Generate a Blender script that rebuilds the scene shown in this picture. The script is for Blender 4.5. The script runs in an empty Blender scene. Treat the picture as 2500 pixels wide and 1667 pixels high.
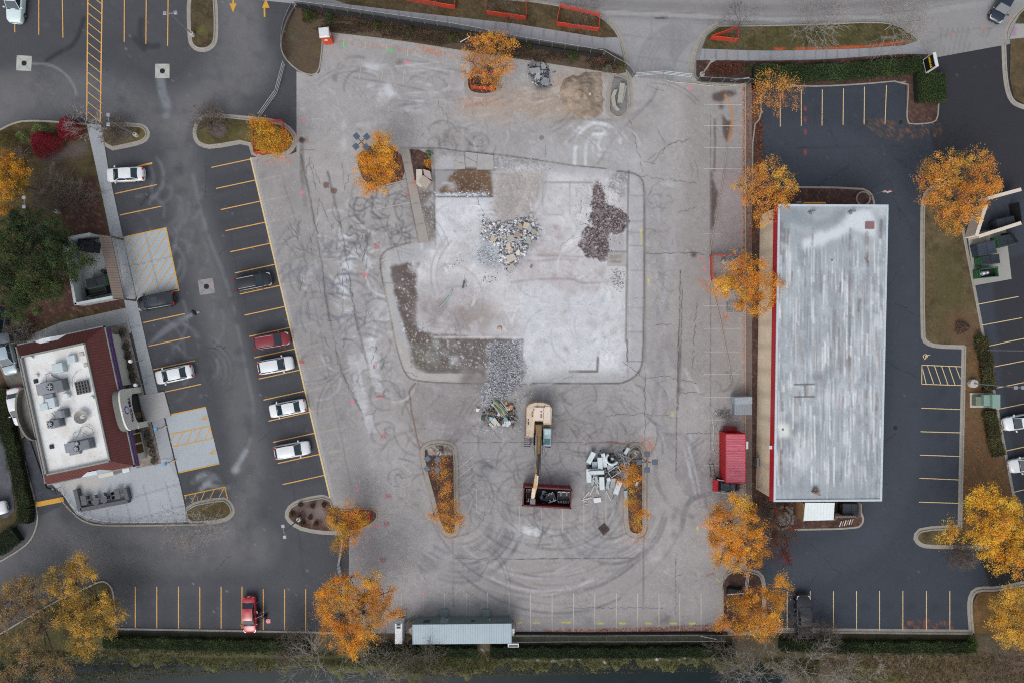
import bpy,math,random
import numpy as np
from mathutils import Vector,Matrix
from mathutils.geometry import delaunay_2d_cdt

# ---------------------------------------------------------------- camera, sky, sun, exposure
SC = bpy.context.scene
S,H = 19.0,88.0                     # photo pixels per metre on the ground, height of the drone
cam = bpy.data.cameras.new("camera"); camo = bpy.data.objects.new("camera",cam)
SC.collection.objects.link(camo); camo.location = (0,0,H); camo.rotation_euler = (0,0,0)
cam.sensor_width = 36; cam.lens = 36 * H * S / 2500; cam.clip_end = 3000; cam.clip_start = 1
SC.camera = camo
wd = bpy.data.worlds.new("World"); SC.world = wd; wd.use_nodes = True
nt = wd.node_tree; bg = nt.nodes["Background"]
sky = nt.nodes.new("ShaderNodeTexSky"); sky.sky_type = 'NISHITA'; sky.sun_disc = False
sky.sun_elevation = math.radians(48); sky.sun_rotation = math.radians(200)
sky.dust_density = 4.0; sky.air_density = 1.0; sky.ozone_density = 1.2
hs = nt.nodes.new("ShaderNodeHueSaturation"); hs.inputs["Saturation"].default_value = 0.34
nt.links.new(sky.outputs[0],hs.inputs["Color"]); nt.links.new(hs.outputs[0],bg.inputs[0])
bg.inputs[1].default_value = 0.15
sl = bpy.data.lights.new("sun",'SUN'); sl.energy = 0.55; sl.angle = math.radians(40); sl.color = (1,.965,.93)
so = bpy.data.objects.new("sun",sl); SC.collection.objects.link(so)
so.rotation_euler = (math.radians(42),0,math.radians(-20))
SC.view_settings.view_transform = 'Standard'; SC.view_settings.look = 'None'
SC.view_settings.exposure = 0.22; SC.view_settings.gamma = 1
SC.cycles.max_bounces = 5; SC.cycles.transparent_max_bounces = 12; SC.cycles.use_denoising = False; SC.cycles.filter_width = 1.1

R = random.Random(7); NR = np.random.default_rng(11)
def W(px,py,z=0.0):
    k = (H - z) / H / S
    return Vector(((px - 1250) * k,(833.5 - py) * k,z))
def tl(c,r,pts):                   # from a 625x417 quarter-view of the survey, enlarged 3.76 times
    oy = (0,417,834,1250)[r]
    return [(625 * c + x / 3.76,oy + y / 3.76) for x,y in pts]
def ov(pts): return [(x * 1.063,y * 1.063) for x,y in pts]
def L1(v):
    v = max(0,v) / 255.0
    return v / 12.92 if v <= .04045 else ((v + .055) / 1.055) ** 2.4
def c(r,g,b): return (L1(r),L1(g),L1(b))

# ---------------------------------------------------------------- materials
MATS = {}
def mat(name,rgb,rough=.6,metal=0,var=.12,scale=2.0,bump=0.0,rgb2=None,stripes=None,spec=.4,stretch=None,alpha=None):
    if name in MATS: return MATS[name]
    m = bpy.data.materials.new(name); m.use_nodes = True; t = m.node_tree; N = t.nodes
    p = N["Principled BSDF"]; p.inputs["Roughness"].default_value = rough; p.inputs["Metallic"].default_value = metal
    p.inputs["Specular IOR Level"].default_value = spec
    tc = N.new("ShaderNodeTexCoord"); mp = N.new("ShaderNodeMapping"); t.links.new(tc.outputs["Object"],mp.inputs[0])
    if stretch: mp.inputs["Scale"].default_value = stretch
    n = N.new("ShaderNodeTexNoise"); n.inputs["Scale"].default_value = scale; n.inputs["Detail"].default_value = 8
    n.inputs["Roughness"].default_value = .62; t.links.new(mp.outputs[0],n.inputs["Vector"])
    mx = N.new("ShaderNodeMix"); mx.data_type = 'RGBA'
    rr = N.new("ShaderNodeMapRange"); rr.inputs[1].default_value = .3; rr.inputs[2].default_value = .7
    t.links.new(n.outputs[0],rr.inputs[0]); t.links.new(rr.outputs[0],mx.inputs[0])
    a = [x * (1 - var) for x in rgb]; b = list(rgb2) if rgb2 else [min(1,x * (1 + var)) for x in rgb]
    mx.inputs[6].default_value = (*a,1); mx.inputs[7].default_value = (*b,1)
    col = mx.outputs[2]
    if stripes:                       # (axis, per metre, strength)
        sx = N.new("ShaderNodeSeparateXYZ"); t.links.new(tc.outputs["Object"],sx.inputs[0])
        ml = N.new("ShaderNodeMath"); ml.operation = 'MULTIPLY'; ml.inputs[1].default_value = stripes[1] * 6.2832
        t.links.new(sx.outputs[stripes[0]],ml.inputs[0])
        sn = N.new("ShaderNodeMath"); sn.operation = 'SINE'; t.links.new(ml.outputs[0],sn.inputs[0])
        m2 = N.new("ShaderNodeMapRange"); m2.inputs[1].default_value = .2; m2.inputs[2].default_value = .95
        m2.inputs[3].default_value = 0; m2.inputs[4].default_value = stripes[2]; t.links.new(sn.outputs[0],m2.inputs[0])
        mz = N.new("ShaderNodeMix"); mz.data_type = 'RGBA'; t.links.new(m2.outputs[0],mz.inputs[0])
        t.links.new(col,mz.inputs[6]); mz.inputs[7].default_value = (*[x * .35 for x in rgb],1); col = mz.outputs[2]
    t.links.new(col,p.inputs["Base Color"])
    if bump:
        bp = N.new("ShaderNodeBump"); bp.inputs["Strength"].default_value = bump; bp.inputs["Distance"].default_value = .05
        t.links.new(n.outputs[0],bp.inputs["Height"]); t.links.new(bp.outputs[0],p.inputs["Normal"])
    if alpha is not None: p.inputs["Alpha"].default_value = alpha
    MATS[name] = m; return m
def vmat(name,rough=.85,grain=.18,gscale=9.0,bump=.25,translucent=0.0,spec=.25):
    if name in MATS: return MATS[name]
    m = bpy.data.materials.new(name); m.use_nodes = True; t = m.node_tree; N = t.nodes
    p = N["Principled BSDF"]; p.inputs["Roughness"].default_value = rough; p.inputs["Specular IOR Level"].default_value = spec
    at = N.new("ShaderNodeAttribute"); at.attribute_name = "Col"
    tc = N.new("ShaderNodeTexCoord"); n = N.new("ShaderNodeTexNoise"); n.inputs["Scale"].default_value = gscale
    n.inputs["Detail"].default_value = 7; n.inputs["Roughness"].default_value = .75
    t.links.new(tc.outputs["Object"],n.inputs["Vector"])
    mr = N.new("ShaderNodeMapRange"); mr.inputs[1].default_value = .25; mr.inputs[2].default_value = .75
    mr.inputs[3].default_value = 1 - grain; mr.inputs[4].default_value = 1 + grain; t.links.new(n.outputs[0],mr.inputs[0])
    vm = N.new("ShaderNodeVectorMath"); vm.operation = 'SCALE'; t.links.new(at.outputs["Color"],vm.inputs[0])
    t.links.new(mr.outputs[0],vm.inputs["Scale"]); t.links.new(vm.outputs[0],p.inputs["Base Color"])
    if bump:
        bp = N.new("ShaderNodeBump"); bp.inputs["Strength"].default_value = bump; bp.inputs["Distance"].default_value = .04
        t.links.new(n.outputs[0],bp.inputs["Height"]); t.links.new(bp.outputs[0],p.inputs["Normal"])
    if translucent:
        tr = N.new("ShaderNodeBsdfTranslucent"); t.links.new(vm.outputs[0],tr.inputs[0])
        ms = N.new("ShaderNodeMixShader"); ms.inputs[0].default_value = translucent
        t.links.new(p.outputs[0],ms.inputs[1]); t.links.new(tr.outputs[0],ms.inputs[2])
        t.links.new(ms.outputs[0],N["Material Output"].inputs[0])
    MATS[name] = m; return m
LEAF = vmat("leaf",.6,.1,3.0,0,.3)
TWIG = mat("grey_twig",c(142,136,130),.8,var=.25,scale=5)
BARK = mat("bark",c(92,80,70),.9,var=.3,scale=6)

# ---------------------------------------------------------------- objects
def tag(o,label=None,cat=None,group=None,kind=None):
    if label: o['label'] = label
    if cat: o['category'] = cat
    if group: o['group'] = group
    if kind: o['kind'] = kind
    return o
def thing(name,label,cat,loc=(0,0,0),rotz=0,group=None):
    o = bpy.data.objects.new(name,None); SC.collection.objects.link(o); o.empty_display_size = .3
    o.location = loc; o.rotation_euler = (0,0,math.radians(rotz)); return tag(o,label,cat,group)
def link(name,me,m,parent=None,smooth=False):
    o = bpy.data.objects.new(name,me); SC.collection.objects.link(o)
    if m is not None: me.materials.append(m)
    if parent is not None: o.parent = parent
    if smooth: me.polygons.foreach_set("use_smooth",[True] * len(me.polygons))
    return o
def npmesh(name,V,F,k,col=None):
    """V (n,3), F (m,k) arrays -> mesh with k-sided faces, optional point colours"""
    me = bpy.data.meshes.new(name); V = np.asarray(V,np.float32); F = np.asarray(F,np.int32)
    me.vertices.add(len(V)); me.vertices.foreach_set("co",V.ravel())
    me.loops.add(F.size); me.loops.foreach_set("vertex_index",F.ravel())
    me.polygons.add(len(F)); me.polygons.foreach_set("loop_start",np.arange(0,F.size,k,dtype=np.int32))
    me.polygons.foreach_set("loop_total",np.full(len(F),k,np.int32))
    if col is not None:
        a = me.color_attributes.new("Col",'FLOAT_COLOR','POINT')
        cc = np.ones((len(V),4),np.float32); cc[:,:3] = col; a.data.foreach_set("color",cc.ravel())
    me.update(calc_edges=True); return me
class MB:
    def __init__(s): s.v = []; s.f = []
    def add(s,vs,fs):
        n = len(s.v); s.v += [tuple(v) for v in vs]; s.f += [tuple(n + i for i in f) for f in fs]; return s
    def box(s,ctr,size,rz=0,m=None,taper=1.0):
        hx,hy,hz = [x / 2 for x in size]; q = []
        for dz in (-1,1):
            k = taper if dz > 0 else 1
            for dx,dy in ((-1,-1),(1,-1),(1,1),(-1,1)): q.append(Vector((dx * hx * k,dy * hy * k,dz * hz)))
        rot = m if m is not None else Matrix.Rotation(math.radians(rz),3,'Z')
        q = [Vector(ctr) + rot @ v for v in q]
        return s.add(q,[(3,2,1,0),(4,5,6,7),(0,1,5,4),(1,2,6,5),(2,3,7,6),(3,0,4,7)])
    def bbox(s,ctr,size,rz=0,b=.04):          # box with bevelled upper edges
        x,y,z = size; s.box((ctr[0],ctr[1],ctr[2] - b / 2),(x,y,z - b),rz)
        return s.hull4([(x / 2,y / 2)],ctr,z / 2 - b,z / 2,b,rz)
    def hull4(s,hs,ctr,z0,z1,b,rz):
        x,y = hs[0]; rot = Matrix.Rotation(math.radians(rz),3,'Z'); q = []
        for z,d in ((z0,0),(z1,b)):
            for dx,dy in ((-1,-1),(1,-1),(1,1),(-1,1)): q.append(Vector(ctr) + rot @ Vector((dx * (x - d),dy * (y - d),z)))
        return s.add(q,[(4,5,6,7),(0,1,5,4),(1,2,6,5),(2,3,7,6),(3,0,4,7)])
    def prism(s,poly,z0,z1):
        n = len(poly); a = sum(poly[i][0] * poly[(i + 1) % n][1] - poly[(i + 1) % n][0] * poly[i][1] for i in range(n))
        if a < 0: poly = poly[::-1]
        vs = [(p[0],p[1],z0) for p in poly] + [(p[0],p[1],z1) for p in poly]
        return s.add(vs,[tuple(range(n - 1,-1,-1)),tuple(range(n,2 * n))] + [(i,(i + 1) % n,n + (i + 1) % n,n + i) for i in range(n)])
    def hexa(s,bot,top):                        # two quads of 3-D points
        return s.add(list(bot) + list(top),[(3,2,1,0),(4,5,6,7),(0,1,5,4),(1,2,6,5),(2,3,7,6),(3,0,4,7)])
    def tube(s,p0,p1,r0,r1=None,n=8,caps=True):
        r1 = r0 if r1 is None else r1; p0,p1 = Vector(p0),Vector(p1); d = (p1 - p0)
        if d.length < 1e-6: return s
        d.normalize(); a = d.orthogonal().normalized(); b = d.cross(a); vs = []
        for p,r in ((p0,r0),(p1,r1)):
            for i in range(n):
                t = 2 * math.pi * i / n; vs.append(p + (a * math.cos(t) + b * math.sin(t)) * r)
        fs = [(i,(i + 1) % n,n + (i + 1) % n,n + i) for i in range(n)]
        if caps: fs += [tuple(range(n - 1,-1,-1)),tuple(range(n,2 * n))]
        return s.add(vs,fs)
    def path(s,pts,r,n=6):
        for a,b in zip(pts[:-1],pts[1:]): s.tube(a,b,r,r,n,False)
        return s
    def pane(s,q,inset=.08,off=.015,th=.02):  # thin slab over a quad of 3-D points
        q = [Vector(p) for p in q]; ce = sum(q,Vector()) / 4; nn = (q[1] - q[0]).cross(q[3] - q[0]).normalized()
        q = [p + (ce - p) * inset for p in q]
        return s.hexa([p + nn * (off - th) for p in q],[p + nn * off for p in q])
    def build(s,name,m,parent=None,smooth=False):
        vs = s.v; loc = None
        if parent is None and vs:
            A = np.array([tuple(v) for v in vs]); lo,hi = A.min(0),A.max(0)
            loc = ((lo[0] + hi[0]) / 2,(lo[1] + hi[1]) / 2,lo[2]); vs = (A - np.array(loc)).tolist()
        me = bpy.data.meshes.new(name); me.from_pydata([tuple(v) for v in vs],[],s.f); me.update()
        o = link(name,me,m,parent,smooth)
        if loc: o.location = loc
        return o
def copy_tree(o,parent=None):
    q = o.copy(); SC.collection.objects.link(q)
    if parent is not None: q.parent = parent
    for ch in o.children: copy_tree(ch,q)
    return q
def text(s,size,parent,loc,rot,m,name="lettering",ext=.03):
    cu = bpy.data.curves.new(name,'FONT'); cu.body = s; cu.size = size; cu.align_x = 'CENTER'; cu.align_y = 'CENTER'
    cu.extrude = ext; cu.offset = size * .02; q = bpy.data.objects.new("tmp_text",cu); SC.collection.objects.link(q)
    me = bpy.data.meshes.new_from_object(q.evaluated_get(bpy.context.evaluated_depsgraph_get())); bpy.data.objects.remove(q)
    o = link(name,me,m,parent); o.location = loc; o.rotation_euler = rot; return o

# ---------------------------------------------------------------- painted ground sheets
def fbm(h,w,cell,octs=4,seed=0,gain=.5,ax=1.0):
    g = np.random.default_rng(seed); out = np.zeros((h,w),np.float32); amp = 1; tot = 0
    for o in range(octs):
        cy = max(1.0,cell / 2 ** o); cx = max(1.0,cell * ax / 2 ** o)
        gh,gw = int(h / cy) + 3,int(w / cx) + 3; n = g.random((gh,gw)).astype(np.float32)
        y = np.arange(h) / cy; x = np.arange(w) / cx; y0 = y.astype(int); x0 = x.astype(int)
        fy = (y - y0)[:,None]; fx = (x - x0)[None]; fy = fy * fy * (3 - 2 * fy); fx = fx * fx * (3 - 2 * fx)
        a = n[y0][:,x0]; b = n[y0][:,x0 + 1]; d = n[y0 + 1][:,x0]; e = n[y0 + 1][:,x0 + 1]
        out += amp * ((a * (1 - fx) + b * fx) * (1 - fy) + (d * (1 - fx) + e * fx) * fy); tot += amp; amp *= gain
    return out / tot
def pip(poly,X,Y):
    ins = np.zeros(X.shape,bool); n = len(poly)
    for i in range(n):
        x1,y1 = poly[i]; x2,y2 = poly[(i + 1) % n]
        if y1 == y2: continue
        k = ((Y < y1) != (Y < y2)) & (X < (x2 - x1) * (Y - y1) / (y2 - y1) + x1); ins ^= k
    return ins
def chaikin(p,n=2,closed=False):
    for _ in range(n):
        q = [] if closed else [p[0]]
        for i in range(len(p) if closed else len(p) - 1):
            a,b = p[i],p[(i + 1) % len(p)]
            q += [(a[0] * .75 + b[0] * .25,a[1] * .75 + b[1] * .25),(a[0] * .25 + b[0] * .75,a[1] * .25 + b[1] * .75)]
        if not closed: q.append(p[-1])
        p = q
    return p
class Canvas:
    """albedo of one ground sheet, laid out on the ground plane (2 photo pixels per cell)"""
    def __init__(s,x0,y0,x1,y1,rgb,seed=1,cell=2.0):
        s.x0,s.y0,s.cell = x0,y0,cell; s.w = int((x1 - x0) / cell) + 2; s.h = int((y1 - y0) / cell) + 2
        s.a = np.empty((s.h,s.w,3),np.float32); s.a[:] = rgb; s.seed = seed; s.wear = fbm(s.h,s.w,14,4,seed + 91); s.cr = []
    def var(s,amp,cell,octs=4,ax=1.0,tint=None):
        s.seed += 1; n = (fbm(s.h,s.w,cell / s.cell,octs,s.seed,.55,ax) - .5) * 2
        if tint is None: s.a *= (1 + amp * n)[...,None]
        else: s.a += np.clip(n * amp * 2,0,1)[...,None] * (np.array(tint,np.float32) - s.a)
    def _box(s,xs,ys,m):
        i0 = max(0,int((min(ys) - m - s.y0) / s.cell)); i1 = min(s.h,int((max(ys) + m - s.y0) / s.cell) + 2)
        j0 = max(0,int((min(xs) - m - s.x0) / s.cell)); j1 = min(s.w,int((max(xs) + m - s.x0) / s.cell) + 2)
        if i1 <= i0 or j1 <= j0: return None
        Y,X = np.mgrid[i0:i1,j0:j1].astype(np.float32); return i0,i1,j0,j1,X * s.cell + s.x0,Y * s.cell + s.y0
    def _put(s,b,m,rgb):
        v = s.a[b[0]:b[1],b[2]:b[3]]; v += m[...,None] * (np.array(rgb,np.float32) - v)
    def stroke(s,pts,w,rgb,a=1.0,soft=1.5,brk=0.0,smooth=0,ends=False):
        if smooth: pts = chaikin(list(pts),smooth)
        b = s._box([p[0] for p in pts],[p[1] for p in pts],w / 2 + soft + 2)
        if b is None: return
        X,Y = b[4],b[5]; D = np.full(X.shape,1e9,np.float32)
        for (x1,y1),(x2,y2) in zip(pts[:-1],pts[1:]):
            dx,dy = x2 - x1,y2 - y1; q = dx * dx + dy * dy + 1e-9
            t = np.clip(((X - x1) * dx + (Y - y1) * dy) / q,0,1); D = np.minimum(D,np.hypot(X - x1 - t * dx,Y - y1 - t * dy))
        aa = a
        if w < s.cell: aa = a * max(.35,w / s.cell); w = s.cell * .9
        m = np.clip((w / 2 + soft - D) / soft,0,1) * aa
        if brk: m *= np.clip(1.15 - brk * 7 * np.clip(s.wear[b[0]:b[1],b[2]:b[3]] - .44,0,1),0,1)
        s._put(b,m,rgb)
    def poly(s,pts,rgb,a=1.0,soft=3.0,warp=0.0,brk=0.0,wcell=10):
        b = s._box([p[0] for p in pts],[p[1] for p in pts],soft * 2 + warp + 4)
        if b is None: return
        X,Y = b[4],b[5]; s.seed += 1
        if warp:
            X = X + (fbm(*X.shape,wcell,4,s.seed) - .5) * 2 * warp; Y = Y + (fbm(*X.shape,wcell,4,s.seed + 500) - .5) * 2 * warp
        m = pip(pts,X,Y).astype(np.float32); r = max(0,int(round(soft / s.cell)))
        for _ in range(2):
            if r:
                for ax in (0,1):
                    P = np.pad(m,[(r,r) if i == ax else (0,0) for i in (0,1)],mode='edge'); C = np.cumsum(P,ax)
                    n = m.shape[ax]; z = np.zeros_like(np.take(C,[0],ax)); C = np.concatenate([z,C],ax)
                    m = (np.take(C,np.arange(2 * r + 1,2 * r + 1 + n),ax) - np.take(C,np.arange(n),ax)) / (2 * r + 1)
        m = m * a
        if brk: m *= np.clip(1 - brk * 8 * np.clip(s.wear[b[0]:b[1],b[2]:b[3]] - .45,0,1),0,1)
        s._put(b,m,rgb)
    def blob(s,x,y,rx,ry=None,rgb=(0,0,0),a=1.0,warp=3,soft=2,brk=0.0,rot=0):
        ry = ry or rx; t = math.radians(rot); q = []
        for i in range(14):
            u = i / 14 * 2 * math.pi; k = R.uniform(.8,1.15); dx,dy = rx * math.cos(u) * k,ry * math.sin(u) * k
            q.append((x + dx * math.cos(t) - dy * math.sin(t),y + dx * math.sin(t) + dy * math.cos(t)))
        s.poly(q,rgb,a,soft,warp,brk)
    def arc(s,x,y,r,a0,a1,w,rgb,a=.4,soft=2,brk=.5,wob=.04):
        n = max(6,int(abs(a1 - a0) / 8)); p = []; kx = R.uniform(1 - wob,1 + wob)
        for i in range(n + 1):
            t = math.radians(a0 + (a1 - a0) * i / n); p.append((x + r * kx * math.cos(t),y + r / kx * math.sin(t)))
        s.stroke(p,w,rgb,a,soft,brk,1)
    def grit(s,amp,cell=1.6,thr=.5,gain=1.0):
        s.seed += 3; n = fbm(s.h,s.w,cell,2,s.seed,.8) - .5; m = fbm(s.h,s.w,22,4,s.seed + 7); s.a *= (1 + n * amp * 2.4 * np.clip((m - .3) * 3,.35,1.6))[...,None]
    def crack(s,pts,rgb=c(85,84,86),a=.7,w=1.3,jit=2.0):
        q = [pts[0]]
        for (x1,y1),(x2,y2) in zip(pts[:-1],pts[1:]):
            L = math.hypot(x2 - x1,y2 - y1); n = max(1,int(L / 7))
            for i in range(1,n + 1): q.append((x1 + (x2 - x1) * i / n + R.uniform(-jit,jit) * (i < n),y1 + (y2 - y1) * i / n + R.uniform(-jit,jit) * (i < n)))
        s.stroke(q,w,rgb,a * .6,.9); s.cr += [(u,v,R.uniform(.015,.045) * w) for u,v in zip(q[:-1],q[1:]) if R.random() < .8]
    def specks(s,pts,n,cols,a=.9,big=0):
        xs = [p[0] for p in pts]; ys = [p[1] for p in pts]
        X = NR.uniform(min(xs),max(xs),n * 3); Y = NR.uniform(min(ys),max(ys),n * 3); k = np.where(pip(pts,X,Y))[0][:n]
        J = ((X[k] - s.x0) / s.cell).astype(int); I = ((Y[k] - s.y0) / s.cell).astype(int)
        ok = (I >= 0) & (J >= 0) & (I < s.h - 1) & (J < s.w - 1); I,J = I[ok],J[ok]
        C = np.array(cols,np.float32)[NR.integers(0,len(cols),len(I))]; al = (NR.random(len(I)) * .6 + .4)[:,None] * a
        s.a[I,J] += al * (C - s.a[I,J])
        if big:
            q = NR.random(len(I)) < big; s.a[I[q],J[q] + 1] = C[q]; s.a[I[q] + 1,J[q]] = C[q]
    def sample(s,px,py):
        x = np.clip((px - s.x0) / s.cell,0,s.w - 1.001); y = np.clip((py - s.y0) / s.cell,0,s.h - 1.001)
        x0 = x.astype(int); y0 = y.astype(int); fx = (x - x0)[:,None]; fy = (y - y0)[:,None]; A = s.a
        return np.clip((A[y0,x0] * (1 - fx) + A[y0,x0 + 1] * fx) * (1 - fy) + (A[y0 + 1,x0] * (1 - fx) + A[y0 + 1,x0 + 1] * fx) * fy,.004,.95)
def sheet(name,poly,step,z,cv,m,zf=None,kind='structure'):
    """a ground sheet: outline in survey pixels, filled with a fine triangle net that carries the canvas colours"""
    P = [W(x,y) for x,y in poly]; xs = [p.x for p in P]; ys = [p.y for p in P]
    B = []
    for i in range(len(P)):
        a,b = P[i],P[(i + 1) % len(P)]; n = max(1,int((b - a).length / (step * 2)))
        B += [(a.x + (b.x - a.x) * k / n,a.y + (b.y - a.y) * k / n) for k in range(n)]
    X,Y = np.meshgrid(np.arange(min(xs) + step / 2,max(xs),step),np.arange(min(ys) + step / 2,max(ys),step)); X = X.ravel(); Y = Y.ravel()
    k = pip([(p.x,p.y) for p in P],X,Y); X,Y = X[k],Y[k]
    pts = [Vector(p) for p in B] + [Vector((x,y)) for x,y in zip(X.tolist(),Y.tolist())]
    r = delaunay_2d_cdt(pts,[],[list(range(len(B)))],1,1e-4)
    V = np.array([(v.x,v.y) for v in r[0]],np.float32); F = np.array([f for f in r[2] if len(f) == 3],np.int32)
    a,b,d = V[F[:,0]],V[F[:,1]],V[F[:,2]]; cr = (b[:,0] - a[:,0]) * (d[:,1] - a[:,1]) - (b[:,1] - a[:,1]) * (d[:,0] - a[:,0])
    F[cr < 0] = F[cr < 0][:,::-1]
    px = V[:,0] * S + 1250; py = 833.5 - V[:,1] * S; Z = np.full(len(V),z,np.float32)
    if zf is not None: Z = zf(px,py).astype(np.float32) + z
    me = npmesh(name,np.column_stack([V,Z]),F,3,cv.sample(px,py)); o = link(name,me,m); tag(o,kind=kind); return o
def slabm(name,poly,z,h,m,kind='structure',parent=None):
    b = MB(); b.prism([tuple(W(x,y))[:2] for x,y in poly],z,z + h); o = b.build(name,m,parent)
    if kind and parent is None: tag(o,kind=kind)
    return o
KERB = mat("kerb_concrete",c(146,142,134),.9,var=.12,scale=1.5,bump=.2)
def kerb(pts,closed=False,w=.17,h=.13,gut=.38,side=1,smooth=2,m=None,name="kerb",z0=0.0):
    """kerb with its gutter pan, swept along an outline; the gutter lies on the 'side' hand"""
    if smooth: pts = chaikin(list(pts),smooth,closed)
    P = [W(x,y) for x,y in pts]; n = len(P); prof = [(0,z0 - .05),(0,z0 + h - .02),(.02,z0 + h),(w - .03,z0 + h),(w,z0 + h - .03),(w,z0 + .026),(w + gut,z0 + .02),(w + gut,z0 - .05)]
    if not gut: prof = prof[:5] + [(w,z0 - .05)]
    V,F = [],[]; k = len(prof)
    for i in range(n):
        a = P[(i - 1) % n] if (closed or i > 0) else P[i]; b = P[(i + 1) % n] if (closed or i < n - 1) else P[i]
        d = (b - a).normalized(); nn = Vector((-d.y,d.x,0)) * side
        for u,zz in prof: V.append((P[i].x + nn.x * u,P[i].y + nn.y * u,zz))
    for i in range(n if closed else n - 1):
        for j in range(k - 1):
            a,b = i * k + j,i * k + j + 1; d,e = ((i + 1) % n) * k + j,((i + 1) % n) * k + j + 1
            F.append((a,d,e,b) if side < 0 else (a,b,e,d))
    me = bpy.data.meshes.new(name); me.from_pydata(V,[],F); me.update(); o = link(name,me,m or KERB); tag(o,kind='structure'); return o
def ribbon(name,segs,m,z,w=.11,parent=None,kind='structure'):
    """painted lines: segs = [((x,y),(x,y)) or (p,q,width)] in survey pixels"""
    b = MB()
    for si,sg in enumerate(segs):
        p,q = W(*sg[0]),W(*sg[1]); ww = (sg[2] if len(sg) > 2 else w) / 2; d = (q - p)
        if d.length < .01: continue
        d.normalize(); nn = Vector((-d.y,d.x,0)) * ww; u = Vector((0,0,z + .0004 * (si % 24))); b.add([p - nn + u,q - nn + u,q + nn + u,p + nn + u],[(0,1,2,3)])
    o = b.build(name,m,parent)
    if kind: tag(o,kind=kind)
    return o
# ================================================================ GROUND
G_SOIL,G_GRASS,G_OLIVE,G_LEAF = c(74,62,54),c(66,68,44),c(84,84,50),c(170,96,46)
GV = vmat("ground_cover",.95,.34,5.0,.6); PV = vmat("paving",.82,.17,8.0,.2,spec=.3)
AV = vmat("asphalt",.78,.13,9.0,.15,spec=.35)
g = Canvas(-260,-260,2760,1960,c(72,66,50),3,4.0)
g.var(.25,40); g.var(.8,60,tint=G_SOIL); g.var(.3,10)
bank = [(-260,1545),(2760,1545),(2760,1960),(-260,1960)]
g.poly(bank,c(88,80,62),1,4); g.poly([(-260,1590),(900,1590),(1800,1600),(1800,1700),(-260,1700)],c(76,82,48),.75,14,12)
g.poly([(1990,1590),(2760,1590),(2760,1700),(2080,1690),(2040,1640)],c(104,86,70),.9,12,14)
g.poly([(2060,1610),(2200,1640),(2210,1680),(2060,1670)],c(88,88,44),.7,12,14)
g.poly([(-260,1560),(1800,1572),(1800,1600),(-260,1585)],c(92,82,70),.7,6,8)
g.specks(bank,9000,[c(60,56,40),c(128,116,92),c(100,104,60),c(50,52,34)],.7)
g.specks([(1100,1585),(1800,1585),(1800,1620),(1100,1615)],70,[c(215,215,212)],1)
g.specks([(2060,1600),(2260,1600),(2260,1660),(2060,1650)],30,[c(210,210,208)],1)
for k in range(5): g.var(.1,6 + k)
def bank_z(px,py):
    X = px / 23.0; n = 9 * np.sin(X * .9 + .6) + 7 * np.sin(X * 2.3 + 1) + 5 * np.sin(X * 5.1) + 3 * np.sin(X * 11.7 + py / 9)
    n = n + 26 * np.exp(-((px - 1000) / 210) ** 2) - 24 * np.exp(-((px - 130) / 260) ** 2) + 120 * (1 / (1 + np.exp(-(px - 1990) / 40)))
    d = np.clip((py - 1612 - n) / 46.0,0,1); d = d * d * (3 - 2 * d)
    far = np.clip((py - 1830) / 60,0,1)
    return -1.9 * d + 1.9 * far * (1 - 0) * (d > 0)
sheet("ground",[(-260,-260),(2760,-260),(2760,1960),(-260,1960)],.32,-.04,g,GV,bank_z)
far = MB(); e = 1500
A0,A1 = W(-260,-260),W(2760,1960)
for x0,y0,x1,y1 in ((-e,A0.y,e,e),(-e,-e,e,A1.y),(-e,A1.y,A0.x,A0.y),(A1.x,A1.y,e,A0.y)):
    far.add([(x0,y0,-.04),(x1,y0,-.04),(x1,y1,-.04),(x0,y1,-.04)],[(0,1,2,3)])
tag(far.build("terrain",mat("far_field",c(84,82,62),.95,var=.3,scale=.05)),kind='structure')
wt = MB(); a,b = W(-258,1600),W(2758,1955)
wt.add([(a.x,b.y,-1.05),(b.x,b.y,-1.05),(b.x,a.y,-1.05),(a.x,a.y,-1.05)],[(0,1,2,3)])
tag(wt.build("water",mat("pond_water",c(22,34,38),.2,var=.25,scale=.3,bump=.03,spec=.12)),kind='structure')

# ---- street and entrances
rd = Canvas(560,-260,2700,260,c(128,127,128),21)
rd.var(.07,60,5); rd.var(.05,8)
rd.stroke([(700,-60),(1250,0),(1480,32),(1900,48),(2160,42),(2700,-30)],12,c(152,152,152),.7,1.5)
rd.stroke([(1100,-30),(1480,24),(1900,42),(2160,34),(2700,-40)],1.5,c(84,84,86),.8,1)
rd.stroke([(1300,8),(1480,38),(1900,56),(2140,48)],1.5,c(84,84,86),.7,1)
for k in range(5): rd.stroke([(900,-95 + 22 * k),(1500,-48 + 20 * k),(1900,-30 + 18 * k),(2300,-45 + 16 * k),(2700,-90 + 14 * k)],9,c(112,110,112) if k % 2 else c(146,144,144),.35,8,.3,2)  # wheel-track streaks, their sheen painted in as paler and darker bands
rd.poly([(1482,45),(1750,60),(1690,115),(1690,200),(1530,200),(1520,90)],c(150,150,152),.7,5)
rd.poly([(2150,50),(2420,-20),(2700,-60),(2700,60),(2460,120),(2280,140)],c(142,141,142),.6,6)
for k in range(9):
    x = 1560 + k * 11; rd.stroke([(x - 8,195),(x,140),(x + 22 + 3 * k,92),(x + 80 + 4 * k,58)],5,c(88,90,97),.26 + .015 * k,3,.4,3)
for y in (92,142): rd.crack([(1520,y - 6),(1690,y + 12)],a=.7)
for x in (1590,1645): rd.crack([(x,40),(x - 4,140)],a=.6)
for k in range(10): rd.stroke([(2290 + 12 * k,140 - k * 2),(2300 + 13 * k,70)],2,c(86,86,88),.35,2,.8)
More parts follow.
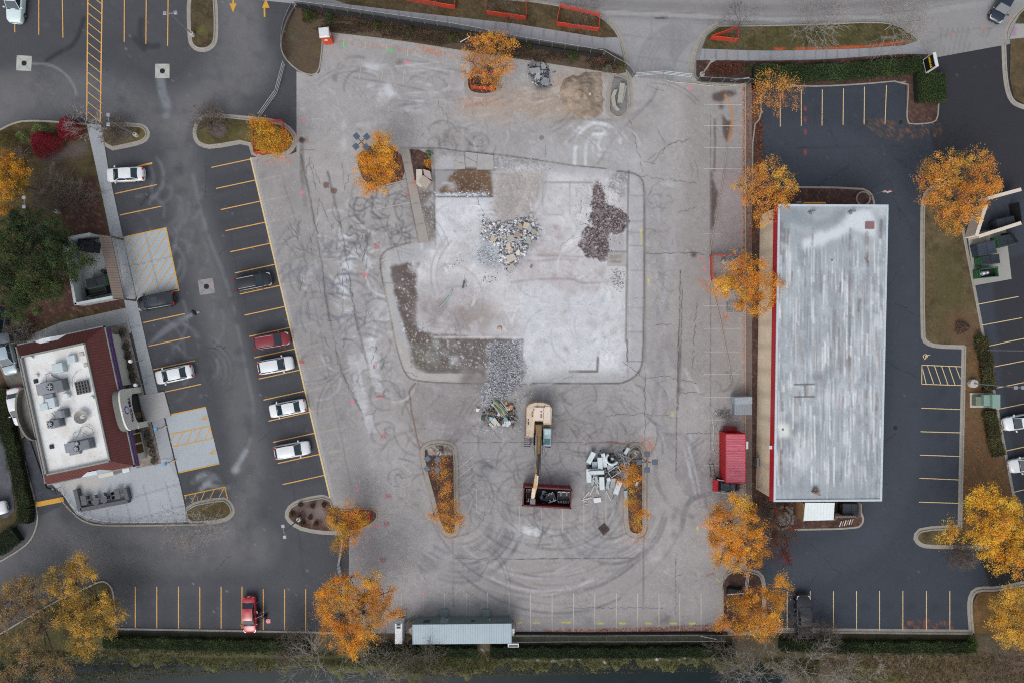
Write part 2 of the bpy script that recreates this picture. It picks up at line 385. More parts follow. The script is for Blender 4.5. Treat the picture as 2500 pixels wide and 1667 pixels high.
rd.crack([(2262,105),(2320,80),(2450,62),(2500,30)],a=.7,jit=3)
rd.crack([(2000,50),(2250,26),(2420,-10)],a=.6)
rd.blob(1616,44,17,3,c(52,52,54),.9,1,1)
rd.specks([(1560,40),(2700,-40),(2700,100),(1560,130)],300,[c(170,170,170),c(88,88,88)],.5)
for x,y in ((1633,167),): rd.blob(x,y,8,4,c(90,130,150),.4,2,2)
for x,y in ((2325,84),(2404,69),(2466,60),(2470,45),(2240,98)): rd.blob(x,y,5,3,c(214,96,74),.55,2,1)
rd.grit(.1); rd.var(.05,14)
sheet("road",[(560,-260),(2700,-260),(2700,60),(2520,100),(2455,112),(2285,141),(2262,142),(2100,200),(1900,170),(1690,210),(1520,200),(1400,110),(1200,90),(600,90)],.22,0,rd,PV)

# ---- left asphalt
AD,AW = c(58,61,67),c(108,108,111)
al = Canvas(-260,-260,880,1620,c(68,70,75),31)
al.var(.14,90,5); al.var(.05,6)
al.stroke([(560,-50),(580,120),(520,230),(400,300),(250,230),(60,215),(-100,330)],50,AW,.55,60,.25,3)
al.stroke([(590,-60),(600,90),(640,170),(560,230),(450,290),(440,380),(470,560),(560,850),(620,1150),(560,1300)],40,AW,.5,40,.3,3)
al.stroke([(620,1330),(400,1345),(140,1330),(-60,1370)],60,AW,.5,46,.25,2)
al.stroke([(210,1230),(300,1300),(560,1300),(600,1200)],20,AW,.4,30,.2,2)
al.poly([(-200,180),(85,180),(84,240),(30,290),(-200,330)],c(104,103,104),.55,12)
al.stroke([(78,155),(125,158),(160,180),(182,210),(190,250)],2,c(140,140,144),.5,3,.6,2)
al.stroke([(392,190),(396,230),(410,258),(405,280)],12,c(126,132,140),.6,8,.5,2)
al.stroke([(205,45),(195,80),(180,112),(150,125),(115,148)],7,c(38,40,46),.8,4,.1,2)
for q in ([(345,50),(342,90),(360,115),(385,112)],[(330,95),(352,120)]): al.stroke(q,9,c(42,44,50),.7,6,.1,2)
for k in range(26):
    x,y = R.uniform(300,470),R.uniform(430,660); al.arc(x,y,R.uniform(20,70),R.uniform(-80,0),R.uniform(20,90),R.uniform(1.5,5),c(128,132,140),R.uniform(.15,.38),5,.8)
for k in range(16): al.arc(R.uniform(350,480),R.uniform(740,980),R.uniform(30,90),R.uniform(-90,0),R.uniform(10,90),R.uniform(1.5,4),c(126,130,138),R.uniform(.15,.34),4,.8)
for k in range(9): al.stroke([(350 + 6 * k,850 - 6 * k),(440,790 - k * 2),(480,764)],1.5,c(130,136,146),.3,2,.5,1)
al.stroke([(470,420),(500,560),(560,700),(600,900),(625,1010),(600,1120),(560,1150),(470,1180)],4,c(140,142,148),.22,4,.75,3)
for k in range(90): al.blob(R.uniform(0,800),R.uniform(20,1500),R.uniform(2,9),R.uniform(2,6),R.choice([c(40,42,47),c(104,105,108),c(46,48,53)]),R.uniform(.2,.5),4,3)
for k in range(6): al.arc(470 + 5 * k,905,30 + 9 * k,-70,80,2,c(44,46,52),.35,2,.5)
for q in ([(580,1145),(548,1180),(505,1150),(470,1175)],[(560,1170),(525,1160),(490,1195)],[(545,1190),(500,1182)],[(600,1100),(570,1150),(555,1185)]):
    al.stroke(q,6,c(150,154,160),.55,6,.7,2)
al.stroke([(120,1225),(130,1290),(200,1340)],20,AW,.35,20,.2,2)
for x,y in ((365,480),(343,500),(400,900),(470,640),(366,812)): al.blob(x,y,7,4,c(36,38,44),.6,4,3)
al.stroke([(366,472),(343,502)],3,c(40,42,46),.8,2)
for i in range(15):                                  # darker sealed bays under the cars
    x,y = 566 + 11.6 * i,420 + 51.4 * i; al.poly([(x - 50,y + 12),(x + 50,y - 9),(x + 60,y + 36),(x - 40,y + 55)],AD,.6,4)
for k in range(9): al.poly([(290 + 52 * k,1450),(325 + 52 * k,1450),(325 + 52 * k,1530),(290 + 52 * k,1530)],c(54,58,66),.5,6)
al.stroke([(560,560),(590,720),(700,1050),(740,1400)],2,c(44,47,53),.3,3,.6,2)
al.stroke([(190,310),(100,350)],60,c(46,49,56),.5,20)
for k in range(14):
    x,y = R.uniform(0,790),R.uniform(60,1500); al.crack([(x,y),(x + R.uniform(-70,70),y + R.uniform(-70,70))],c(44,46,50),.35,1.2,4)
al.specks([(-200,-200),(830,-200),(830,1540),(-200,1540)],1400,[c(150,150,152),c(40,41,44),c(120,100,70)],.6)
al.grit(.12); al.var(.08,20,4)
sheet("asphalt_lot",[(-260,-260),(640,-260),(660,-20),(722,5),(725,60),(724,330),(700,380),(612,385),(808,1228),(852,1290),(852,1545),(-260,1545)],.24,.004,al,AV)
ribbon("pavement_cracks",al.cr,mat("asphalt_crack",c(42,43,46),.9,var=.3,scale=4),.0081)

# ---- right asphalt
ar = Canvas(1790,60,2760,1640,c(52,58,68),41)
ar.var(.1,80,5); ar.var(.05,6)
ar.poly([(2262,140),(2760,60),(2760,480),(2420,460),(2300,460),(2270,320),(2280,300)],c(44,44,50),.95,1)
ar.poly([(2420,640),(2760,560),(2760,1500),(2520,1400),(2440,900)],c(44,45,51),.9,3)
ar.poly([(2375,1340),(2540,1300),(2540,1430),(2420,1440),(2400,1380)],c(28,30,33),.95,2)
ar.stroke([(1900,330),(2050,350),(2150,400),(2200,600),(2215,900),(2200,1220),(2080,1360),(1900,1400)],50,c(64,70,80),.45,30,.1,3)
ar.stroke([(1940,361),(2200,358)],2,c(40,44,52),.6,2,.3)
for k in range(8): ar.blob(1965 + 20 * k,222,6,4,c(88,88,88),.3,3,3)
ar.specks([(1840,200),(2760,100),(2760,1540),(1840,1540)],900,[c(118,118,120),c(36,38,42),c(104,80,52)],.5)
ar.specks([(2100,290),(2300,300),(2300,330),(2200,350),(2140,330)],500,[c(150,100,50),c(112,84,56)],.8)
for y in (265,292,322,371): ar.stroke([(1968,y - 5),(1967,y + 4)],2.5,c(200,70,64),.7,1)
for k in range(34):
    x,y = R.uniform(1860,2450),R.uniform(240,1500); ar.crack([(x,y),(x + R.uniform(-60,60),y + R.uniform(-60,60)),(x + R.uniform(-90,90),y + R.uniform(-90,90))],c(34,36,42),.5,1,4)
for k in range(70): ar.blob(R.uniform(1860,2340),R.uniform(220,1520),R.uniform(2,9),R.uniform(2,6),R.choice([c(34,37,44),c(78,84,92),c(40,44,52)]),R.uniform(.2,.5),4,3)
for k in range(8): ar.blob(1945 + 56 * k,1480,14,9,c(34,36,42),.4,5,6)
for k in range(6): ar.blob(2300,900 + 56 * k,9,12,c(34,36,42),.4,5,6)
for x,y in ((2238,1536),(2262,1530),(2322,1538),(2262,1515)): ar.blob(x,y,6,3,c(170,100,60),.5,4,2)
ar.specks([(2200,1515),(2330,1515),(2330,1545),(2200,1545)],260,[G_LEAF,c(150,80,50)],.8)
ar.blob(2282,316,6,6,c(70,76,80),.3,1,1)
ar.grit(.12); ar.var(.06,26,4)
sheet("asphalt_forecourt",[(1820,205),(2262,140),(2285,141),(2455,110),(2760,60),(2760,1545),(1820,1545)],.26,.008,ar,AV)
ribbon("pavement_cracks",ar.cr,mat("asphalt_crack",(0,0,0)),.0123)

# ---- demolition site concrete
CB,CD,CW,CR = c(153,151,151),c(98,99,104),c(206,212,218),c(120,112,108)
cs = Canvas(600,40,1860,1580,CB,51)
cs.var(.09,120,5); cs.var(.06,14); cs.var(.5,50,4,tint=c(140,137,136)); cs.var(.04,4)
cs.poly(ov([(575,360),(690,360),(800,820),(860,1150),(757,1140)]),c(134,132,132),.6,10)
cs.poly(ov([(802,1150),(870,1160),(880,1455),(802,1455)]),c(134,129,131),.6,10)
cs.poly(ov([(1570,200),(1712,200),(1712,1455),(1650,1455),(1640,900),(1560,860)]),c(139,134,132),.65,14)
cs.poly(ov([(1640,380),(1712,380),(1712,560),(1640,560)]),c(142,130,132),.6,12)
cs.poly(ov([(1000,1280),(1650,1280),(1700,1455),(1180,1455)]),c(142,138,138),.6,20)
cs.poly(ov([(960,880),(1440,900),(1500,1180),(1060,1200),(960,1040)]),c(132,131,132),.55,20,14)
for k in range(14): cs.stroke(ov([(1110 + 24 * k,1175),(1100 + 25 * k,1215)]),5,c(112,108,110),.25,5,.5)
for k in range(7):                                   # faint old stall lines past the boundary line
    x,y = 625 + 11.7 * (k * 2 + 1),440 + 51.5 * (k * 2 + .4)
for k in range(15):
    x,y = 614 + 11.9 * k,389.6 + 51.4 * k; cs.stroke([(x,y),(x + 75,y - 16)],1.6,c(176,168,146),.5,1,.3)
cs.stroke([(690,440),(735,580),(800,900),(860,1200)],1.5,c(96,96,100),.6,1,.2)
cs.stroke([(616,385),(816,1228)],6,c(160,160,160),.6,1)
for q,a in (([(735,380),(760,500),(785,640),(800,760),(830,900),(880,1000)],.5),([(800,420),(830,540),(850,660),(868,780),(900,900)],.5)):
    cs.stroke(q,4,c(92,88,86),a,3,.5,2); cs.crack(q,c(70,66,64),.6,1.3,2.5)
for k in range(26):
    x,y = R.uniform(720,930),R.uniform(400,900); cs.crack([(x,y),(x + R.uniform(-22,22),y + R.uniform(-45,45)),(x + R.uniform(-40,40),y + R.uniform(-70,70))],c(92,92,96),.5,1.1,3)
for x,y in ((797,453),(815,466)): cs.blob(x,y,8,8,c(104,78,72),.85,1,1)
cs.blob(737,342,8,8,c(38,40,44),.9,1,1); cs.blob(748,342,6,8,c(120,80,58),.5,3,2)
cs.stroke([(738,350),(736,420),(745,500)],5,c(92,84,80),.5,5,.3)
# top: tyre arcs, dust, soil
for (x,y,r,a0,a1,w,a) in ((870,195,56,180,290,6,.45),(885,215,45,170,280,4,.4),(862,195,42,175,275,5,.4),(1040,240,60,230,330,5,.35),(1100,250,80,215,300,5,.3),(1120,360,48,130,300,5,.4),(1110,345,26,100,280,4,.4)): cs.arc(x,y,r,a0,a1,w,CD,a)
cs.stroke([(860,190),(960,205),(1040,222)],2.5,CD,.45,2,.3,1)
for x,y,rx,ry,a in ((905,165,18,14,.55),(930,165,14,9,.5),(945,222,20,20,.6),(945,238,16,14,.5),(905,215,9,7,.5),(1000,268,40,6,.35),(890,270,30,6,.25),(840,330,5,40,.35),(1062,234,14,4,.5),(742,270,8,8,.4)): cs.blob(x,y,rx,ry,CW,a,12,5,.4)
cs.poly(tl(2,0,[(0,800),(200,830),(500,640),(860,680),(880,760),(700,1060),(300,1100),(0,1050)]),c(156,142,130),.9,8,18)
cs.poly(tl(1,0,[(1900,900),(2350,800),(2350,1150),(1850,1050)]),c(160,148,138),.8,10,16)
for k in range(34):
    x,y = R.uniform(1130,1440),R.uniform(215,300); cs.stroke([(x,y),(x + R.uniform(25,70),y - R.uniform(0,26))],R.uniform(1.5,5),R.choice([c(186,180,172),c(134,124,114),c(170,160,148)]),R.uniform(.3,.6),3,.5,1)
cs.specks(tl(2,0,[(0,800),(860,680),(880,760),(700,1060),(0,1050)]),900,[c(110,100,90),c(190,186,180)],.6)
cs.blob(975,152,10,8,c(92,78,68),.8,5,3)
for r,w in ((0,9),(26,7)):                       # pale skid loops north east
    cs.stroke([(1403 + r,402),(1404 + r,350 + r * .4),(1418 + r * .7,318 + r * .7),(1450,301 + r * 1.1)],w * .7,CW,.6,2.5,.55,2)
    cs.stroke([(1450,301 + r),(1490,306 + r * .9),(1515,342 + r * .3)],w * .6,CW,.55,3,.5,2)
for k in range(16): cs.arc(R.uniform(1420,1540),R.uniform(340,410),R.uniform(20,80),R.uniform(150,330),R.uniform(180,420),R.uniform(1.5,5),CW,R.uniform(.2,.5),3,.8)
cs.stroke([(1460,400),(1500,335),(1540,295),(1590,250),(1605,215)],3,c(106,106,112),.5,2,.4,2)
cs.stroke([(1400,290),(1480,296),(1545,285),(1590,245)],4,c(108,108,114),.4,3,.4,2)
for q in ([(1535,290),(1550,345),(1570,420)],[(1580,395),(1630,355),(1680,340)],[(1600,310),(1625,350),(1620,370),(1590,400)],[(1600,400),(1570,395)]): cs.crack(q,c(98,96,100),.6,1.3,4)
# right lane: wet soil, joints, skids
SO = c(78,66,62)
cs.poly(tl(2,0,[(1830,870),(1940,830),(2060,840),(2060,875),(1960,900),(1940,940),(1840,920)]),SO,.9,1.5,3)
cs.poly(tl(2,0,[(1930,1050),(1980,1110),(2030,1100),(2030,1190),(1970,1330),(1930,1220)]),SO,.9,1.5,4)
cs.poly(tl(2,0,[(1900,950),(1950,960),(1930,1010),(1900,1000)]),SO,.8,1.5,3)
cs.poly(tl(2,1,[(1835,0),(1850,100),(1890,200),(1885,300),(1860,440),(1845,550),(1822,540),(1825,250),(1825,0)]),SO,.9,1.5,3)
cs.stroke(tl(2,0,[(1860,1100),(1865,1340),(1855,1568)]),3,SO,.6,3,.3)
cs.stroke(tl(2,0,[(1960,880),(2010,960),(2030,1100),(1990,1300)]),5,c(176,128,86),.7,3,.2,2)
for x in (1735,): cs.crack([(x,280),(x,1160)],c(100,94,94),.6,1.3,.8)
for x,y0,y1 in ((1661,660,1000),(1656,800,1150),(1666,700,900)): cs.crack([(x,y0),(x - 6,y1)],c(82,80,84),.8,1.8,1.2)
cs.stroke([(1660,860),(1657,960)],5,c(92,88,88),.5,3,.4); cs.blob(1663,952,7,8,c(92,82,70),.7,5,3)
cs.crack([(1575,895),(1575,1060),(1574,1080)],a=.7); cs.crack([(1575,620),(1690,617),(1720,622)],c(86,84,86),.8,1.6)
for q in ([(1520,880),(1575,925),(1620,918),(1700,935)],[(1575,925),(1572,985)],[(1667,957),(1720,960)],[(1480,1015),(1570,1008),(1660,1020)],[(1700,740),(1690,900)],[(1560,430),(1630,438),(1700,448)],[(1655,520),(1700,505)],[(1640,790),(1600,795)],[(1650,1055),(1790,1062)]): cs.crack(q,c(98,96,98),.6,1.3,3.5)
cs.poly(tl(2,1,[(1640,740),(1700,750),(1690,800),(1650,800)]),c(72,66,68),.9,1.5,3)
for k in range(26): cs.stroke([(R.uniform(1590,1650),y := R.uniform(440,980)),(R.uniform(1590,1650),y + R.uniform(60,160))],R.uniform(2,9),R.choice([c(166,166,174),c(124,122,128)]),R.uniform(.15,.35),5,.6,1)
for k in range(40): cs.arc(R.uniform(1585,1640),R.uniform(470,700),R.uniform(8,30),(a0 := R.uniform(0,360)),a0 + R.uniform(60,170),R.uniform(1.5,3),c(112,111,116),R.uniform(.25,.5),1.5,.6)
cs.stroke([(1688,1000),(1684,1090),(1684,1160)],5,c(182,186,194),.5,3,.6); cs.stroke([(1670,900),(1700,945),(1707,960)],4,c(176,178,186),.5,3,.5)
for k in range(11): cs.stroke([(1574 + 5 * k,1010 + 5 * k),(1625 + 6 * k,1060),(1640 + 7 * k,1140),(1668 + 6 * k,1200 + 4 * k)],R.uniform(2,5),R.choice([c(170,172,178),c(112,111,116),c(108,108,112)]),.35,3,.5,3)
for k in range(7): cs.arc(1640 + 4 * k,1060,66 + 8 * k,-70 + 5 * k,60,3,c(110,110,114),.3,2,.6)
cs.stroke([(1600,1130),(1605,1190),(1640,1240),(1690,1260)],8,c(104,104,108),.45,3,.4,2)
cs.stroke([(1730,1205),(1690,1215),(1670,1240),(1665,1290)],8,c(96,95,98),.55,4,.4,2)
cs.arc(1760,930,26,-60,80,4,c(98,98,102),.5); cs.arc(1745,945,15,-80,60,3,c(98,98,102),.4)
# bottom: big turning circles
for k in range(30):
    r = 165 + k * 6 + R.uniform(-16,16); cx = 1330 + R.uniform(-40,40)
    cs.arc(cx,1150 + R.uniform(-24,24),r,(a0 := R.uniform(2,120)),a0 + R.uniform(25,75),R.uniform(1.5,5),R.choice([c(92,92,98),c(104,103,108),c(176,176,180)]),R.uniform(.2,.5),2,.3)
for k in range(16): cs.arc(1125 + R.uniform(-10,10),1255,70 + 6 * k,20,130,R.uniform(3,6),c(88,90,96),R.uniform(.2,.42),3,.5)
for k in range(14): cs.arc(1480 + R.uniform(-14,14),1240,60 + 7 * k,10,150,R.uniform(2,5),c(100,100,104),R.uniform(.2,.4),3,.5)
for x,y,r in ((940,964,35),(946,962,12),(938,1060,30),(952,1052,10),(968,1164,20),(975,1168,12),(1175,1150,24),(1182,1155,17),(1188,1150,11),(1180,1170,26),(1165,1190,14)):
    for k in range(2): cs.arc(x + R.uniform(-2,2),y + R.uniform(-2,2),r + R.uniform(-2,2),(a0 := R.uniform(60,180)),a0 + R.uniform(110,200),R.uniform(2,3.5),c(98,100,105),.42,1.5,.3)
cs.blob(1185,1152,22,28,c(96,98,104),.5,8,6,.3)
for q in ([(1000,985),(970,960),(955,930),(930,880)],[(1150,1050),(1050,1040),(960,1060),(930,1100)],[(1130,1060),(1000,1030),(985,950)],[(1090,1065),(1130,1050),(1180,1070)]): cs.stroke(q,4,c(104,104,108),.45,3,.4,2)
# dusty track prints, west side
for x0,y0,dx,dy in ((745,690,45,-75),(900,830,25,130),(858,620,45,20),(835,640,20,130),(858,870,30,130),(880,950,30,110),(820,560,30,40),(1040,1035,70,20)):
    n = int(math.hypot(dx,dy) / 4); L = math.hypot(dx,dy); ux,uy = -dy / L,dx / L
    for i in range(n):
        t = i / n; x,y = x0 + dx * t,y0 + dy * t; w = R.uniform(8,13); cs.stroke([(x - ux * w,y - uy * w),(x + ux * w,y + uy * w - 4)],1.6,c(198,202,208),R.uniform(.35,.75),1.5,.5)
for x,y,rx,ry,a in ((870,640,22,18,.5),(880,620,16,10,.5),(755,695,14,12,.6),(840,660,14,26,.5),(835,700,14,40,.45),(905,640,12,10,.5),(825,740,12,12,.4),(900,880,30,30,.3),(930,790,40,60,.3),(1300,1300,16,13,.7),(1290,1290,20,8,.5),(1338,1305,7,6,.7),(1255,1290,10,6,.4)): cs.blob(x,y,rx,ry,CW,a,12,5,.7)
for k in range(150): cs.arc(R.uniform(770,1010),R.uniform(500,960),R.uniform(8,60),(a0 := R.uniform(0,360)),a0 + R.uniform(30,140),R.uniform(1.2,4),R.choice([c(96,96,102),c(196,200,206),c(92,92,98)]),R.uniform(.22,.55),2,.6)
for k in range(85): cs.arc(R.uniform(850,1010),R.uniform(465,610),R.uniform(8,46),(a0 := R.uniform(0,360)),a0 + R.uniform(30,120),R.uniform(1.6,4.5),c(82,84,90),R.uniform(.3,.6),1.5,.3)
for k in range(60): cs.arc(R.uniform(740,900),R.uniform(560,900),R.uniform(20,90),(a0 := R.uniform(120,300)),a0 + R.uniform(30,90),R.uniform(2,5),c(104,108,118),R.uniform(.3,.55),3,.4)
for k in range(26): cs.arc(R.uniform(1060,1180),R.uniform(320,370),R.uniform(10,40),(a0 := R.uniform(0,360)),a0 + R.uniform(40,160),R.uniform(1.5,3),c(88,92,98),R.uniform(.3,.55),1.5,.3)
for k in range(22): cs.stroke([(R.uniform(960,1120),y := R.uniform(150,260)),(R.uniform(960,1120),y + R.uniform(-30,30))],R.uniform(1.2,3),R.choice([c(96,96,100),c(190,192,196)]),.4,2,.5)
for k in range(90): cs.arc(R.uniform(940,1560),R.uniform(950,1300),R.uniform(12,90),(a0 := R.uniform(0,360)),a0 + R.uniform(20,90),R.uniform(1.5,4),c(84,86,92),R.uniform(.22,.5),1.6,.4)
for k in range(170): cs.arc(R.uniform(990,1560),R.uniform(940,1290),R.uniform(10,70),(a0 := R.uniform(0,360)),a0 + R.uniform(20,120),R.uniform(1.2,4),R.choice([c(96,98,104),c(170,172,178),c(88,88,94)]),R.uniform(.2,.5),2,.6)
for k in range(90): cs.arc(R.uniform(730,1560),R.uniform(180,390),R.uniform(10,70),(a0 := R.uniform(0,360)),a0 + R.uniform(20,110),R.uniform(1.2,4),R.choice([c(114,115,120),c(188,192,198),c(170,174,180)]),R.uniform(.15,.35),2,.6)
cs.poly([(1150,380),(1560,330),(1590,420),(1560,900),(1600,500),(1500,400)],c(186,190,196),.25,20,20)
# slab of the vanished building
SLW,SLG,MU = c(196,196,198),c(164,166,172),c(84,72,66)
cs.poly([(938,622),(1005,592),(1060,590),(1063,400),(1080,380),(1400,408),(1550,425),(1568,470),(1570,880),(1545,925),(1480,935),(1010,930),(975,890),(960,800),(940,690)],c(164,165,169),.95,1.5)
cs.poly([(1063,480),(1205,480),(1205,410),(1330,410),(1345,425),(1531,432),(1531,905),(1280,915),(1275,825),(1065,822),(1015,800),(1010,650),(1063,600)],SLW,.85,7,12,.25)
cs.poly([(1280,690),(1520,690),(1520,900),(1290,905),(1270,820)],c(196,202,208),.5,12,10)
cs.poly([(1016,680),(1180,700),(1270,790),(1270,822),(1060,822),(1010,760)],c(166,162,164),.6,12,12)
cs.poly([(1063,484),(1200,484),(1195,560),(1065,590)],c(204,208,216),.5,8,6)
sl = [(940,600),(1560,430),(1560,930),(960,930)]
slp = [(1063,480),(1525,446),(1525,900),(1280,915),(1065,822),(1015,700)]
for k in range(240):
    x,y = R.uniform(1020,1520),R.uniform(450,900); d = R.choice([0,0,90,60,120]) + R.uniform(-8,8); L = R.uniform(10,46); cs.stroke([(x,y),(x + L * math.cos(math.radians(d)),y + L * math.sin(math.radians(d)))],R.uniform(1,4),R.choice([c(214,218,224),c(160,162,168),c(176,172,172),c(212,214,218)]),R.uniform(.2,.5),2.5,.7)
cs.poly([(1205,418),(1325,418),(1328,455),(1300,500),(1270,540),(1215,545),(1200,500)],c(150,142,138),.8,8,8)
for k in range(20): cs.arc(1190,440,R.uniform(70,145),-15 + R.uniform(0,20),55,R.uniform(1.5,5),R.choice([c(186,180,172),c(128,118,112),c(176,170,164)]),R.uniform(.3,.6),2,.5)
cs.specks([(1200,418),(1325,418),(1300,520),(1210,540)],700,[c(208,208,208),c(110,104,100)],.7)
cs.poly(tl(1,1,[(1225,880),(1490,840),(1480,1000),(1480,1300),(1480,1440),(1640,1500),(2150,1540),(2350,1540),(2350,1568),(1400,1568),(1320,1300),(1270,1150)]),MU,.92,2,7)
cs.poly([(994,800),(1060,822),(1210,826),(1240,830),(1195,880),(1185,920),(1040,910),(1010,890),(1000,840)],c(92,84,78),.92,3,6)
cs.poly([(1005,862),(1060,850),(1070,890),(1020,905)],c(82,84,66),.7,8,8)
cs.poly(tl(1,2,[(1370,0),(1400,150),(1470,260),(1560,290),(2000,290),(2050,330),(1990,380),(1480,375),(1330,200),(1290,0)]),c(168,165,162),.9,1)
cs.poly([(1120,905),(1200,905),(1190,960),(1130,940)],c(104,96,92),.8,7,8)
cs.poly([(990,930),(1150,935),(1180,1000),(1140,1060),(1010,1050)],c(136,128,128),.55,12,12)
cs.specks([(1000,640),(1020,640),(1020,790),(1200,826),(1230,900),(1000,900),(960,700)],700,[c(220,220,222),c(190,188,186),c(50,44,40)],.9,.1)
cs.poly(tl(1,1,[(1490,160),(1640,200),(1645,640),(1590,650),(1540,430),(1500,250)]),c(92,82,76),.85,2,5)
cs.poly(tl(1,1,[(1545,420),(1600,430),(1640,600),(1590,650)]),c(128,122,112),.6,6,5)
cs.specks(tl(1,1,[(1490,160),(1640,200),(1645,640),(1590,650),(1540,430)]),160,[c(210,208,204),c(120,116,108)],.9)
zq = lambda p: [(1000 + x / 7.84,360 + y / 7.84) for x,y in p]
cs.poly(zq([(480,430),(1600,430),(1600,950),(480,950)]),c(140,140,144),.8,2,4)
cs.poly(zq([(880,440),(1100,380),(1300,400),(1560,440),(1600,940),(1300,920),(900,880),(580,880),(570,790),(720,700),(740,600)]),c(102,80,60),.97,1.5,4)
for k in range(8): cs.stroke(zq([(840 + R.uniform(0,60),500 + 42 * k),(1100,520 + 40 * k + R.uniform(-10,10)),(1400 - R.uniform(0,90),500 + 44 * k)]),2,c(66,48,34),.7,2,.4,2)
cs.specks(zq([(880,440),(1560,440),(1600,940),(580,880),(720,620)]),260,[c(214,206,196),c(140,116,90),c(60,44,32)],.8)
cs.stroke(zq([(520,930),(900,900),(1200,930),(1420,880),(1450,950)]),6,c(206,214,220),.8,2,.5,1); cs.stroke(zq([(500,945),(1600,945)]),2,c(52,56,62),.9,1)
cs.stroke(zq([(470,440),(480,1568)]),3,c(76,80,84),.7,1.5,.2); cs.stroke(zq([(500,440),(830,435),(1620,432)]),1.8,c(60,60,62),.8,1)
cs.stroke(zq([(0,20),(600,20),(1060,85),(1600,130),(2350,230)]),1.8,c(66,66,68),.8,1); cs.stroke([(1300,389),(1400,405),(1480,412)],1.8,c(70,70,72),.8,1)
for x in (1062,1300): cs.stroke(zq([(x,95),(x,430)]),1.5,c(78,78,80),.8,1)
for k in range(10): cs.blob(1205 + 12 * k + R.uniform(-4,4),400 + R.uniform(-5,5),4,10,c(104,98,98),.6,5,3)
cs.specks([(1205,385),(1350,392),(1350,418),(1205,416)],320,[c(80,76,76),c(206,206,210)],.8)
CHIP = tl(2,1,[(750,110),(830,130),(850,290),(960,330),(1010,360),(1060,470),(1050,520),(890,600),(880,830),(700,790),(615,700),(615,600),(740,510),(690,440),(735,380)])
cs.poly(CHIP,c(70,58,60),.97,1,14)
cs.specks([(1405,440),(1450,430),(1545,520),(1545,570),(1490,590),(1490,645),(1400,630),(1405,560)],420,[c(80,66,68),c(110,98,100)],.9)
cs.specks(CHIP,2300,[c(188,180,180),c(120,104,104),c(150,140,140),c(40,32,34)],.75,.1)
cs.poly(tl(2,1,[(900,40),(1060,20),(1060,180),(1000,250),(880,170)]),c(110,106,106),.6,5,8); cs.specks(tl(2,1,[(900,40),(1060,20),(1060,180),(1000,250),(880,170)]),220,[c(50,48,50),c(220,220,224)],.8)
cs.poly(tl(2,1,[(890,605),(1045,560),(1045,740),(885,745)]),c(152,150,154),.7,3,3)
cs.stroke(tl(2,1,[(880,745),(1050,745)]),4,c(84,86,92),.8,1.5,.3); cs.stroke(tl(2,1,[(880,750),(880,870),(1050,870)]),1.5,c(96,94,92),.8,1)
cs.poly(tl(2,1,[(885,755),(1045,755),(1045,865),(885,865)]),c(152,148,140),.8,2)
for k in range(7): cs.stroke(tl(2,1,[(895,775 + 12 * k),(1000,775 + 12 * k + R.uniform(-14,14))]),1.5,c(100,94,88),.5,2,.4)
cs.stroke(tl(2,1,[(1070,0),(1062,400),(1055,900),(1045,1568)]),3.5,c(116,114,112),.85,1.2,.25); cs.crack([(1531,830),(1531,882)],c(70,70,70),.9,2,1)
ED = [(1505,418),(1545,422),(1568,436),(1573,462),(1573,700),(1570,880),(1560,910),(1530,932),(1500,936),(1300,935)]
cs.stroke(ED,2.6,c(80,76,72),.9,1,.1,1); cs.stroke([(1574,470),(1574,880)],5,c(120,118,120),.5,3,.3)
for y in (478,540,568,600,660,752,810): cs.stroke([(1534,y),(1571,y + 1)],1.3,c(104,104,104),.7,1)
cs.stroke([(1532,882),(1571,882)],1.6,c(70,70,70),.8,1); cs.stroke([(1533,450),(1533,930)],1.2,c(110,110,110),.5,1)
WE = [(1006,592),(965,602),(935,615),(926,640),(935,690),(955,780),(970,860),(990,915),(1015,932),(1200,936)]
cs.stroke(WE,2.6,c(96,88,80),.85,1,.1,2); cs.stroke(chaikin([(1010,600),(950,618),(936,650),(955,760),(975,850)],2),14,c(168,166,160),.5,2,.4)
cs.stroke([(1300,936),(1480,936)],2,c(90,90,92),.7,1,.2); cs.crack([(1200,937),(1300,936)],a=.5)
for q in ([(1000,560),(1000,600)],[(970,610),(976,640)],[(930,690),(958,692)],[(1060,400),(1063,600)]): cs.stroke(q,1.5,c(90,88,86),.6,1)
cs.stroke([(1390,906),(1458,906),(1460,872)],4,c(86,80,70),.8,2,.35); cs.stroke([(1325,418),(1325,525),(1370,525)],2.5,c(132,128,128),.6,2,.4)
cs.stroke([(1330,446),(1445,446)],2.5,c(120,118,120),.7,2,.5); cs.stroke([(1391,446),(1391,525)],1.5,c(140,138,138),.6,2,.4)
for q in ([(1250,632),(1310,640),(1360,632),(1410,636)],[(1250,690),(1300,682),(1400,680),(1415,692),(1478,690)],[(1290,622),(1420,628)]): cs.stroke(q,2.5,c(120,114,112),.6,3,.6,2)
for x,y,rx,ry in ((1357,560,9,6),(1368,576,8,8),(1340,554,6,3),(1355,672,6,9),(1390,680,9,3)): cs.blob(x,y,rx,ry,c(152,104,104),.65,6,3,.4)
for k in range(46): cs.blob(R.uniform(1070,1515),R.uniform(450,900),R.uniform(1.5,6),R.uniform(1,3.5),R.choice([c(104,98,96),c(120,104,100),c(96,96,100)]),R.uniform(.4,.8),4,2,0,R.uniform(0,180))
cs.poly([(1015,720),(1090,735),(1160,760),(1190,800),(1100,815),(1030,800)],c(140,132,132),.55,10,12,.4)
cs.specks(slp,1500,[c(212,214,220),c(116,112,112),c(120,116,118)],.6)
cs.stroke([(1060,823),(1275,824)],4,c(206,204,204),.7,1.5,.3); cs.stroke([(1275,827),(1276,900)],2,c(120,116,114),.6,1)
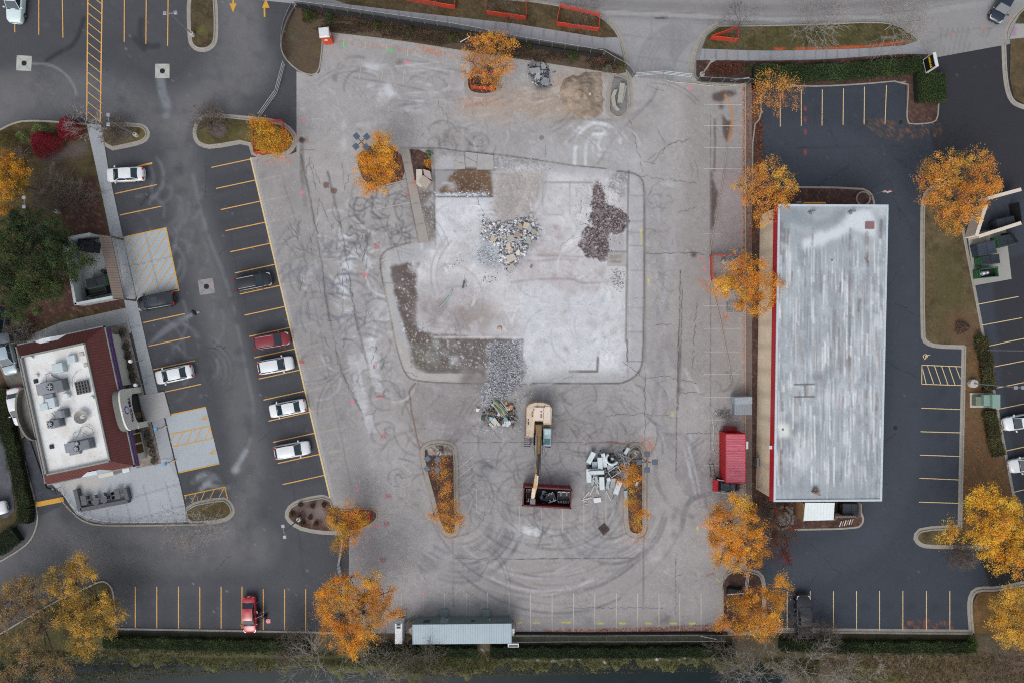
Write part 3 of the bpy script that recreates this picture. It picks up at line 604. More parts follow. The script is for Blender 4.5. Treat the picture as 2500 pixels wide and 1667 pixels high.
GRV = [(1188,842),(1214,832),(1240,838),(1278,826),(1276,870),(1286,905),(1268,950),(1240,960),(1215,990),(1178,998),(1172,960),(1190,925),(1202,890),(1186,865)]
cs.poly(GRV,c(132,132,138),.95,2,6); cs.specks(GRV,3200,[c(206,208,212),c(70,70,74),c(166,168,172),c(98,98,102)],.9)
cs.poly([(1177,985),(1262,985),(1262,1040),(1180,1040)],c(84,84,84),.8,4,6)
cs.specks([(1150,960),(1300,900),(1300,1060),(1150,1060)],260,[c(222,222,224),c(60,60,62)],.8)
RUB = [(1170,540),(1250,545),(1300,520),(1320,580),(1270,660),(1170,650)]
cs.poly(RUB,c(150,152,160),.75,6,10)
cs.poly([(1158,600),(1215,590),(1230,630),(1190,650),(1160,630)],c(176,188,194),.6,8,8)
cs.specks(RUB,1100,[c(214,216,220),c(98,98,104),c(180,172,160)],.8)
cs.poly(tl(2,0,[(160,570),(330,580),(330,830),(230,840),(150,650)]),c(84,84,86),.85,3,5)
# black/rubber mess by the tree islands, left concrete sidewalk strip colours
cs.stroke(tl(1,1,[(1370,0),(1410,240),(1490,660)]),1.8,c(84,80,76),.8,1); cs.stroke(tl(1,2,[(1460,380),(1405,450),(1430,640),(1490,940),(1520,980)]),2.2,c(104,74,54),.85,1)
cs.crack([(1128,1080),(1250,1079),(1560,1080)],c(96,94,96),.5,1.3,1)
cs.crack([(1250,1364),(1545,1361)],c(86,84,86),.8,1.7,.8); cs.crack([(1107,1363),(1250,1364)],a=.5); cs.stroke([(1572,1306),(1570,1480)],2,c(100,98,100),.8,1.2,.2)
cs.stroke([(1105,1250),(1107,1480)],1.6,c(108,106,108),.7,1); cs.crack([(1380,1483),(1620,1483)],c(110,108,110),.5); cs.crack([(1650,1360),(1649,1500)],c(112,110,112),.5)
cs.poly([(1005,1250),(1107,1250),(1107,1480),(1005,1480)],c(150,150,154),.25,6)
for x,y,rx,ry in ((1619,1507,20,16),(1436,1512,8,8),(1170,1474,4,7),(835,1020,5,11),(770,490,3,3),(1645,1305,9,9),(1645,1258,7,12),(1265,1250,12,5),(1181,1064,4,7),(1176,1040,5,6),(645,427,4,5),(640,432,4,4),(758,922,6,2.5),(820,1082,3,3),(873,1165,7,2),(705,583,4,4)): cs.blob(x,y,rx,ry,c(92,88,88),.65,3,3,.2,20)
for x,y in ((1487,1100),(1490,1080)): cs.blob(x,y,9,6,c(100,94,90),.7,5,4)
cs.stroke([(1420,1085),(1480,1075),(1530,1085),(1548,1082),(1575,1078)],3,c(120,74,54),.7,2,.5,2)
# fallen leaves along kerbs
for q,n in (([(800,95),(1150,135),(1150,150),(800,105)],500),([(1015,105),(1080,112),(1080,140),(1020,120)],260),([(1811,200),(1821,200),(1821,1240),(1813,1240)],1700),([(1330,1537),(1780,1525),(1780,1546),(1330,1546)],1500),([(1520,1250),(1532,1090),(1570,1075),(1585,1110),(1585,1330),(1520,1330)],700),([(1020,1090),(1120,1080),(1125,1330),(1090,1330),(1030,1150)],380),([(720,300),(735,330),(715,400),(625,400),(700,380)],240),([(1700,680),(1760,690),(1760,740),(1712,700)],240),([(1766,765),(1780,768),(1776,790),(1768,780)],90),([(1100,240),(1210,240),(1240,262),(1120,262)],160),([(1560,1060),(1600,1070),(1590,1130),(1574,1130)],220)):
    cs.specks(q,n,[c(178,104,56),c(150,88,56),c(204,124,58)],.85)
cs.specks([(610,60),(1820,60),(1820,1540),(860,1540)],3600,[c(200,200,202),c(108,108,110),c(182,184,188)],.5)
# survey paint
PK,RD,GN,YL = c(238,96,130),c(186,70,74),c(70,190,110),c(198,190,70)
for x,y,rx,ry in tuple((a / 3.76 + 625,b / 3.76,u,v) for a,b,u,v in ((1385,573,8,4),(430,1100,8,3.5),(245,1445,7,3))) + ((738,471,7,4),(860,979,4,8),(873,1192,4,7),(922,1240,5,4),(921,1283,5,5),(1033,1446,5,4),(1684,216,7,3.5),(1682,179,7,3),(1533,215,4,8),(1540,217,8,3),(1711,628,5,4),(1711,1220,4,3),(1712,1282,5,5),(1783,1430,4,4),(1720,656,3,6)): cs.blob(x,y,rx * .8,ry * .8,PK,.65,2,1)
for x,y in ((838,110),(953,124)):
    cs.stroke([(x - 7,y),(x + 8,y)],3,GN,.7,1.5); cs.stroke([(x - 4,y - 4),(x + 5,y + 4)],2,GN,.6,1.5)
SVY = []
def hatch(x,y,n,w,h,d=3.0):
    for i in range(n): SVY.append(((x + i * d - w / 2,y + h / 2),(x + i * d + w / 2,y - h / 2)))
    for i in range(0,n - 1,2): SVY.append(((x + i * d - w / 2,y - h / 3),(x + i * d + d,y + h / 3)))
for x,y,n in ((930,1065,5),(942,1210,5),(938,1278,4),(930,1366,4)): hatch(x,y,n,2,12,3.6)
hatch(921,967,6,8,6); hatch(912,894,3,1,11)
for i in range(5): SVY += [((989,468 + 3.6 * i),(1002,463 + 3.6 * i)),((914,596 + 3.4 * i),(927,593 + 3.4 * i))]
for i in range(4): cs.stroke([(884,668 + 3 * i),(896,666 + 3 * i)],1.6,c(206,110,116),.7,1)
cs.poly([(732,881),(742,879),(744,886),(733,887)],c(176,82,64),.9,1)
for x in (1270,1332,1386,1471,1558,1602,1720): SVY += [((x - 8,1534),(x + 8,1534)),((x - 6,1538),(x + 7,1538))]
for x,y,n in ((1310,1520,8),(1382,1519,10),(1466,1521,7),(1520,1521,8),(1583,1521,7),(1644,1521,7),(1690,1521,7),(1269,1519,4)): cs.stroke([(x - n,y),(x + n,y)],2,YL,.85,1)
for q in ([(1702,1284),(1704,1296)],[(1750,1413),(1757,1421)],[(1641,1005),(1642,1018)],[(1583,682),(1584,696)],[(1565,560),(1566,600)]): cs.stroke(q,2,YL,.75,1)
cs.stroke([(1725,1405),(1742,1399)],3,c(140,80,66),.7,2,.3)
cs.stroke([(777,1428),(778,1431)],2,YL,.6)
for k in range(260):
    x,y = R.uniform(880,1640),R.uniform(180,1400); cs.blob(x,y,R.uniform(3,18),R.uniform(2,10),R.choice([c(112,112,116),c(176,178,184),c(128,122,120),c(190,194,200)]),R.uniform(.12,.32),6,4,.5,R.uniform(0,180))
for k in range(50):
    x,y = R.uniform(720,1650),R.uniform(180,1500); cs.crack([(x,y),(x + R.uniform(-40,40),y + R.uniform(-40,40))],c(98,98,102),.4,1.1,4)
for k in range(260):
    x,y = R.uniform(1010,1520),R.uniform(450,920); cs.blob(x,y,R.uniform(4,26),R.uniform(2,12),R.choice([c(146,146,152),c(212,216,222),c(158,148,146),c(132,128,128)]),R.uniform(.15,.42),8,4,.6,R.uniform(0,180))
cs.poly([(1020,700),(1130,690),(1200,740),(1200,815),(1065,815),(1020,780)],c(134,124,122),.5,14,22,.6); cs.poly([(1230,600),(1330,590),(1470,640),(1500,700),(1380,720),(1250,690)],c(158,148,150),.45,14,22,.7)
cs.poly([(1200,480),(1300,470),(1350,540),(1260,570)],c(150,146,146),.4,12,16,.6)
for k in range(60): cs.arc(R.uniform(1050,1500),R.uniform(470,900),R.uniform(15,90),(a0 := R.uniform(0,360)),a0 + R.uniform(20,90),R.uniform(1.2,3.5),R.choice([c(128,128,134),c(150,144,144),c(220,222,226)]),R.uniform(.25,.5),2,.5)
cs.specks([(610,60),(1820,60),(1820,1540),(860,1540)],5000,[c(196,196,198),c(116,115,115),c(178,176,172)],.45)
for k in range(46):
    x,y = R.uniform(740,1640),R.uniform(180,1440); a1 = R.uniform(0,360); L_ = R.uniform(25,80); r = R.uniform(40,150); al_ = R.uniform(.15,.45)
    for d in (0,R.uniform(9,14)): cs.arc(x,y,r + d,a1,a1 + L_,R.uniform(1.4,2.6),c(84,84,88),al_,1.2,.3,0)
for k in range(40): cs.arc(R.uniform(1120,1500),R.uniform(1060,1260),R.uniform(20,70),(a0 := R.uniform(0,360)),a0 + R.uniform(60,200),R.uniform(1.4,3),c(82,82,88),R.uniform(.25,.5),1.2,.3)
for k in range(60): cs.blob(R.uniform(900,1640),R.uniform(160,1420),R.uniform(15,60),R.uniform(8,26),R.choice([c(146,134,122),c(130,122,116),c(178,178,178)]),R.uniform(.15,.32),16,10,.6,R.uniform(0,180))
for q in ([(1024,1100),(1036,1080),(1065,1072),(1102,1076),(1118,1096),(1121,1220),(1124,1304),(1100,1313),(1078,1304),(1062,1268),(1052,1220),(1032,1150),(1024,1100)],[(1524,1105),(1529,1086),(1552,1078),(1574,1087),(1580,1110),(1579,1250),(1580,1300),(1566,1312),(1545,1312),(1525,1300),(1521,1200),(1524,1105)]): cs.stroke(q,1.6,c(120,78,58),.75,1.2,.2,1)
cs.grit(.15); cs.var(.08,9,3); cs.var(.06,34,3)
sheet("concrete_lot",[(724,175),(700,100),(690,70),(760,60),(1140,100),(1540,175),(1560,190),(1690,200),(1822,203),(1822,1545),(852,1545),(852,1292),(808,1228),(611,385),(700,380),(724,372)],.115,.012,cs,PV)
ribbon("pavement_cracks",cs.cr,mat("concrete_crack",c(92,90,89),.9,var=.35,scale=4),.0161)
# entrance mouth shares the lot's paving; sidewalks
def walk(name,poly,rgb,joints=(),z=.1,seed=1,noise=.05,marks=None,leafy=0,step=.2):
    xs = [p[0] for p in poly]; ys = [p[1] for p in poly]; cv = Canvas(min(xs) - 4,min(ys) - 4,max(xs) + 4,max(ys) + 4,rgb,seed + 200)
    cv.var(.07,30); cv.var(noise,5)
    for q in joints: cv.stroke(q,1.4,tuple(v * .45 for v in rgb),.8,1)
    if marks: marks(cv)
    if leafy: cv.specks(poly,leafy,[G_LEAF,c(140,90,60)],.7)
    if z > .05: slabm(name + "_base",poly,-.05,z + .046,KERB)
    return sheet(name,poly,step,z,cv,PV)
SWA,SWB = [(726,0),(850,12),(1000,30),(1250,58),(1468,93),(1510,92)],[(1520,138),(1478,120),(1400,115),(1250,93),(1000,52),(850,28),(718,10)]
walk("sidewalk",[(600,-30),(700,-16)] + SWA + SWB + [(640,2),(600,0)],c(142,143,148),[[(740 + 29.5 * k,-6 + 3.6 * k),(736 + 29.5 * k,22 + 3.6 * k)] for k in range(26)],z=.05)
RSA,RSB = tl(2,0,[(1740,450),(2050,462),(2350,470)]) + tl(3,0,[(340,465),(830,450),(1240,420),(1390,375)]),tl(3,0,[(1465,503),(1240,500),(530,550),(0,562)]) + tl(2,0,[(1720,555)])
walk("sidewalk",RSA + RSB,c(140,142,147),[[(1720 + 27 * k,118),(1720 + 27 * k,152)] for k in range(18)] ,z=.05,seed=3)
walk("sidewalk",[(2463,97),(2478,60),(2560,58),(2620,62),(2620,76),(2540,90)],c(150,148,146),z=.05,seed=4,marks=lambda cv: cv.poly([(2471,66),(2482,67),(2478,90),(2467,90)],c(150,112,146),.7,1))
# strip walk and mulch between lot and brick-free side building
walk("footpath",[(1821,200),(1836,200),(1836,1240),(1820,1240)],c(112,102,98),[[(1820,240 + 56 * k),(1836,241 + 56 * k)] for k in range(18)],z=.014 + .02,seed=5,leafy=500)
def bed(name,poly,rgb,tints,n,z=.09,seed=9,step=.2,extra=None,kind='structure',var=.22):
    xs = [p[0] for p in poly]; ys = [p[1] for p in poly]; cv = Canvas(min(xs) - 4,min(ys) - 4,max(xs) + 4,max(ys) + 4,rgb,seed)
    cv.var(var,24); cv.var(.9,34,tint=tuple(v * 1.35 for v in rgb)); cv.var(.9,26,tint=tuple(v * .62 for v in rgb)); cv.var(.28,6); cv.specks(poly,n,tints,.7)
    if extra: extra(cv)
    return sheet(name,poly,step,z,cv,GV,kind=kind)
MUT = [c(120,92,80),c(52,38,34),c(150,116,96)]
GRT = [c(112,100,64),c(46,52,30),c(130,84,48),c(100,106,60)]
def mulch(poly,n=900,**k): return bed("mulch_bed",poly,c(72,54,50),MUT,n,**k)
def lawn(poly,n=900,rgb=c(78,72,50),**k): return bed("grass_verge",poly,rgb,GRT,n,**k)
mulch([(1835,200),(1862,200),(1862,1260),(1830,1262)],1800,z=.03)
# verges beside the street
lawn([(700,-40),(960,-20),(1310,8),(1365,18),(1455,40),(1475,52),(1497,75),(1508,92),(1468,93),(1250,58),(1000,30),(850,12)],3200,rgb=c(76,66,48),seed=61,z=.045)
lawn(tl(2,0,[(1740,450),(1790,330),(1900,250),(2100,235),(2350,235)]) + tl(3,0,[(530,228),(990,203),(1180,235),(1300,295),(1390,375),(1240,420),(830,450),(340,465),(0,465)]) + tl(2,0,[(2050,462)]),3200,rgb=c(70,68,44),seed=62,z=.045,extra=lambda cv: [cv.stroke(tl(3,0,[(60,455),(500,452),(900,430),(1300,385)]),4,c(176,88,56),.8,3,.6),cv.stroke(tl(3,0,[(1040,350),(1180,350)]),2,c(170,160,160),.5,1)])
mulch(tl(2,0,[(1690,560),(2350,562)]) + tl(3,0,[(530,550),(1240,500),(1490,505),(1530,520),(1570,900),(1560,1130),(1300,1150),(1270,1100),(1260,750),(700,790),(150,810)]) + tl(2,0,[(2200,830),(2190,760),(1750,750),(1690,700)]),2600,seed=63)
# planting band, with kerb to the lot
mulch([(722,12),(850,28),(1000,52),(1250,93),(1400,115),(1478,122),(1520,142),(1528,178),(1505,182),(1338,157),(1145,128),(960,98),(792,80),(786,140),(780,178),(760,187),(725,175),(690,140),(683,100),(700,45)],4200,seed=64,
      extra=lambda cv: [cv.poly([(680,20),(1530,20),(1530,190),(680,190)],c(88,78,66),.6,2),cv.poly([(690,60),(780,60),(782,180),(740,182),(700,150)],c(84,74,58),.5,8,6),cv.blob(713,92,5,5,c(60,120,80),.6),cv.var(.4,30,tint=c(92,84,58))])
def auto(poly): P = [W(*p) for p in poly]; return -1 if sum(P[i - 1].x * P[i].y - P[i].x * P[i - 1].y for i in range(len(P))) > 0 else 1
kerb([(1505,184),(1338,159),(1145,130),(960,100),(794,82)],side=-1)
kerb([(790,92),(786,140),(780,178),(760,187),(725,175),(690,140),(683,100),(700,45),(722,10)],side=-1)
def island(poly,fill,rgb=None,smooth=2,seed=70,n=500,kb=True,**kw):
    q = chaikin(list(poly),smooth,True)
    (mulch if fill == 'mulch' else lawn)(q,n,seed=seed,**({'rgb': rgb} if rgb and fill != 'mulch' else {}),**kw)
    if kb: kerb(q,True,side=auto(q),smooth=0)
island([(466,-30),(467,95),(477,114),(496,119),(514,112),(523,95),(522,20),(516,-30)],'lawn',c(74,66,50),seed=71,extra=lambda cv: cv.blob(492,75,8,8,c(100,108,40),.6))
island([(480,322),(487,299),(505,285),(600,294),(680,302),(710,324),(718,345),(706,366),(690,373),(625,382),(610,338),(516,355),(494,350),(483,340)],'lawn',c(84,78,50),smooth=1,seed=72,extra=lambda cv: [cv.blob(535,318,19,19,c(96,90,92),.9),cv.stroke([(526,310),(540,320)],2,c(60,58,56),.8),cv.specks([(620,300),(715,300),(715,375),(625,375)],500,[c(190,110,40),c(170,90,40)])])
island([(703,1255),(715,1236),(742,1224),(803,1214),(812,1247),(870,1244),(908,1242),(920,1252),(917,1266),(900,1279),(870,1292),(811,1296),(744,1288),(713,1271)],'mulch',smooth=1,seed=73,extra=lambda cv: [cv.var(.9,40,tint=c(122,110,108)),cv.specks([(800,1240),(915,1240),(915,1290),(800,1295)],300,[c(190,110,40),c(170,90,40)])])
island([(1035,1100),(1045,1090),(1065,1085),(1097,1087),(1107,1098),(1108,1220),(1112,1296),(1100,1301),(1088,1296),(1074,1268),(1064,1220),(1044,1150)],'mulch',smooth=1,seed=74,extra=lambda cv: [cv.specks([(1040,1088),(1105,1088),(1105,1110),(1050,1112)],300,[c(190,186,180)]),cv.specks([(1045,1130),(1108,1120),(1112,1300),(1080,1300)],120,[c(196,120,50),c(160,92,46)])])
island([(1536,1105),(1540,1096),(1552,1089),(1563,1096),(1568,1110),(1567,1250),(1569,1291),(1561,1300),(1547,1300),(1535,1291),(1532,1200)],'mulch',smooth=1,seed=75,extra=lambda cv: [cv.specks([(1535,1130),(1568,1130),(1568,1300),(1535,1300)],160,[c(196,120,50),c(170,96,50)]),cv.blob(1552,1105,14,13,c(120,116,108),.9)])
island([(1496,189),(1507,187),(1530,194),(1531,205),(1532,262),(1526,277),(1515,285),(1502,284),(1490,274),(1488,260)],'mulch',smooth=1,seed=76,extra=lambda cv: cv.poly([(1488,190),(1532,190),(1532,285),(1490,285)],c(122,124,124),.9,2))
island([(1142,185),(1143,213),(1152,225),(1175,229),(1203,227),(1212,219),(1214,185)],'mulch',smooth=1,seed=77,n=300)
# planting round the left-hand tree and the strip walk into the old building
mulch(chaikin([(868,385),(905,352),(976,362),(992,440),(940,458),(890,452)],1,True),700,seed=78,extra=lambda cv: cv.specks([(868,385),(905,352),(976,362),(992,440),(940,458)],500,[c(196,120,50)]))
mulch([(1001,366),(1022,367),(1040,376),(1050,392),(1054,420),(1036,450),(1012,440)],300,seed=79)
walk("footpath",[(976,363),(998,364),(1012,430),(1034,530),(1048,591),(1024,594),(1005,500),(989,417)],c(150,144,138),[[(983,400),(1006,396)],[(994,450),(1017,446)],[(1004,500),(1028,494)],[(1014,550),(1040,544)]],z=.06,seed=8,marks=lambda cv: [cv.stroke([(1008 + 2 * i,440 + 5 * i),(1018 + 2 * i,436 + 5 * i)],1.8,c(200,92,90),.8,1) for i in range(6)])
kerb([(924,458),(960,450),(992,441)],side=1,gut=0,smooth=0)
# left landscape, sidewalk, patio
lawn([(-260,420),(-60,340),(0,318),(25,305),(53,296),(90,295),(155,299),(212,304),(237,417),(308,752),(150,787),(62,818),(60,1240),(20,1330),(-260,1480)],6000,rgb=c(74,66,44),seed=81,step=.3,extra=lambda cv: [
    cv.poly([(225,430),(237,440),(308,752),(180,762),(60,805),(40,790),(110,730),(180,560),(130,500),(170,450)],c(76,52,48),.95,4,6),cv.specks([(225,430),(308,752),(60,805),(110,730),(180,560),(130,500)],3500,MUT,.7),
    cv.poly([(120,370),(215,345),(210,375),(130,400),(90,390)],c(96,88,88),.8,7,6),cv.stroke([(130,400),(122,450),(100,470)],3,c(150,146,140),.6,4,.3,2),
    cv.poly([(90,410),(200,390),(190,460),(110,480)],c(84,74,54),.6,10,8),cv.poly([(-260,900),(40,900),(70,1240),(-260,1300)],c(88,66,54),.7,10)])
kerb([(-60,345),(0,322),(25,308),(53,299),(90,298),(155,302),(212,306)],side=1,w=.25,gut=0,h=.15)
island([(250,308),(340,311),(352,317),(357,328),(350,340),(325,348),(259,361)],'lawn',c(88,76,50),smooth=1,seed=82,extra=lambda cv: cv.blob(292,330,30,20,c(104,98,94),.7,8,8))
SWL = [(212,303),(248,306),(266,417),(312,632),(357,834),(452,1232),(455,1276),(252,1279),(213,1271),(186,1255),(160,1213),(142,1185),(300,1150),(395,1130),(392,1110),(330,834),(308,752),(237,417)]
walk("sidewalk",[(212,303),(248,306),(266,417),(312,632),(357,834),(436,1166),(404,1173),(330,840),(308,752),(237,417)],c(150,155,160),[[(248,470),(280,462)],[(268,585),(305,577)],[(290,650),(320,645)],[(300,725),(335,717)],[(318,800),(350,792)],[(350,920),(376,914)],[(370,1010),(402,1003)],[(398,1120),(425,1115)]],z=.1,seed=11)
walk("footpath",[(68,820),(150,787),(308,752),(322,812),(262,830),(130,865),(66,860)],c(146,148,150),[[(205,775),(212,800)],[(140,792),(146,820)]],z=.1,seed=12)
walk("patio",[(118,1170),(335,1130),(404,1120),(437,1166),(452,1232),(457,1273),(252,1277),(213,1269),(186,1253),(160,1213)],c(160,165,172),z=.106,joints=[[(215,1245),(440,1180)],[(350,1180),(375,1276)],[(405,1175),(430,1276)],[(300,1190),(322,1278)],[(262,1240),(270,1278)],[(330,1268),(455,1232)]],seed=13,marks=lambda cv: cv.blob(200,1180,60,14,c(186,172,152),.5,6,10))
walk("footpath",[(340,965),(402,955),(418,1015),(360,1032)],c(158,158,158),z=.148,seed=14)
kerb([(130,1190),(150,1215),(186,1257),(213,1273),(252,1281),(457,1278),(500,1277)],side=-1,w=.2,gut=0,h=.14)
island([(457,1238),(543,1221),(557,1230),(564,1246),(561,1254),(546,1264),(500,1270),(460,1270)],'lawn',c(84,76,54),smooth=1,seed=83)
bed("gravel_bed",[(256,800),(310,788),(395,1130),(335,1142),(300,980)],c(128,120,114),[c(170,160,150),c(80,70,66)],2500,seed=84,z=.11)
# bottom-left corner islands
island([(-120,1620),(0,1552),(128,1474),(197,1445),(247,1421),(262,1424),(274,1440),(277,1470),(280,1560),(200,1600)],"lawn",c(70,68,44),smooth=0,seed=85,kb=False,n=1600)
kerb([(-120,1618),(0,1550),(128,1472),(197,1443),(247,1418),(262,1423),(274,1438),(278,1468),(278,1535)],side=1,w=.2,gut=0)
kerb([(20,1000),(60,1130),(90,1240),(92,1270),(80,1310),(50,1340),(-60,1400)],side=1,w=.2,gut=0)
kerb([(278,1536),(590,1541),(850,1546)],side=1,w=.25,gut=0,smooth=0)
bed("drive_lane",[(55,1070),(70,1060),(115,1190),(150,1200),(155,1230),(95,1260),(86,1200)],c(66,68,76),[c(90,90,95)],80,seed=86,z=.16,var=.05)
bed("drive_lane_concrete",[(-20,850),(38,815),(60,850),(80,1060),(55,1072),(30,960)],c(122,118,112),[c(90,90,95)],80,seed=87,z=.16,var=.05)
bed("drive_lane_concrete",[(-120,720),(60,770),(62,850),(-120,900)],c(96,90,84),[c(90,90,95)],80,seed=88,z=.155,var=.08)
bed("asphalt_strip",[(-200,1060),(0,1050),(28,1130),(38,1245),(20,1262),(-200,1290)],c(78,80,86),[c(120,120,124)],200,seed=89,z=.155,var=.05)
# right side islands
lawn([(2256,520),(2262,478),(2280,462),(2310,455),(2335,500),(2346,560),(2399,834),(2468,1206),(2505,1300),(2480,1335),(2365,1330),(2262,1328),(2246,1322),(2238,1310),(2250,1295),(2348,1290),(2358,842),(2285,840),(2263,832),(2257,820)],5200,rgb=c(86,76,56),seed=91,extra=lambda cv: [
    cv.poly([(2358,842),(2400,842),(2470,1210),(2505,1300),(2350,1290)],c(104,84,60),.5,8,8),cv.specks([(2358,842),(2400,842),(2470,1210),(2350,1290)],2200,[c(150,84,50),c(120,72,46)]),cv.poly([(2270,600),(2330,600),(2380,820),(2290,825)],c(78,74,46),.6,12,8),cv.poly([(2310,760),(2385,760),(2395,840),(2320,835)],c(110,80,66),.5,10,8)])
kerb([(2348,1290),(2358,842)],side=1,smooth=0); kerb([(2358,842),(2285,840),(2263,832),(2257,820),(2256,520),(2262,478),(2280,462),(2310,455)],side=1,smooth=1)
kerb([(2346,560),(2399,834),(2470,1210)],side=1,gut=.25); kerb([(2420,1329),(2365,1330),(2262,1328),(2246,1322),(2238,1310),(2250,1295),(2348,1290)],side=1,smooth=1)
lawn([(2378,1545),(2372,1476),(2388,1444),(2434,1444),(2500,1430),(2700,1400),(2700,1545)],1800,rgb=c(104,80,50),seed=92)
kerb([(2378,1548),(2372,1480),(2376,1452),(2390,1442),(2434,1443),(2500,1429),(2700,1398)],side=1,w=.25,smooth=1)
mulch([(1860,470),(1862,457),(2100,457),(2130,468),(2136,500),(2136,520),(1860,520)],1200,seed=93); kerb([(2136,520),(2136,495),(2128,470),(2100,457),(1850,455)],side=1,w=.25,smooth=1)
mulch([(1850,1180),(2100,1210),(2110,1262),(2098,1286),(1930,1293),(1850,1300)],1700,seed=94); kerb([(1930,1294),(2090,1291),(2106,1280),(2110,1262),(2098,1240)],side=1,w=.25,smooth=2)
mulch([(1836,205),(1860,215),(1860,290),(1838,315),(1838,470),(1836,700)],600,seed=95); kerb([(1838,470),(1839,311),(1860,287),(1858,232)],side=1,smooth=1)
kerb([(1818,200),(1818,1240)],side=1,gut=.28,smooth=0); kerb([(1795,1385),(1770,1400),(1765,1440)],side=-1)
kerb(tl(3,0,[(170,800),(500,800),(800,785),(1280,745),(1275,900),(1265,1060),(1275,1120),(1300,1150),(1500,1140),(1560,1100),(1570,940)]),side=1,smooth=1)
kerb([(2455,108),(2458,190),(2470,245),(2500,258),(2620,300)],side=-1); kerb([(2600,-20),(2510,15),(2480,45),(2462,75),(2462,97)],side=-1)
lawn([(2466,97),(2540,90),(2700,70),(2700,320),(2500,256),(2474,240),(2464,190)],900,rgb=c(86,74,54),seed=96); lawn([(2478,58),(2500,20),(2600,-20),(2700,-20),(2700,60)],400,rgb=c(70,66,48),seed=97)
kerb([(1480,50),(1500,75),(1516,110),(1524,145),(1528,180),(1533,200),(1536,262)],side=1)
kerb([(1756,62),(1720,85),(1705,110),(1695,150),(1692,185),(1703,200),(1730,205),(1810,206)],side=-1)
kerb(tl(3,0,[(1480,505),(1430,420),(1340,320),(1190,230),(990,200),(500,222),(0,235)]) + tl(2,0,[(1890,240)]),side=1,w=.15,gut=.2,smooth=1)
kerb([(1470,42),(1365,16),(1250,0),(1000,-20)],side=-1,w=.15,gut=.2)
kerb([(1840,1543),(2378,1548)],side=1,w=.25,smooth=0); kerb([(1255,1552),(1790,1550)],side=1,w=.2,gut=0,smooth=0)
island([(1765,1440),(1770,1408),(1795,1392),(1846,1400),(1858,1412),(1860,1450),(1858,1540),(1768,1540)],'mulch',smooth=1,seed=98)
# pads
def pad(name,poly,rgb,joints=(),extra=None,z=.018,seed=0): return walk(name,poly,rgb,joints,z=z,seed=20 + seed,marks=extra)
pad("loading_pad",[(300.5,580),(405.6,556.6),(436,705),(334,728)],c(158,166,172),[[(355,569),(390,718)],[(318,650),(420,627)]])
pad("accessible_pad",[(403,1015),(502.6,993),(536,1130.5),(436,1153)],c(160,168,174),seed=1)
for i,(x,y,s_,r) in enumerate(((58.8,155,18.5,3),(396.5,174,17.5,0),(504,700,18.5,-8))):
    q = [(x + s_ * math.sqrt(2) * math.cos(math.radians(45 + 90 * k + r)),y + s_ * math.sqrt(2) * math.sin(math.radians(45 + 90 * k + r))) for k in range(4)]
    p = pad("drain_pad",q,c(168,172,166) if i < 2 else c(138,136,138),[[q[0],q[2]],[q[1],q[3]]],(lambda cv: cv.blob(514,693,3,3,c(220,120,140),.6)) if i == 2 else None,seed=2 + i)
    gm = MB(); gc = W(x,y,.022); gm.tube((gc.x,gc.y,.01),(gc.x,gc.y,.03),.33,.33,20)
    for k in range(5): gm.box((gc.x - .22 + .11 * k,gc.y,.034),(.04,.5,.01))
    tag(gm.build("storm_drain",mat("cast_iron",c(38,40,42),.7,.3)),["round black storm drain in its concrete square nearest the top left pickup","round black storm drain in the concrete square below the light with two heads","round black storm drain in the tilted concrete square with a pink paint spot"][i],"drain","storm drains in the left lot")
pad("bin_pad",tl(3,1,[(1830,580),(2180,520),(2235,995),(1890,1055)]),c(150,148,144),seed=6,z=.02,extra=lambda cv: cv.blob(2415,605,20,12,c(90,90,92),.6,8,6))
for x,y,r,l in ((1170,1474,.0,None),(2185.7,1044,.26,"round black manhole cover in the dark lane right of the long roof"),(1281.5,154,.0,None),(2199,299,.26,"round dark drain cover beside the kerb corner below the square hedge"),(1322,337,.3,"round flush manhole cover in the pale concrete north of the slab")):
    if l:
        gm = MB(); gc = W(x,y); gm.tube((gc.x,gc.y,.0),(gc.x,gc.y,.03),r,r,20); gm.tube((gc.x,gc.y,.03),(gc.x,gc.y,.036),r * .8,r * .8,20); tag(gm.build("manhole_cover",mat("cast_iron",(0,0,0)) if r < .3 else mat("old_iron",c(120,120,120),.8)),l,"manhole cover")
# ---- painted lines
YP = mat("yellow_paint",c(206,160,92),.8,var=.22,scale=6); WP = mat("white_paint",c(174,171,162),.8,var=.2,scale=6); YD = mat("golden_paint",c(196,150,62),.8,var=.18,scale=5); PYL = mat("pale_yellow_paint",c(204,182,136),.8,var=.2,scale=6)
w_ = .12
sg = [((516 + 11.6 * i,409.6 + 51.47 * i),(612 + 12 * i,389 + 51.35 * i)) for i in range(16)] + [((x,y),(x + 102,y - 22)) for x,y in ((270,422),(281.4,473.4),(292.6,526),(349.7,788),(363,844.6),(374.5,901.8),(389,959))]
sg += [((338,405.6),(372,398))] + [((x,1431),(x,1534)) for x in (330.6,383,436,488,540,591)] + [((x,1437),(x,1541)) for x in (643,695,746.5)]
sg += [((36.5,-30),(36.5,80)),((95,-30),(95,86)),((152,-30),(154,93)),((304,-30),(303.5,103)),((357.5,-30),(356.5,108)),((411,-30),(409.5,113))]
sg += [((215,-30),(212,296),.16),((250,-30),(245,300),.16)] + [((215,-16 + 24.2 * k),(249,11 + 24.2 * k),.1) for k in range(13)]
ribbon("parking_lines",sg,YP,.0245,w_); ribbon("boundary_line",[((612,386),(806,1214))],PYL,.026,.2)
A,B_,C_,D_ = (300.5,580),(405.6,556.6),(437,707),(334,730)
h = [(A,B_,.14),(B_,(437,710),.14),((334,733),(345,731),.12),((345,731),(349,727),.12),((420,712),(437,709),.12)]
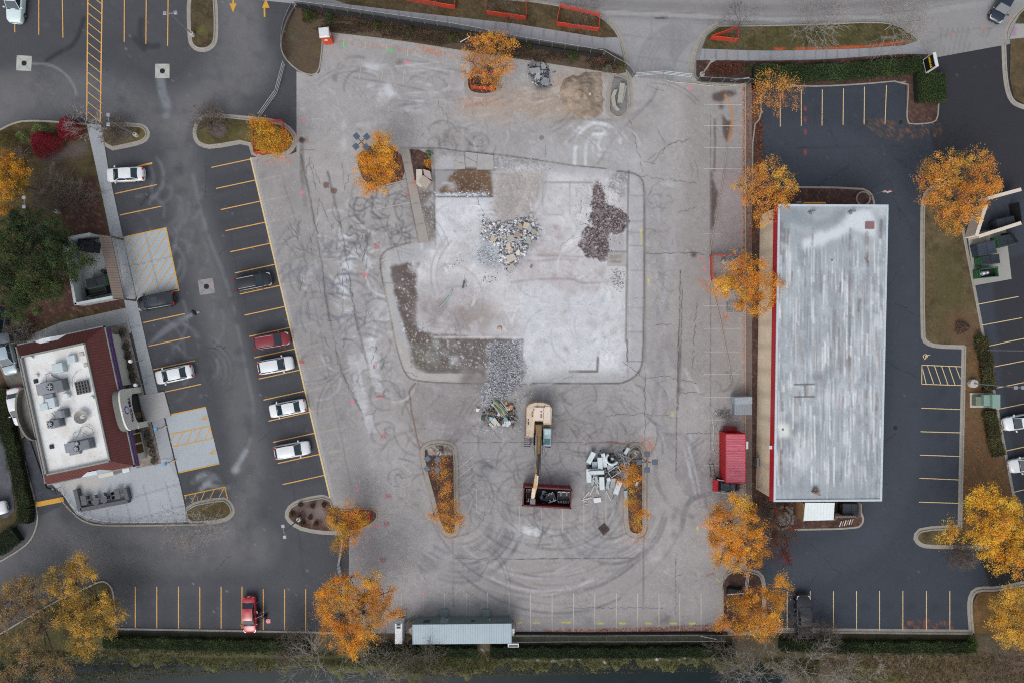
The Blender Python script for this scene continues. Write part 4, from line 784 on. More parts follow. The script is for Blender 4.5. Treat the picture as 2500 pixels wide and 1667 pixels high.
for x0,y0,x1,y1 in ((1155,700,1222,600),(1172,790,1302,580),(1197,875,1400,562),(1215,960,1485,540),(1235,1050,1530,590),(1253,1135,1550,690),(1300,1170,1568,765),(1395,1135,1590,845),(1485,1115,1607,935),(1570,1100,1625,1020)): p = tl(0,1,[(x0,y0),(x1,y1)]); h.append((p[0],p[1],.1))
def T(c_,r_,a): p = tl(c_,r_,[a[:2],a[2:4]]); return (p[0],p[1],a[4] if len(a) > 4 else .1)
h += [T(0,2,a) for a in ((1515,678,1890,598,.14),(1640,1200,2015,1117,.14),(1560,850,1930,772,.12),(1580,965,1952,885,.12),(1930,772,1952,885,.1),(1565,918,1605,842),(1622,955,1680,828),(1715,932,1762,810),(1795,912,1848,792),(1880,900,1930,780),(1690,1410,2065,1330,.13),(2065,1330,2090,1440,.13),(1712,1405,1700,1440),(1760,1475,1800,1388),(1843,1457,1882,1370),(1928,1437,1970,1350),(2013,1423,2060,1335))]
def wheelchair(x,y,s_,rot):
    t = math.radians(rot); f = lambda u,v: (x + s_ * (u * math.cos(t) - v * math.sin(t)),y + s_ * (u * math.sin(t) + v * math.cos(t))); q = []
    for k in range(11): a,b = math.radians(40 + 26 * k),math.radians(66 + 26 * k); q.append((f(.55 * math.cos(a),.3 + .55 * math.sin(a)),f(.55 * math.cos(b),.3 + .55 * math.sin(b)),.1))
    return q + [(f(-.1,-.7),f(-.05,.25),.12),(f(-.05,.2),f(.5,.2),.12),(f(.5,.2),f(.75,.75),.1),(f(-.1,-.3),f(.35,-.3),.09),(f(-.2,-.95),f(.0,-.95),.16)]
h += wheelchair(499,1021,8,170 + 90) + wheelchair(519,1104,8,260)
ribbon("hatched_markings",h,YD,.0285)
st = MB(); q = tl(0,2,[(330,1468),(590,1418),(597,1462),(340,1512)]); P = [W(x,y) for x,y in q]; st.add([(p.x,p.y,.215) for p in P],[(3,2,1,0)]); tag(st.build("stop_bar",YD),kind='structure')
ar_ = [T(0,0,(2142,-10,2142,40,.22))]
for k in range(9): ar_.append(T(0,0,(2108 + 3.6 * k,40 + 9 * k,2172 - 3.6 * k,40 + 9 * k,.125)))
ar_.append(T(1,0,(78,70,80,160,.22)))
for k in range(9): ar_.append(T(1,0,(58 + 3.6 * k,72 - 9 * k,124 - 3.6 * k,72 - 9 * k,.125)))
ribbon("lane_arrows",ar_,YD,.03)
r_ = [T(3,0,a) for a in ((112,880,112,1165),(305,825,305,1160),(498,825,495,1155),(692,815,688,1150),(885,800,881,1145),(1087,785,1073,1140))]
r_ += [T(3,1,a) for a in ((1920,1228,2298,1156),(1953,1420,2330,1350),(2200,1568,2450,1520))] + [T(3,2,a) for a in ((1990,47,2250,-10),(2025,238,2450,155),(2060,430,2450,352),(2095,620,2450,548),(2130,812,2450,745),(2165,1003,2450,942),(2200,1190,2450,1142),(2235,1382,2450,1332),(1405,607,1770,620),(1398,823,1768,833),(1393,1037,1765,1050),(1387,1249,1758,1265),(1383,1468,1755,1480))]
r_ += [T(3,3,(x,720,x,1085)) for x in (175,387,600,812,1023,1237,1453,1668)]
r_ += [T(3,2,a) for a in ((1410,213,1780,228),(1775,400,1410,387),(1412,213,1410,387),(1418,250,1450,382),(1462,218,1520,385),(1527,220,1585,387),(1592,222,1650,390),(1658,225,1715,392),(1722,228,1765,340))] + wheelchair(2261,869,9,75)
ribbon("parking_lines",r_,PYL,.0265,.11)
wl = [T(1,3,(x,735,x,932,.11)) for x in (1335,1535,1730,1930,2127,2323)] + [T(2,3,(x,740,x,1095,.11)) for x in (170,368,565,760,957,1153,1349,1540,1735)]
wl += [T(2,0,(1760,y,2110,y + 4)) for y in (960,1155,1355,1550)] + [T(2,1,(1757,y,2100,y)) for y in (1238,1447)] + [T(2,1,(1760,580,1915,582,.06))] + [T(2,2,(1755,y,2097,y)) for y in (90,298,508,715,925,1130)]
wl += [T(2,3,(x,-180,x,175,.09)) for x in (465,660,862)] + [T(2,3,(x,-60,x,175,.06)) for x in (68,268)] + [T(1,2,a) for a in ((1855,1165,1990,1050,.08),(1855,1245,2010,1125,.08),(1860,1320,2000,1205,.08),(1850,1347,2070,1347,.09),(2025,1350,2025,1568,.06),(1930,1340,1990,1290,.07))]
wl += [T(1,0,(x,y,x - 6,y + 80,.09)) for x,y in ((808,355),(1005,385),(1200,410),(1397,437))] + [T(1,0,a) for a in ((970,570,950,730,.07),(1170,620,1147,755,.08),(1368,630,1347,780,.08),(1555,680,1552,750,.06))] + [T(1,1,(1065,362,1415,292,.08)),T(2,0,(150,650,138,750,.07)),T(2,0,(556,650,550,695,.07))]
ribbon("survey_marks",SVY,mat("red_survey_paint",c(176,92,96),.8,var=.25,scale=9),.0345,.055)
ribbon("faded_lines",wl,WP,.021,.1)
# ================================================================ BUILDINGS
def loc(parent_loc,rot,p):
    d = Vector(p) - Vector(parent_loc); return Matrix.Rotation(-math.radians(rot),3,'Z') @ d
DARK = mat("dark_void",c(26,27,30),.7,var=.2); GLASS = mat("dark_glass",c(38,48,56),.06,var=.15,spec=.7); STEEL = mat("galvanised_steel",c(158,164,168),.42,.65,var=.18,scale=2)
WHITE = mat("white_metal",c(206,210,212),.5,.1,var=.08); GREY = mat("grey_metal",c(122,128,134),.5,.3,var=.15); BLACK = mat("black_plastic",c(32,34,38),.5,var=.25)
# ---- long flat-roofed service building on the right
def long_building():
    t = thing("service_building","long service building with weathered silver roof, cream wall and red fascia","building",W(1990,860))
    o = Vector(t.location); L = lambda v: Vector(v) - o
    q = [W(1899.5,499.5,6),W(2168,501,6),W(2152,1222,6),W(1888.5,1223.5,6)]
    ins = lambda d,z: [Vector((p.x + d * (1 if p.x < 38 else -1),p.y + d * (-1 if p.y > 0 else 1),z)) for p in q]
    wall = MB(); w0 = ins(.25,0); w1 = ins(.25,4.9)
    w0[0].x -= .25; w0[3].x -= .25; w1[0].x -= .25; w1[3].x -= .25
    wall.hexa([L(v) for v in (w0[3],w0[2],w0[1],w0[0])],[L(v) for v in (w1[3],w1[2],w1[1],w1[0])])
    wall.build("wall",mat("cream_cladding",c(222,206,180),.75,var=.1,scale=.8,stripes=(1,.34,.25)),t)
    fa = MB(); f0,f1 = ins(-.12,4.9),ins(-.02,5.93)
    fa.hexa([L(v) for v in (f0[3],f0[2],f0[1],f0[0])],[L(v) for v in (f1[3],f1[2],f1[1],f1[0])]); fa.build("fascia",mat("red_fascia",c(168,30,42),.45,var=.12),t)
    # parapet rim and roof membrane
    rim = MB(); a,b = ins(-.02,6.0),ins(.22,6.0)
    for i in range(4):
        j = (i + 1) % 4; A = [a[i],a[j],b[j],b[i]]
        rim.hexa([L(v) - Vector((0,0,.02)) for v in A],[L(v) + Vector((0,0,.1)) for v in A])
    rim.build("parapet",mat("parapet_cap",c(188,198,206),.5,.2,var=.1),t)
    cv = Canvas(1880,480,2190,1240,c(156,163,168),333,1.5); cv.var(.16,60); cv.var(.8,70,tint=c(190,196,200)); cv.var(.7,40,tint=c(130,136,142)) 
    for k in range(900):
        x = R.uniform(1890,2165); y = R.uniform(560,1190); L_ = R.uniform(15,120); cv.stroke([(x,y),(x + R.uniform(-2,2),y + L_)],R.uniform(.6,2.6),R.choice([c(220,224,226),c(204,210,214),c(132,140,146),c(116,120,126),c(150,140,138)]),R.uniform(.25,.75),1.4,.5)
    cv.poly([(1960,595),(1990,570),(2040,560),(2070,520),(2130,515),(2140,560),(2135,580),(2080,560),(2010,600),(1960,610)],c(204,210,214),.85,4,6)
    cv.poly([(1900,510),(1960,512),(1990,540),(2060,520),(2050,545),(1990,560),(1930,545),(1905,600)],c(122,132,140),.6,6,8)
    for x,y0,y1,w in ((1908,545,620,5),(1915,560,640,3),(2117,570,640,7),(2119,640,660,5),(2152,540,580,5),(2076,560,840,3),(2074,870,950,4),(2052,690,720,3),(2098,730,760,3),(2048,800,900,2),(1935,665,695,3),(1912,960,1000,5),(1909,1070,1150,5),(1908,1100,1180,4),(2140,960,1020,5),(2118,870,1050,3),(1925,560,600,3),(1985,560,600,3)):
        cv.stroke([(x,y0),(x - 2,y1)],w,R.choice([c(92,90,92),c(110,96,92)]),.6,3,.6)
    cv.poly([(1897,1035),(1925,1030),(1925,1065),(1897,1065)],c(216,220,216),.85,5,5)
    cv.poly([(1895,1180),(2150,1180),(2150,1225),(1895,1225)],c(138,146,152),.5,5,6)
    for y in (938,968): cv.stroke([(1940,y),(1988,y + R.uniform(-2,2))],2.2,c(70,70,74),.9,1.2)
    cv.stroke([(1965,938),(1967,968)],3,c(116,100,98),.8,1)
    for k in range(60): cv.blob(R.uniform(1900,2150),R.uniform(520,1210),R.uniform(2,14),R.uniform(4,26),R.choice([c(190,198,204),c(134,142,148)]),.3,5,5)
    cv.specks([(1890,500),(2165,500),(2150,1220),(1890,1220)],1200,[c(228,232,234),c(96,98,100)],.5)
    cv.grit(.08,2)
    P = ins(.2,5.99)
    V = []; F = []; nx,ny = 130,340
    for j in range(ny + 1):
        for i in range(nx + 1):
            u,v = i / nx,j / ny; p = (P[0] * (1 - u) + P[1] * u) * (1 - v) + (P[3] * (1 - u) + P[2] * u) * v; V.append(L(p)[:])
    for j in range(ny):
        for i in range(nx): a_ = j * (nx + 1) + i; F.append((a_,a_ + nx + 1,a_ + nx + 2,a_ + 1))
    V = np.array(V,np.float32); k = H / (H - 6); px = (V[:,0] + o.x) * k * S + 1250; py = 833.5 - (V[:,1] + o.y) * k * S
    V[:,2] += .03 * np.sin(V[:,0] * 1.7) * 0
    link("roof",npmesh("roof",V,F,4,cv.sample(px,py)),vmat("roof_membrane",.45,.1,4.0,.15,spec=.4),t)
    for i,(x,y) in enumerate(((1977,520),(2075,519),(2031,636),(1911,1048))):
        m = MB(); p = L(W(x,y,6.0)); v_ = 1 if i < 2 else .45; m.tube(p,p + Vector((0,0,.35 * v_)),.12 * v_,.12 * v_,10); m.tube(p,p + Vector((0,0,.05)),.3 * v_,.2 * v_,10)
        if i < 2: m.tube(p + Vector((.1,.02,.3)),p + Vector((.5,.12,.4)),.12,.14,8)
        m.build("roof_vent",GREY,t)
    m = MB(); p = L(W(2123,551,6.02)); m.box(p + Vector((0,0,.05)),(1.05,.85,.1)); m.build("roof_hatch",mat("hatch_rust",c(128,118,126),.7,var=.3,rgb2=c(150,96,92)),t)
    m = MB(); p = L(W(1990,1199,6.0)); m.tube(p + Vector((-.4,0,0)),p + Vector((-.4,0,.6)),.1); m.tube(p,p + Vector((0,-.1,.7)),.25,.18,10); m.tube(p + Vector((.35,-.3,0)),p + Vector((.35,-.3,.5)),.14); m.box(p + Vector((0,.3,.25)),(.5,.3,.3)); m.build("exhaust_stack",mat("rusty_vent",c(130,112,104),.8,var=.3),t)
    m = MB(); p = L(W(1882,1091,5.3)); m.box(p,(.5,.4,.3)); m.build("wall_lamp",WHITE,t)
    m = MB(); p = L(W(1849,1128,1.2)); m.box(p,(.25,1.3,.5)); m.tube(p + Vector((-.2,-.3,-.9)),p + Vector((-.2,-.3,.2)),.05); m.tube(p + Vector((-.1,.3,0)),p + Vector((-.1,.3,-1.1)),.05); m.build("gas_meter",GREY,t)
    m = MB(); p = W(1987,495,4.6)
    for k in range(7):
        a = math.radians(-60 + 20 * k); b2 = math.radians(-40 + 20 * k)
    m.box(L(W(1988,496.5,5)),(2.6,.16,.4)); m.build("wall_sign",mat("yellow_sign",c(196,150,50),.5),t)
    m = MB(); m.tube(L(W(1950,497,4.5)),L(W(1950,493,4.5)),.35,.35,14); m.build("siren",GREY,t)
    m = MB(); 
    for k in range(5): a_ = W(1862 + 4 * k,1186 + k * 4.4,5.0); m.tube(L(W(1849,1190,.3 + k)),L(W(1850,1190,1.3 + k)),.05)
    m.build("downpipe",BLACK,t)
long_building()
def skewbox(name,px,py,pz,size,m,rz=0,parent=None,o=None):
    b = MB(); p = W(px,py,pz); p = p - o if o is not None else p; b.box(p + Vector((0,0,size[2] / 2)),size,rz); return b.build(name,m,parent)
# lean-to shelter and fenced bin bay at its south end
def shelter():
    t = thing("bin_shelter","small lean-to with bright white metal roof at the long building's south end","shelter",W(2000,1245)); o = Vector(t.location)
    q = [W(1965,1226,2.7),W(2037,1226,2.7),W(2034,1268,2.5),W(1961,1270,2.5)]
    b = MB(); b.hexa([p - o for p in q[::-1]],[p - o + Vector((0,0,.1)) for p in q[::-1]]); b.build("roof",mat("white_sheet_roof",c(214,226,228),.4,.1,var=.05,stripes=(0,2.6,.12)),t)
    b = MB(); b.box(W(1953,1246,1.15) - o,(.16,2.2,2.3)); b.box(W(1999,1262,1.15) - o,(3.2,.12,2.3)); b.build("wall",mat("tan_boards",c(150,118,82),.8,var=.2,stripes=(1,3,.3)),t)
    b = MB(); b.box(W(2055,1256,1.0) - o,(2.6,.1,2.0)); b.box(W(2093,1240,1.0) - o,(.1,1.7,2.0),0); b.build("fence_panel",mat("grey_boards",c(128,130,130),.8,var=.2,stripes=(0,4,.3)),t)
shelter()
def dumpster(x,y,rz,label,body,lid,size=(1.9,1.3,1.3),open_lid=False,group="bins",bags=False,half=None):
    t = thing("dumpster",label,"dumpster",W(x,y,.02),rz,group); w,d,h = size; b = MB()
    for s in (-1,1): b.box((0,s * (d / 2 - .03),h / 2),(w,.06,h)); b.box((s * (w / 2 - .03),0,h / 2),(.06,d,h))
    b.box((0,0,.08),(w,d,.1)); b.build("body",body,t)
    r = MB()
    for s in (-1,1): r.box((0,s * (d / 2),h),(w + .1,.09,.08)); r.box((s * (w / 2),0,h),(.09,d + .1,.08))
    r.build("rim",body,t)
    if not open_lid:
        for s in (-1,1):
            l = MB(); l.box((s * w / 4,0,h + .09),(w / 2 - .04,d - .04,.05),m=Matrix.Rotation(.06,3,'X'))
            for k in range(5): l.box((s * w / 4,-d / 2 + .2 + k * (d - .4) / 4,h + .13),(w / 2 - .12,.06,.04),m=Matrix.Rotation(.06,3,'X'))
            l.build("lid",lid,t)
    else:
        l = MB(); l.box((0,d / 2 + .12,h - .3),(w - .06,.05,.9)); l.build("lid",lid,t)
        b = MB(); b.box((0,0,.5),(w - .2,d - .2,.5)); b.build("rubbish",DARK,t)
    for s in (-1,1): b = MB(); b.box((s * (w / 2 + .05),0,h * .6),(.08,d * .7,.12)); b.build("fork_pocket",body,t)
    return t
GREEN = mat("green_bin_paint",c(44,92,60),.5,var=.2); NAVY = mat("slate_bin_paint",c(52,60,72),.5,var=.2); BLID = mat("black_bin_lid",c(40,45,53),.45,var=.2)
dumpster(2065,1237,0,"black dumpster with ribbed lids in the bay beside the white metal roof",BLACK,BLID,(2.1,1.5,1.3),group=None)
dumpster(2437,549,13,"dark grey dumpster with slatted lid between the two cream walls",NAVY,BLID,(2.3,1.3,1.3))
dumpster(2440,591,13,"green dumpster with ribbed black lid just below the lower cream wall",GREEN,BLID,(2.2,1.35,1.3))
dumpster(2392,610,13,"wide flat slate dumpster beside the grass strip kerb",NAVY,NAVY,(2.3,1.6,1.2))
dumpster(2400,638,8,"green dumpster with black lid, second from the bottom of the concrete pad",GREEN,BLID,(2.3,1.1,1.3))
dumpster(2397,669,6,"open green dumpster with white bin bags, bottom of the concrete pad",GREEN,BLID,(2.3,1.1,1.3),True)
for i,(dx,dy,r) in enumerate(((0,0,.36),(.5,.1,.28),(-.5,-.1,.22))):
    p = W(2400,668,.9); b = MB(); b.tube(p + Vector((dx,dy,-.12)),p + Vector((dx,dy,.1)),r,r * .85,9); b.tube(p + Vector((dx,dy,.1)),p + Vector((dx,dy,.3)),r * .85,r * .2,9)
    tag(b.build("bin_bag",mat("white_plastic_bag",c(200,204,212),.4,bump=.5,scale=6),None,True),("large white bin bag in the middle of the open green dumpster","smaller white bin bag at the right end of the open green dumpster","smallest white bin bag beside the green end of the open dumpster")[i],"bin bag","bags in the open dumpster")
CREAM = mat("cream_block",c(204,192,178),.8,var=.1,scale=2); CMU = mat("painted_block",c(176,184,184),.8,var=.1,scale=2)
def enclosure(name,label,walls,m,h,extra=None,group=None):
    t = thing(name,label,"enclosure",W(*walls[0][0])); t["group"] = group or name; o = Vector(t.location)
    for (a,b_,th) in walls:
        a,b_ = W(*a),W(*b_); d = (b_ - a); mid = (a + b_) / 2; b = MB(); b.box(mid - o + Vector((0,0,h / 2)),(d.length + th * .5,th,h),math.degrees(math.atan2(d.y,d.x))); b.build("wall",m,t)
        b = MB(); b.box(mid - o + Vector((0,0,h + .04)),(d.length + th * .5 + .06,th + .08,.08),math.degrees(math.atan2(d.y,d.x))); b.build("wall_cap",m,t)
    if extra: extra(t,o)
    return t
def enc_r(t,o):
    for a,b_ in (((2463,500),(2470,550)),((2443,572),(2462,596))):
        a,b_ = W(*a),W(*b_); d = b_ - a; b = MB(); b.box((a + b_) / 2 - o + Vector((0,0,.9)),(d.length,.08,1.8),math.degrees(math.atan2(d.y,d.x))); b.build("gate",DARK,t)
enclosure("bin_enclosure","cream walled bin enclosure under the large tree at the right edge",[((2388,492),(2462,472),.35),((2358,580),(2380,510),.35),((2365,583),(2462,552),.35)],CREAM,2.0,enc_r)
def enc_l(t,o):
    b = MB(); q = [W(242,574,2.6),W(272,578,2.6),W(304,731,2.6),W(277,728,2.6)]
    b.hexa([p - o for p in q[::-1]],[p - o + Vector((0,0,.12)) for p in q[::-1]]); b.build("pergola_roof",mat("taupe_slats",c(112,100,92),.7,var=.12,stripes=(1,3.2,.45)),t)
    for i in (0,1,2,3): b = MB(); p = q[i] - o; b.box((p.x,p.y,1.3),(.2,.2,2.6)); b.build("post",mat("taupe_post",c(96,88,82),.7),t)
enclosure("bin_enclosure","white walled bin enclosure with taupe slatted roof beside the dark green tree",[((183,590),(244,578),.25),((183,590),(210,745),.25),((210,745),(300,728),.25)],CMU,2.1,enc_l)
s = slabm("enclosure_floor",[(186,592),(282,578),(306,728),(212,742)],0,.14,mat("enclosure_concrete",c(140,144,146),.9,var=.15))
dumpster(226,604,-100,"dark dumpster at the top of the white walled enclosure",BLACK,BLID,(1.3,2.2,1.3),group="bins in the white walled enclosure")
dumpster(250,692,12,"dark dumpster with ribbed lid above the open one in the white walled enclosure",GREEN,BLID,(2.6,1.2,1.2),group="bins in the white walled enclosure")
dumpster(247,712,12,"open dark dumpster at the bottom of the white walled enclosure",BLACK,BLID,(2.6,1.0,1.2),True,group="bins in the white walled enclosure")
for i,(x,y) in enumerate(((212,620),(223,690))):
    b = MB(); p = W(x,y,.14); b.tube(p,p + Vector((0,0,1.1)),.09); tag(b.build("bollard",mat("bollard_yellow",c(196,160,60),.6)),("yellow bollard beside the upper dumpster in the walled enclosure","yellow bollard beside the lower dumpsters in the walled enclosure")[i],"bollard","bollards in the walled enclosure")
b = MB(); p = W(260,664,.14); b.tube(p,p + Vector((0,0,.9)),.3,.26,14); tag(b.build("rubbish_barrel",BLACK),"round black barrel under the taupe slatted roof","barrel")

# ---- restaurant
def restaurant():
    RZ = 12.15; t = thing("restaurant","restaurant with white roof inside a maroon tile mansard and purple band","restaurant",(-53.9,-7.9,0),RZ); U,V_ = 5.55,8.75
    cream = mat("restaurant_cream",c(196,196,184),.75,var=.06)
    b = MB(); b.box((-.1,0,1.65),(2 * U - 1.5,2 * V_ - 1.2,3.3)); b.build("wall",cream,t)
    ez,rz = 3.55,5.1; iu0,iu1,iv0,iv1 = -4.2,3.7,-7.5,7.05
    E_ = [(-U,-V_),(U,-V_),(U,V_),(-U,V_)]; I_ = [(iu0,iv0),(iu1,iv0),(iu1,iv1),(iu0,iv1)]
    tm = mat("maroon_tiles",c(92,47,44),.65,var=.22,scale=3,stripes=(1,2.9,.5)); tm2 = mat("maroon_tiles_side",c(92,47,44),.65,var=.2,scale=3,stripes=(0,2.2,.55))
    for i in range(4):
        j = (i + 1) % 4; m = MB(); m.add([(*E_[i],ez),(*E_[j],ez),(*I_[j],rz),(*I_[i],rz)],[(0,1,2,3)]); m.add([(*E_[i],ez - .06),(*E_[j],ez - .06),(*I_[j],rz - .1),(*I_[i],rz - .1)],[(3,2,1,0)])
        m.build("mansard_slope",tm if i in (1,3) else tm2,t)
    g_ = MB()
    for i in range(4):
        j = (i + 1) % 4; a,bb = Vector((*E_[i],ez)),Vector((*E_[j],ez)); d = bb - a; g_.box((a + bb) / 2 + Vector((0,0,-.12)),(d.length + .24,.26,.24),math.degrees(math.atan2(d.y,d.x)))
    g_.build("gutter",mat("gutter_grey",c(168,172,170),.6,var=.35,scale=1.2,rgb2=c(92,110,112)),t)
    p = MB()
    for i in range(4):
        j = (i + 1) % 4; a,bb = Vector((*I_[i],rz)),Vector((*I_[j],rz)); d = bb - a; p.box((a + bb) / 2 + Vector((0,0,-.3)),(d.length + .14,.2,.72),math.degrees(math.atan2(d.y,d.x)))
    p.build("parapet",mat("parapet_grey",c(128,132,128),.6,var=.15),t)
    # roof membrane with stains
    cv = Canvas(0,0,400,700,c(214,216,216),777,4); cv.var(.08,60); cv.var(.4,80,tint=c(192,184,172))
    for x,y in ((170,250),(240,300),(220,330),(150,180),(260,520),(250,380)): cv.blob(x,y,30,24,c(160,136,112),.35,12,12,.6)
    cv.specks([(0,0),(400,0),(400,700),(0,700)],900,[c(224,226,226),c(140,130,120)],.6)
    nx,ny = 60,110; X,Y = np.meshgrid(np.linspace(iu0,iu1,nx + 1),np.linspace(iv0,iv1,ny + 1)); VV = np.column_stack([X.ravel(),Y.ravel(),np.full(X.size,4.75)])
    F = [(j * (nx + 1) + i,j * (nx + 1) + i + 1,(j + 1) * (nx + 1) + i + 1,(j + 1) * (nx + 1) + i) for j in range(ny) for i in range(nx)]
    link("flat_roof",npmesh("flat_roof",VV,F,4,cv.sample((VV[:,0] - iu0) / (iu1 - iu0) * 400,(iv1 - VV[:,1]) / (iv1 - iv0) * 700)),vmat("white_membrane",.6,.06,3.0,.1),t)
    o = Vector(t.location)
    def Q(x,y,z): p_ = tl(0,2,[(x,y)])[0]; return Matrix.Rotation(-math.radians(RZ),3,'Z') @ (W(*p_,z) - o)     # point given in the enlarged survey view
    pr = mat("purple_band",c(90,56,108),.5,var=.08)
    b = MB(); b.box((U + .12,-.2,3.0),(.35,2 * V_ - .1,.5)); b.build("purple_band",pr,t)
    for v0,v1 in ((1.3,7.8),(-8.3,-4.9)): b = MB(); b.box((U - .42,(v0 + v1) / 2,1.4),(.5,v1 - v0,2.8)); b.build("window_bay",cream,t)
    for k,v0 in enumerate((-6.9,-5.6)):
        b = MB(); b.box((U - .14,v0,1.35),(.06,1.1,1.7)); w_o = b.build("window",mat("window_frame_dark",c(60,56,52),.5),t); b = MB(); b.box((U - .1,v0,1.35),(.03,.96,1.5)); b.build("pane",mat("amber_window",c(86,66,38),.1,var=.4,scale=2),w_o)
    # entrance portal: arched wall facing east, with its grey back
    v0,v1 = -4.4,.75; vm = (v0 + v1) / 2; hw = (v1 - v0) / 2
    def top(v): return 3.95 + 1.0 * math.sqrt(max(0,1 - (abs(v - vm) / hw) ** 3))
    def ink(v): return 1.9 + .65 * math.sqrt(max(0,1 - ((v - vm) / (hw - .75)) ** 2))
    u0,u1 = 5.7,6.35; f = MB(); vv = [v0 + (v1 - v0) * i / 28 for i in range(29)]
    for a,bb in zip(vv[:-1],vv[1:]):
        lo = (0 if (a < v0 + .7 or bb > v1 - .7) else ink(a),0 if (a < v0 + .7 or bb > v1 - .7) else ink(bb))
        f.hexa([(u1 - .2,a,lo[0]),(u1,a,lo[0]),(u1,bb,lo[1]),(u1 - .2,bb,lo[1])],[(u1 - .2,a,top(a)),(u1,a,top(a)),(u1,bb,top(bb)),(u1 - .2,bb,top(bb))])
    f.box((u1 - .3,v0 + .35,1.2),(.9,.7,2.4)); f.box((u1 - .3,v1 - .35,1.2),(.9,.7,2.4)); f.build("portal_front",mat("portal_cream",c(204,204,196),.7,var=.05),t)
    f = MB()
    for a,bb in zip(vv[:-1],vv[1:]): f.hexa([(u0 - .35,a,3.0),(u1 - .21,a,3.2),(u1 - .21,bb,3.2),(u0 - .35,bb,3.0)],[(u0 - .35,a,top(a) - .12),(u1 - .21,a,top(a) - .12),(u1 - .21,bb,top(bb) - .12),(u0 - .35,bb,top(bb) - .12)])
    f.build("portal_back",mat("portal_grey",c(104,106,102),.75,var=.12),t)
    b = MB(); b.box((U + .3,vm,1.2),(.3,3.6,2.3)); d_ = b.build("door",mat("door_dark",c(34,32,34),.3),t); b = MB(); b.box((U + .47,vm - .9,1.1),(.03,.7,1.5)); b.build("lit_glass",mat("amber_window",c(0,0,0)),d_)
    tx = mat("sign_letters",c(52,34,60),.5)
    text("TACO BELL",.6,t,(u1 + .03,vm - .05,3.05),(math.radians(90),0,math.radians(90)),tx)
    b = MB(); N_ = 20
    def bell(r,z0): return [(u1 + .02,vm - .05 + r * math.cos(2 * math.pi * i / N_) * 1.0,z0 + r * math.sin(2 * math.pi * i / N_) * .9) for i in range(N_)]
    for r,du,nm,mm in ((.5,.02,"sign_emblem",mat("emblem_purple",c(92,58,124),.5)),(.36,.05,"sign_emblem_inner",mat("emblem_pale",c(198,206,226),.5))):
        b = MB(); q = bell(r,3.95); b.add([(x + du,y,z) for x,y,z in q] + [(x,y,z) for x,y,z in q],[tuple(range(N_))] + [(i,N_ + i,N_ + (i + 1) % N_,(i + 1) % N_) for i in range(N_)]); b.build(nm,mm,t)
    # drive-through portal on the west side, south and north gables
    b = MB()
    for i in range(16):
        a0,a1 = math.pi * i / 16,math.pi * (i + 1) / 16; w0 = (-U - .1 - 1.5 * math.sin(a0),.2 + 3.3 * math.cos(a0)); w1 = (-U - .1 - 1.5 * math.sin(a1),.2 + 3.3 * math.cos(a1)); b.hexa([(*w0,2.6),(*w1,2.6),(w1[0] + .25,w1[1],2.6),(w0[0] + .25,w0[1],2.6)],[(*w0,3.9),(*w1,3.9),(w1[0] + .25,w1[1],3.9),(w0[0] + .25,w0[1],3.9)])
    b.add([(-U - .1 - 1.4 * math.sin(math.pi * i / 16),.2 + 3.2 * math.cos(math.pi * i / 16),3.0) for i in range(17)],[tuple(range(17))]); b.build("drive_through_canopy",mat("canopy_grey",c(112,112,104),.7,var=.2),t)
    for s_ in (-1,1):
        b = MB(); y0 = s_ * (V_ + .05); x0 = .9 if s_ < 0 else -1.2
        b.hexa([(x0 - 2.6,y0,3.2),(x0 + 2.6,y0,3.2),(x0 + 2.6,y0 - s_ * .5,3.2),(x0 - 2.6,y0 - s_ * .5,3.2)],[(x0 - .5,y0,4.3),(x0 + .5,y0,4.3),(x0 + .4,y0 - s_ * .5,4.3),(x0 - .4,y0 - s_ * .5,4.3)]); b.build("gable_parapet",mat("gable_white",c(198,206,210),.6,var=.06),t)
    b = MB(); b.box((1.6,-V_ - .4,1.5),(1.9,.5,3.0)); b.build("back_vestibule",cream,t)
    b = MB(); b.box((3.9,-V_ - .25,2.5),(.9,.8,.25)); b.build("awning",WHITE,t); b = MB(); b.box((-.9,-V_ - .1,1.4),(4.2,.3,2.8)); b.build("service_hood",mat("hood_grey",c(176,184,188),.5),t)
    # rooftop plant
    z = 4.75; un = mat("unit_grey",c(130,134,141),.55,.1,var=.12); ud = mat("unit_dark",c(104,108,114),.5,.2,var=.12); lt = mat("unit_light",c(184,196,200),.4,.2,var=.08)
    def ac(x,y,w,d,h,fans,split=.62,ducts=()):
        c0 = Q(x,y,z + h / 2); b = MB(); b.box((c0.x - w * (1 - split) / 2,c0.y,z + h * .46),(w * split,d,h * .92)); b.box((c0.x,c0.y,z + .05),(w + .2,d + .2,.1)); u = b.build("air_conditioner",un,t)
        b = MB(); b.bbox((c0.x + w * split / 2,c0.y,z + h * .55),(w * (1 - split),d * .96,h),0,.08); b.build("condenser_housing",ud,u)
        for fx,fy,r in fans:
            f_ = MB(); f_.tube((c0.x + fx,c0.y + fy,z + h * .9),(c0.x + fx,c0.y + fy,z + h + .08),r,r,20); q_ = f_.build("fan",BLACK,u)
            f_ = MB()
            for k in range(3): f_.box((c0.x + fx,c0.y + fy,z + h + .1),(r * 1.7,.12,.02),60 * k + 15)
            f_.tube((c0.x + fx,c0.y + fy,z + h + .06),(c0.x + fx,c0.y + fy,z + h + .13),r * .25); f_.build("fan_blades",STEEL,u)
        return u
    ac(480,415,3.3,1.35,1.0,[(.1,.02,.42)]); ac(730,950,3.1,1.15,.95,[(.05,.3,.32),(-.15,-.33,.32)]); ac(510,745,1.6,.95,.9,[(-.35,0,.34)],.55); ac(570,660,1.3,.95,.8,[],.6)
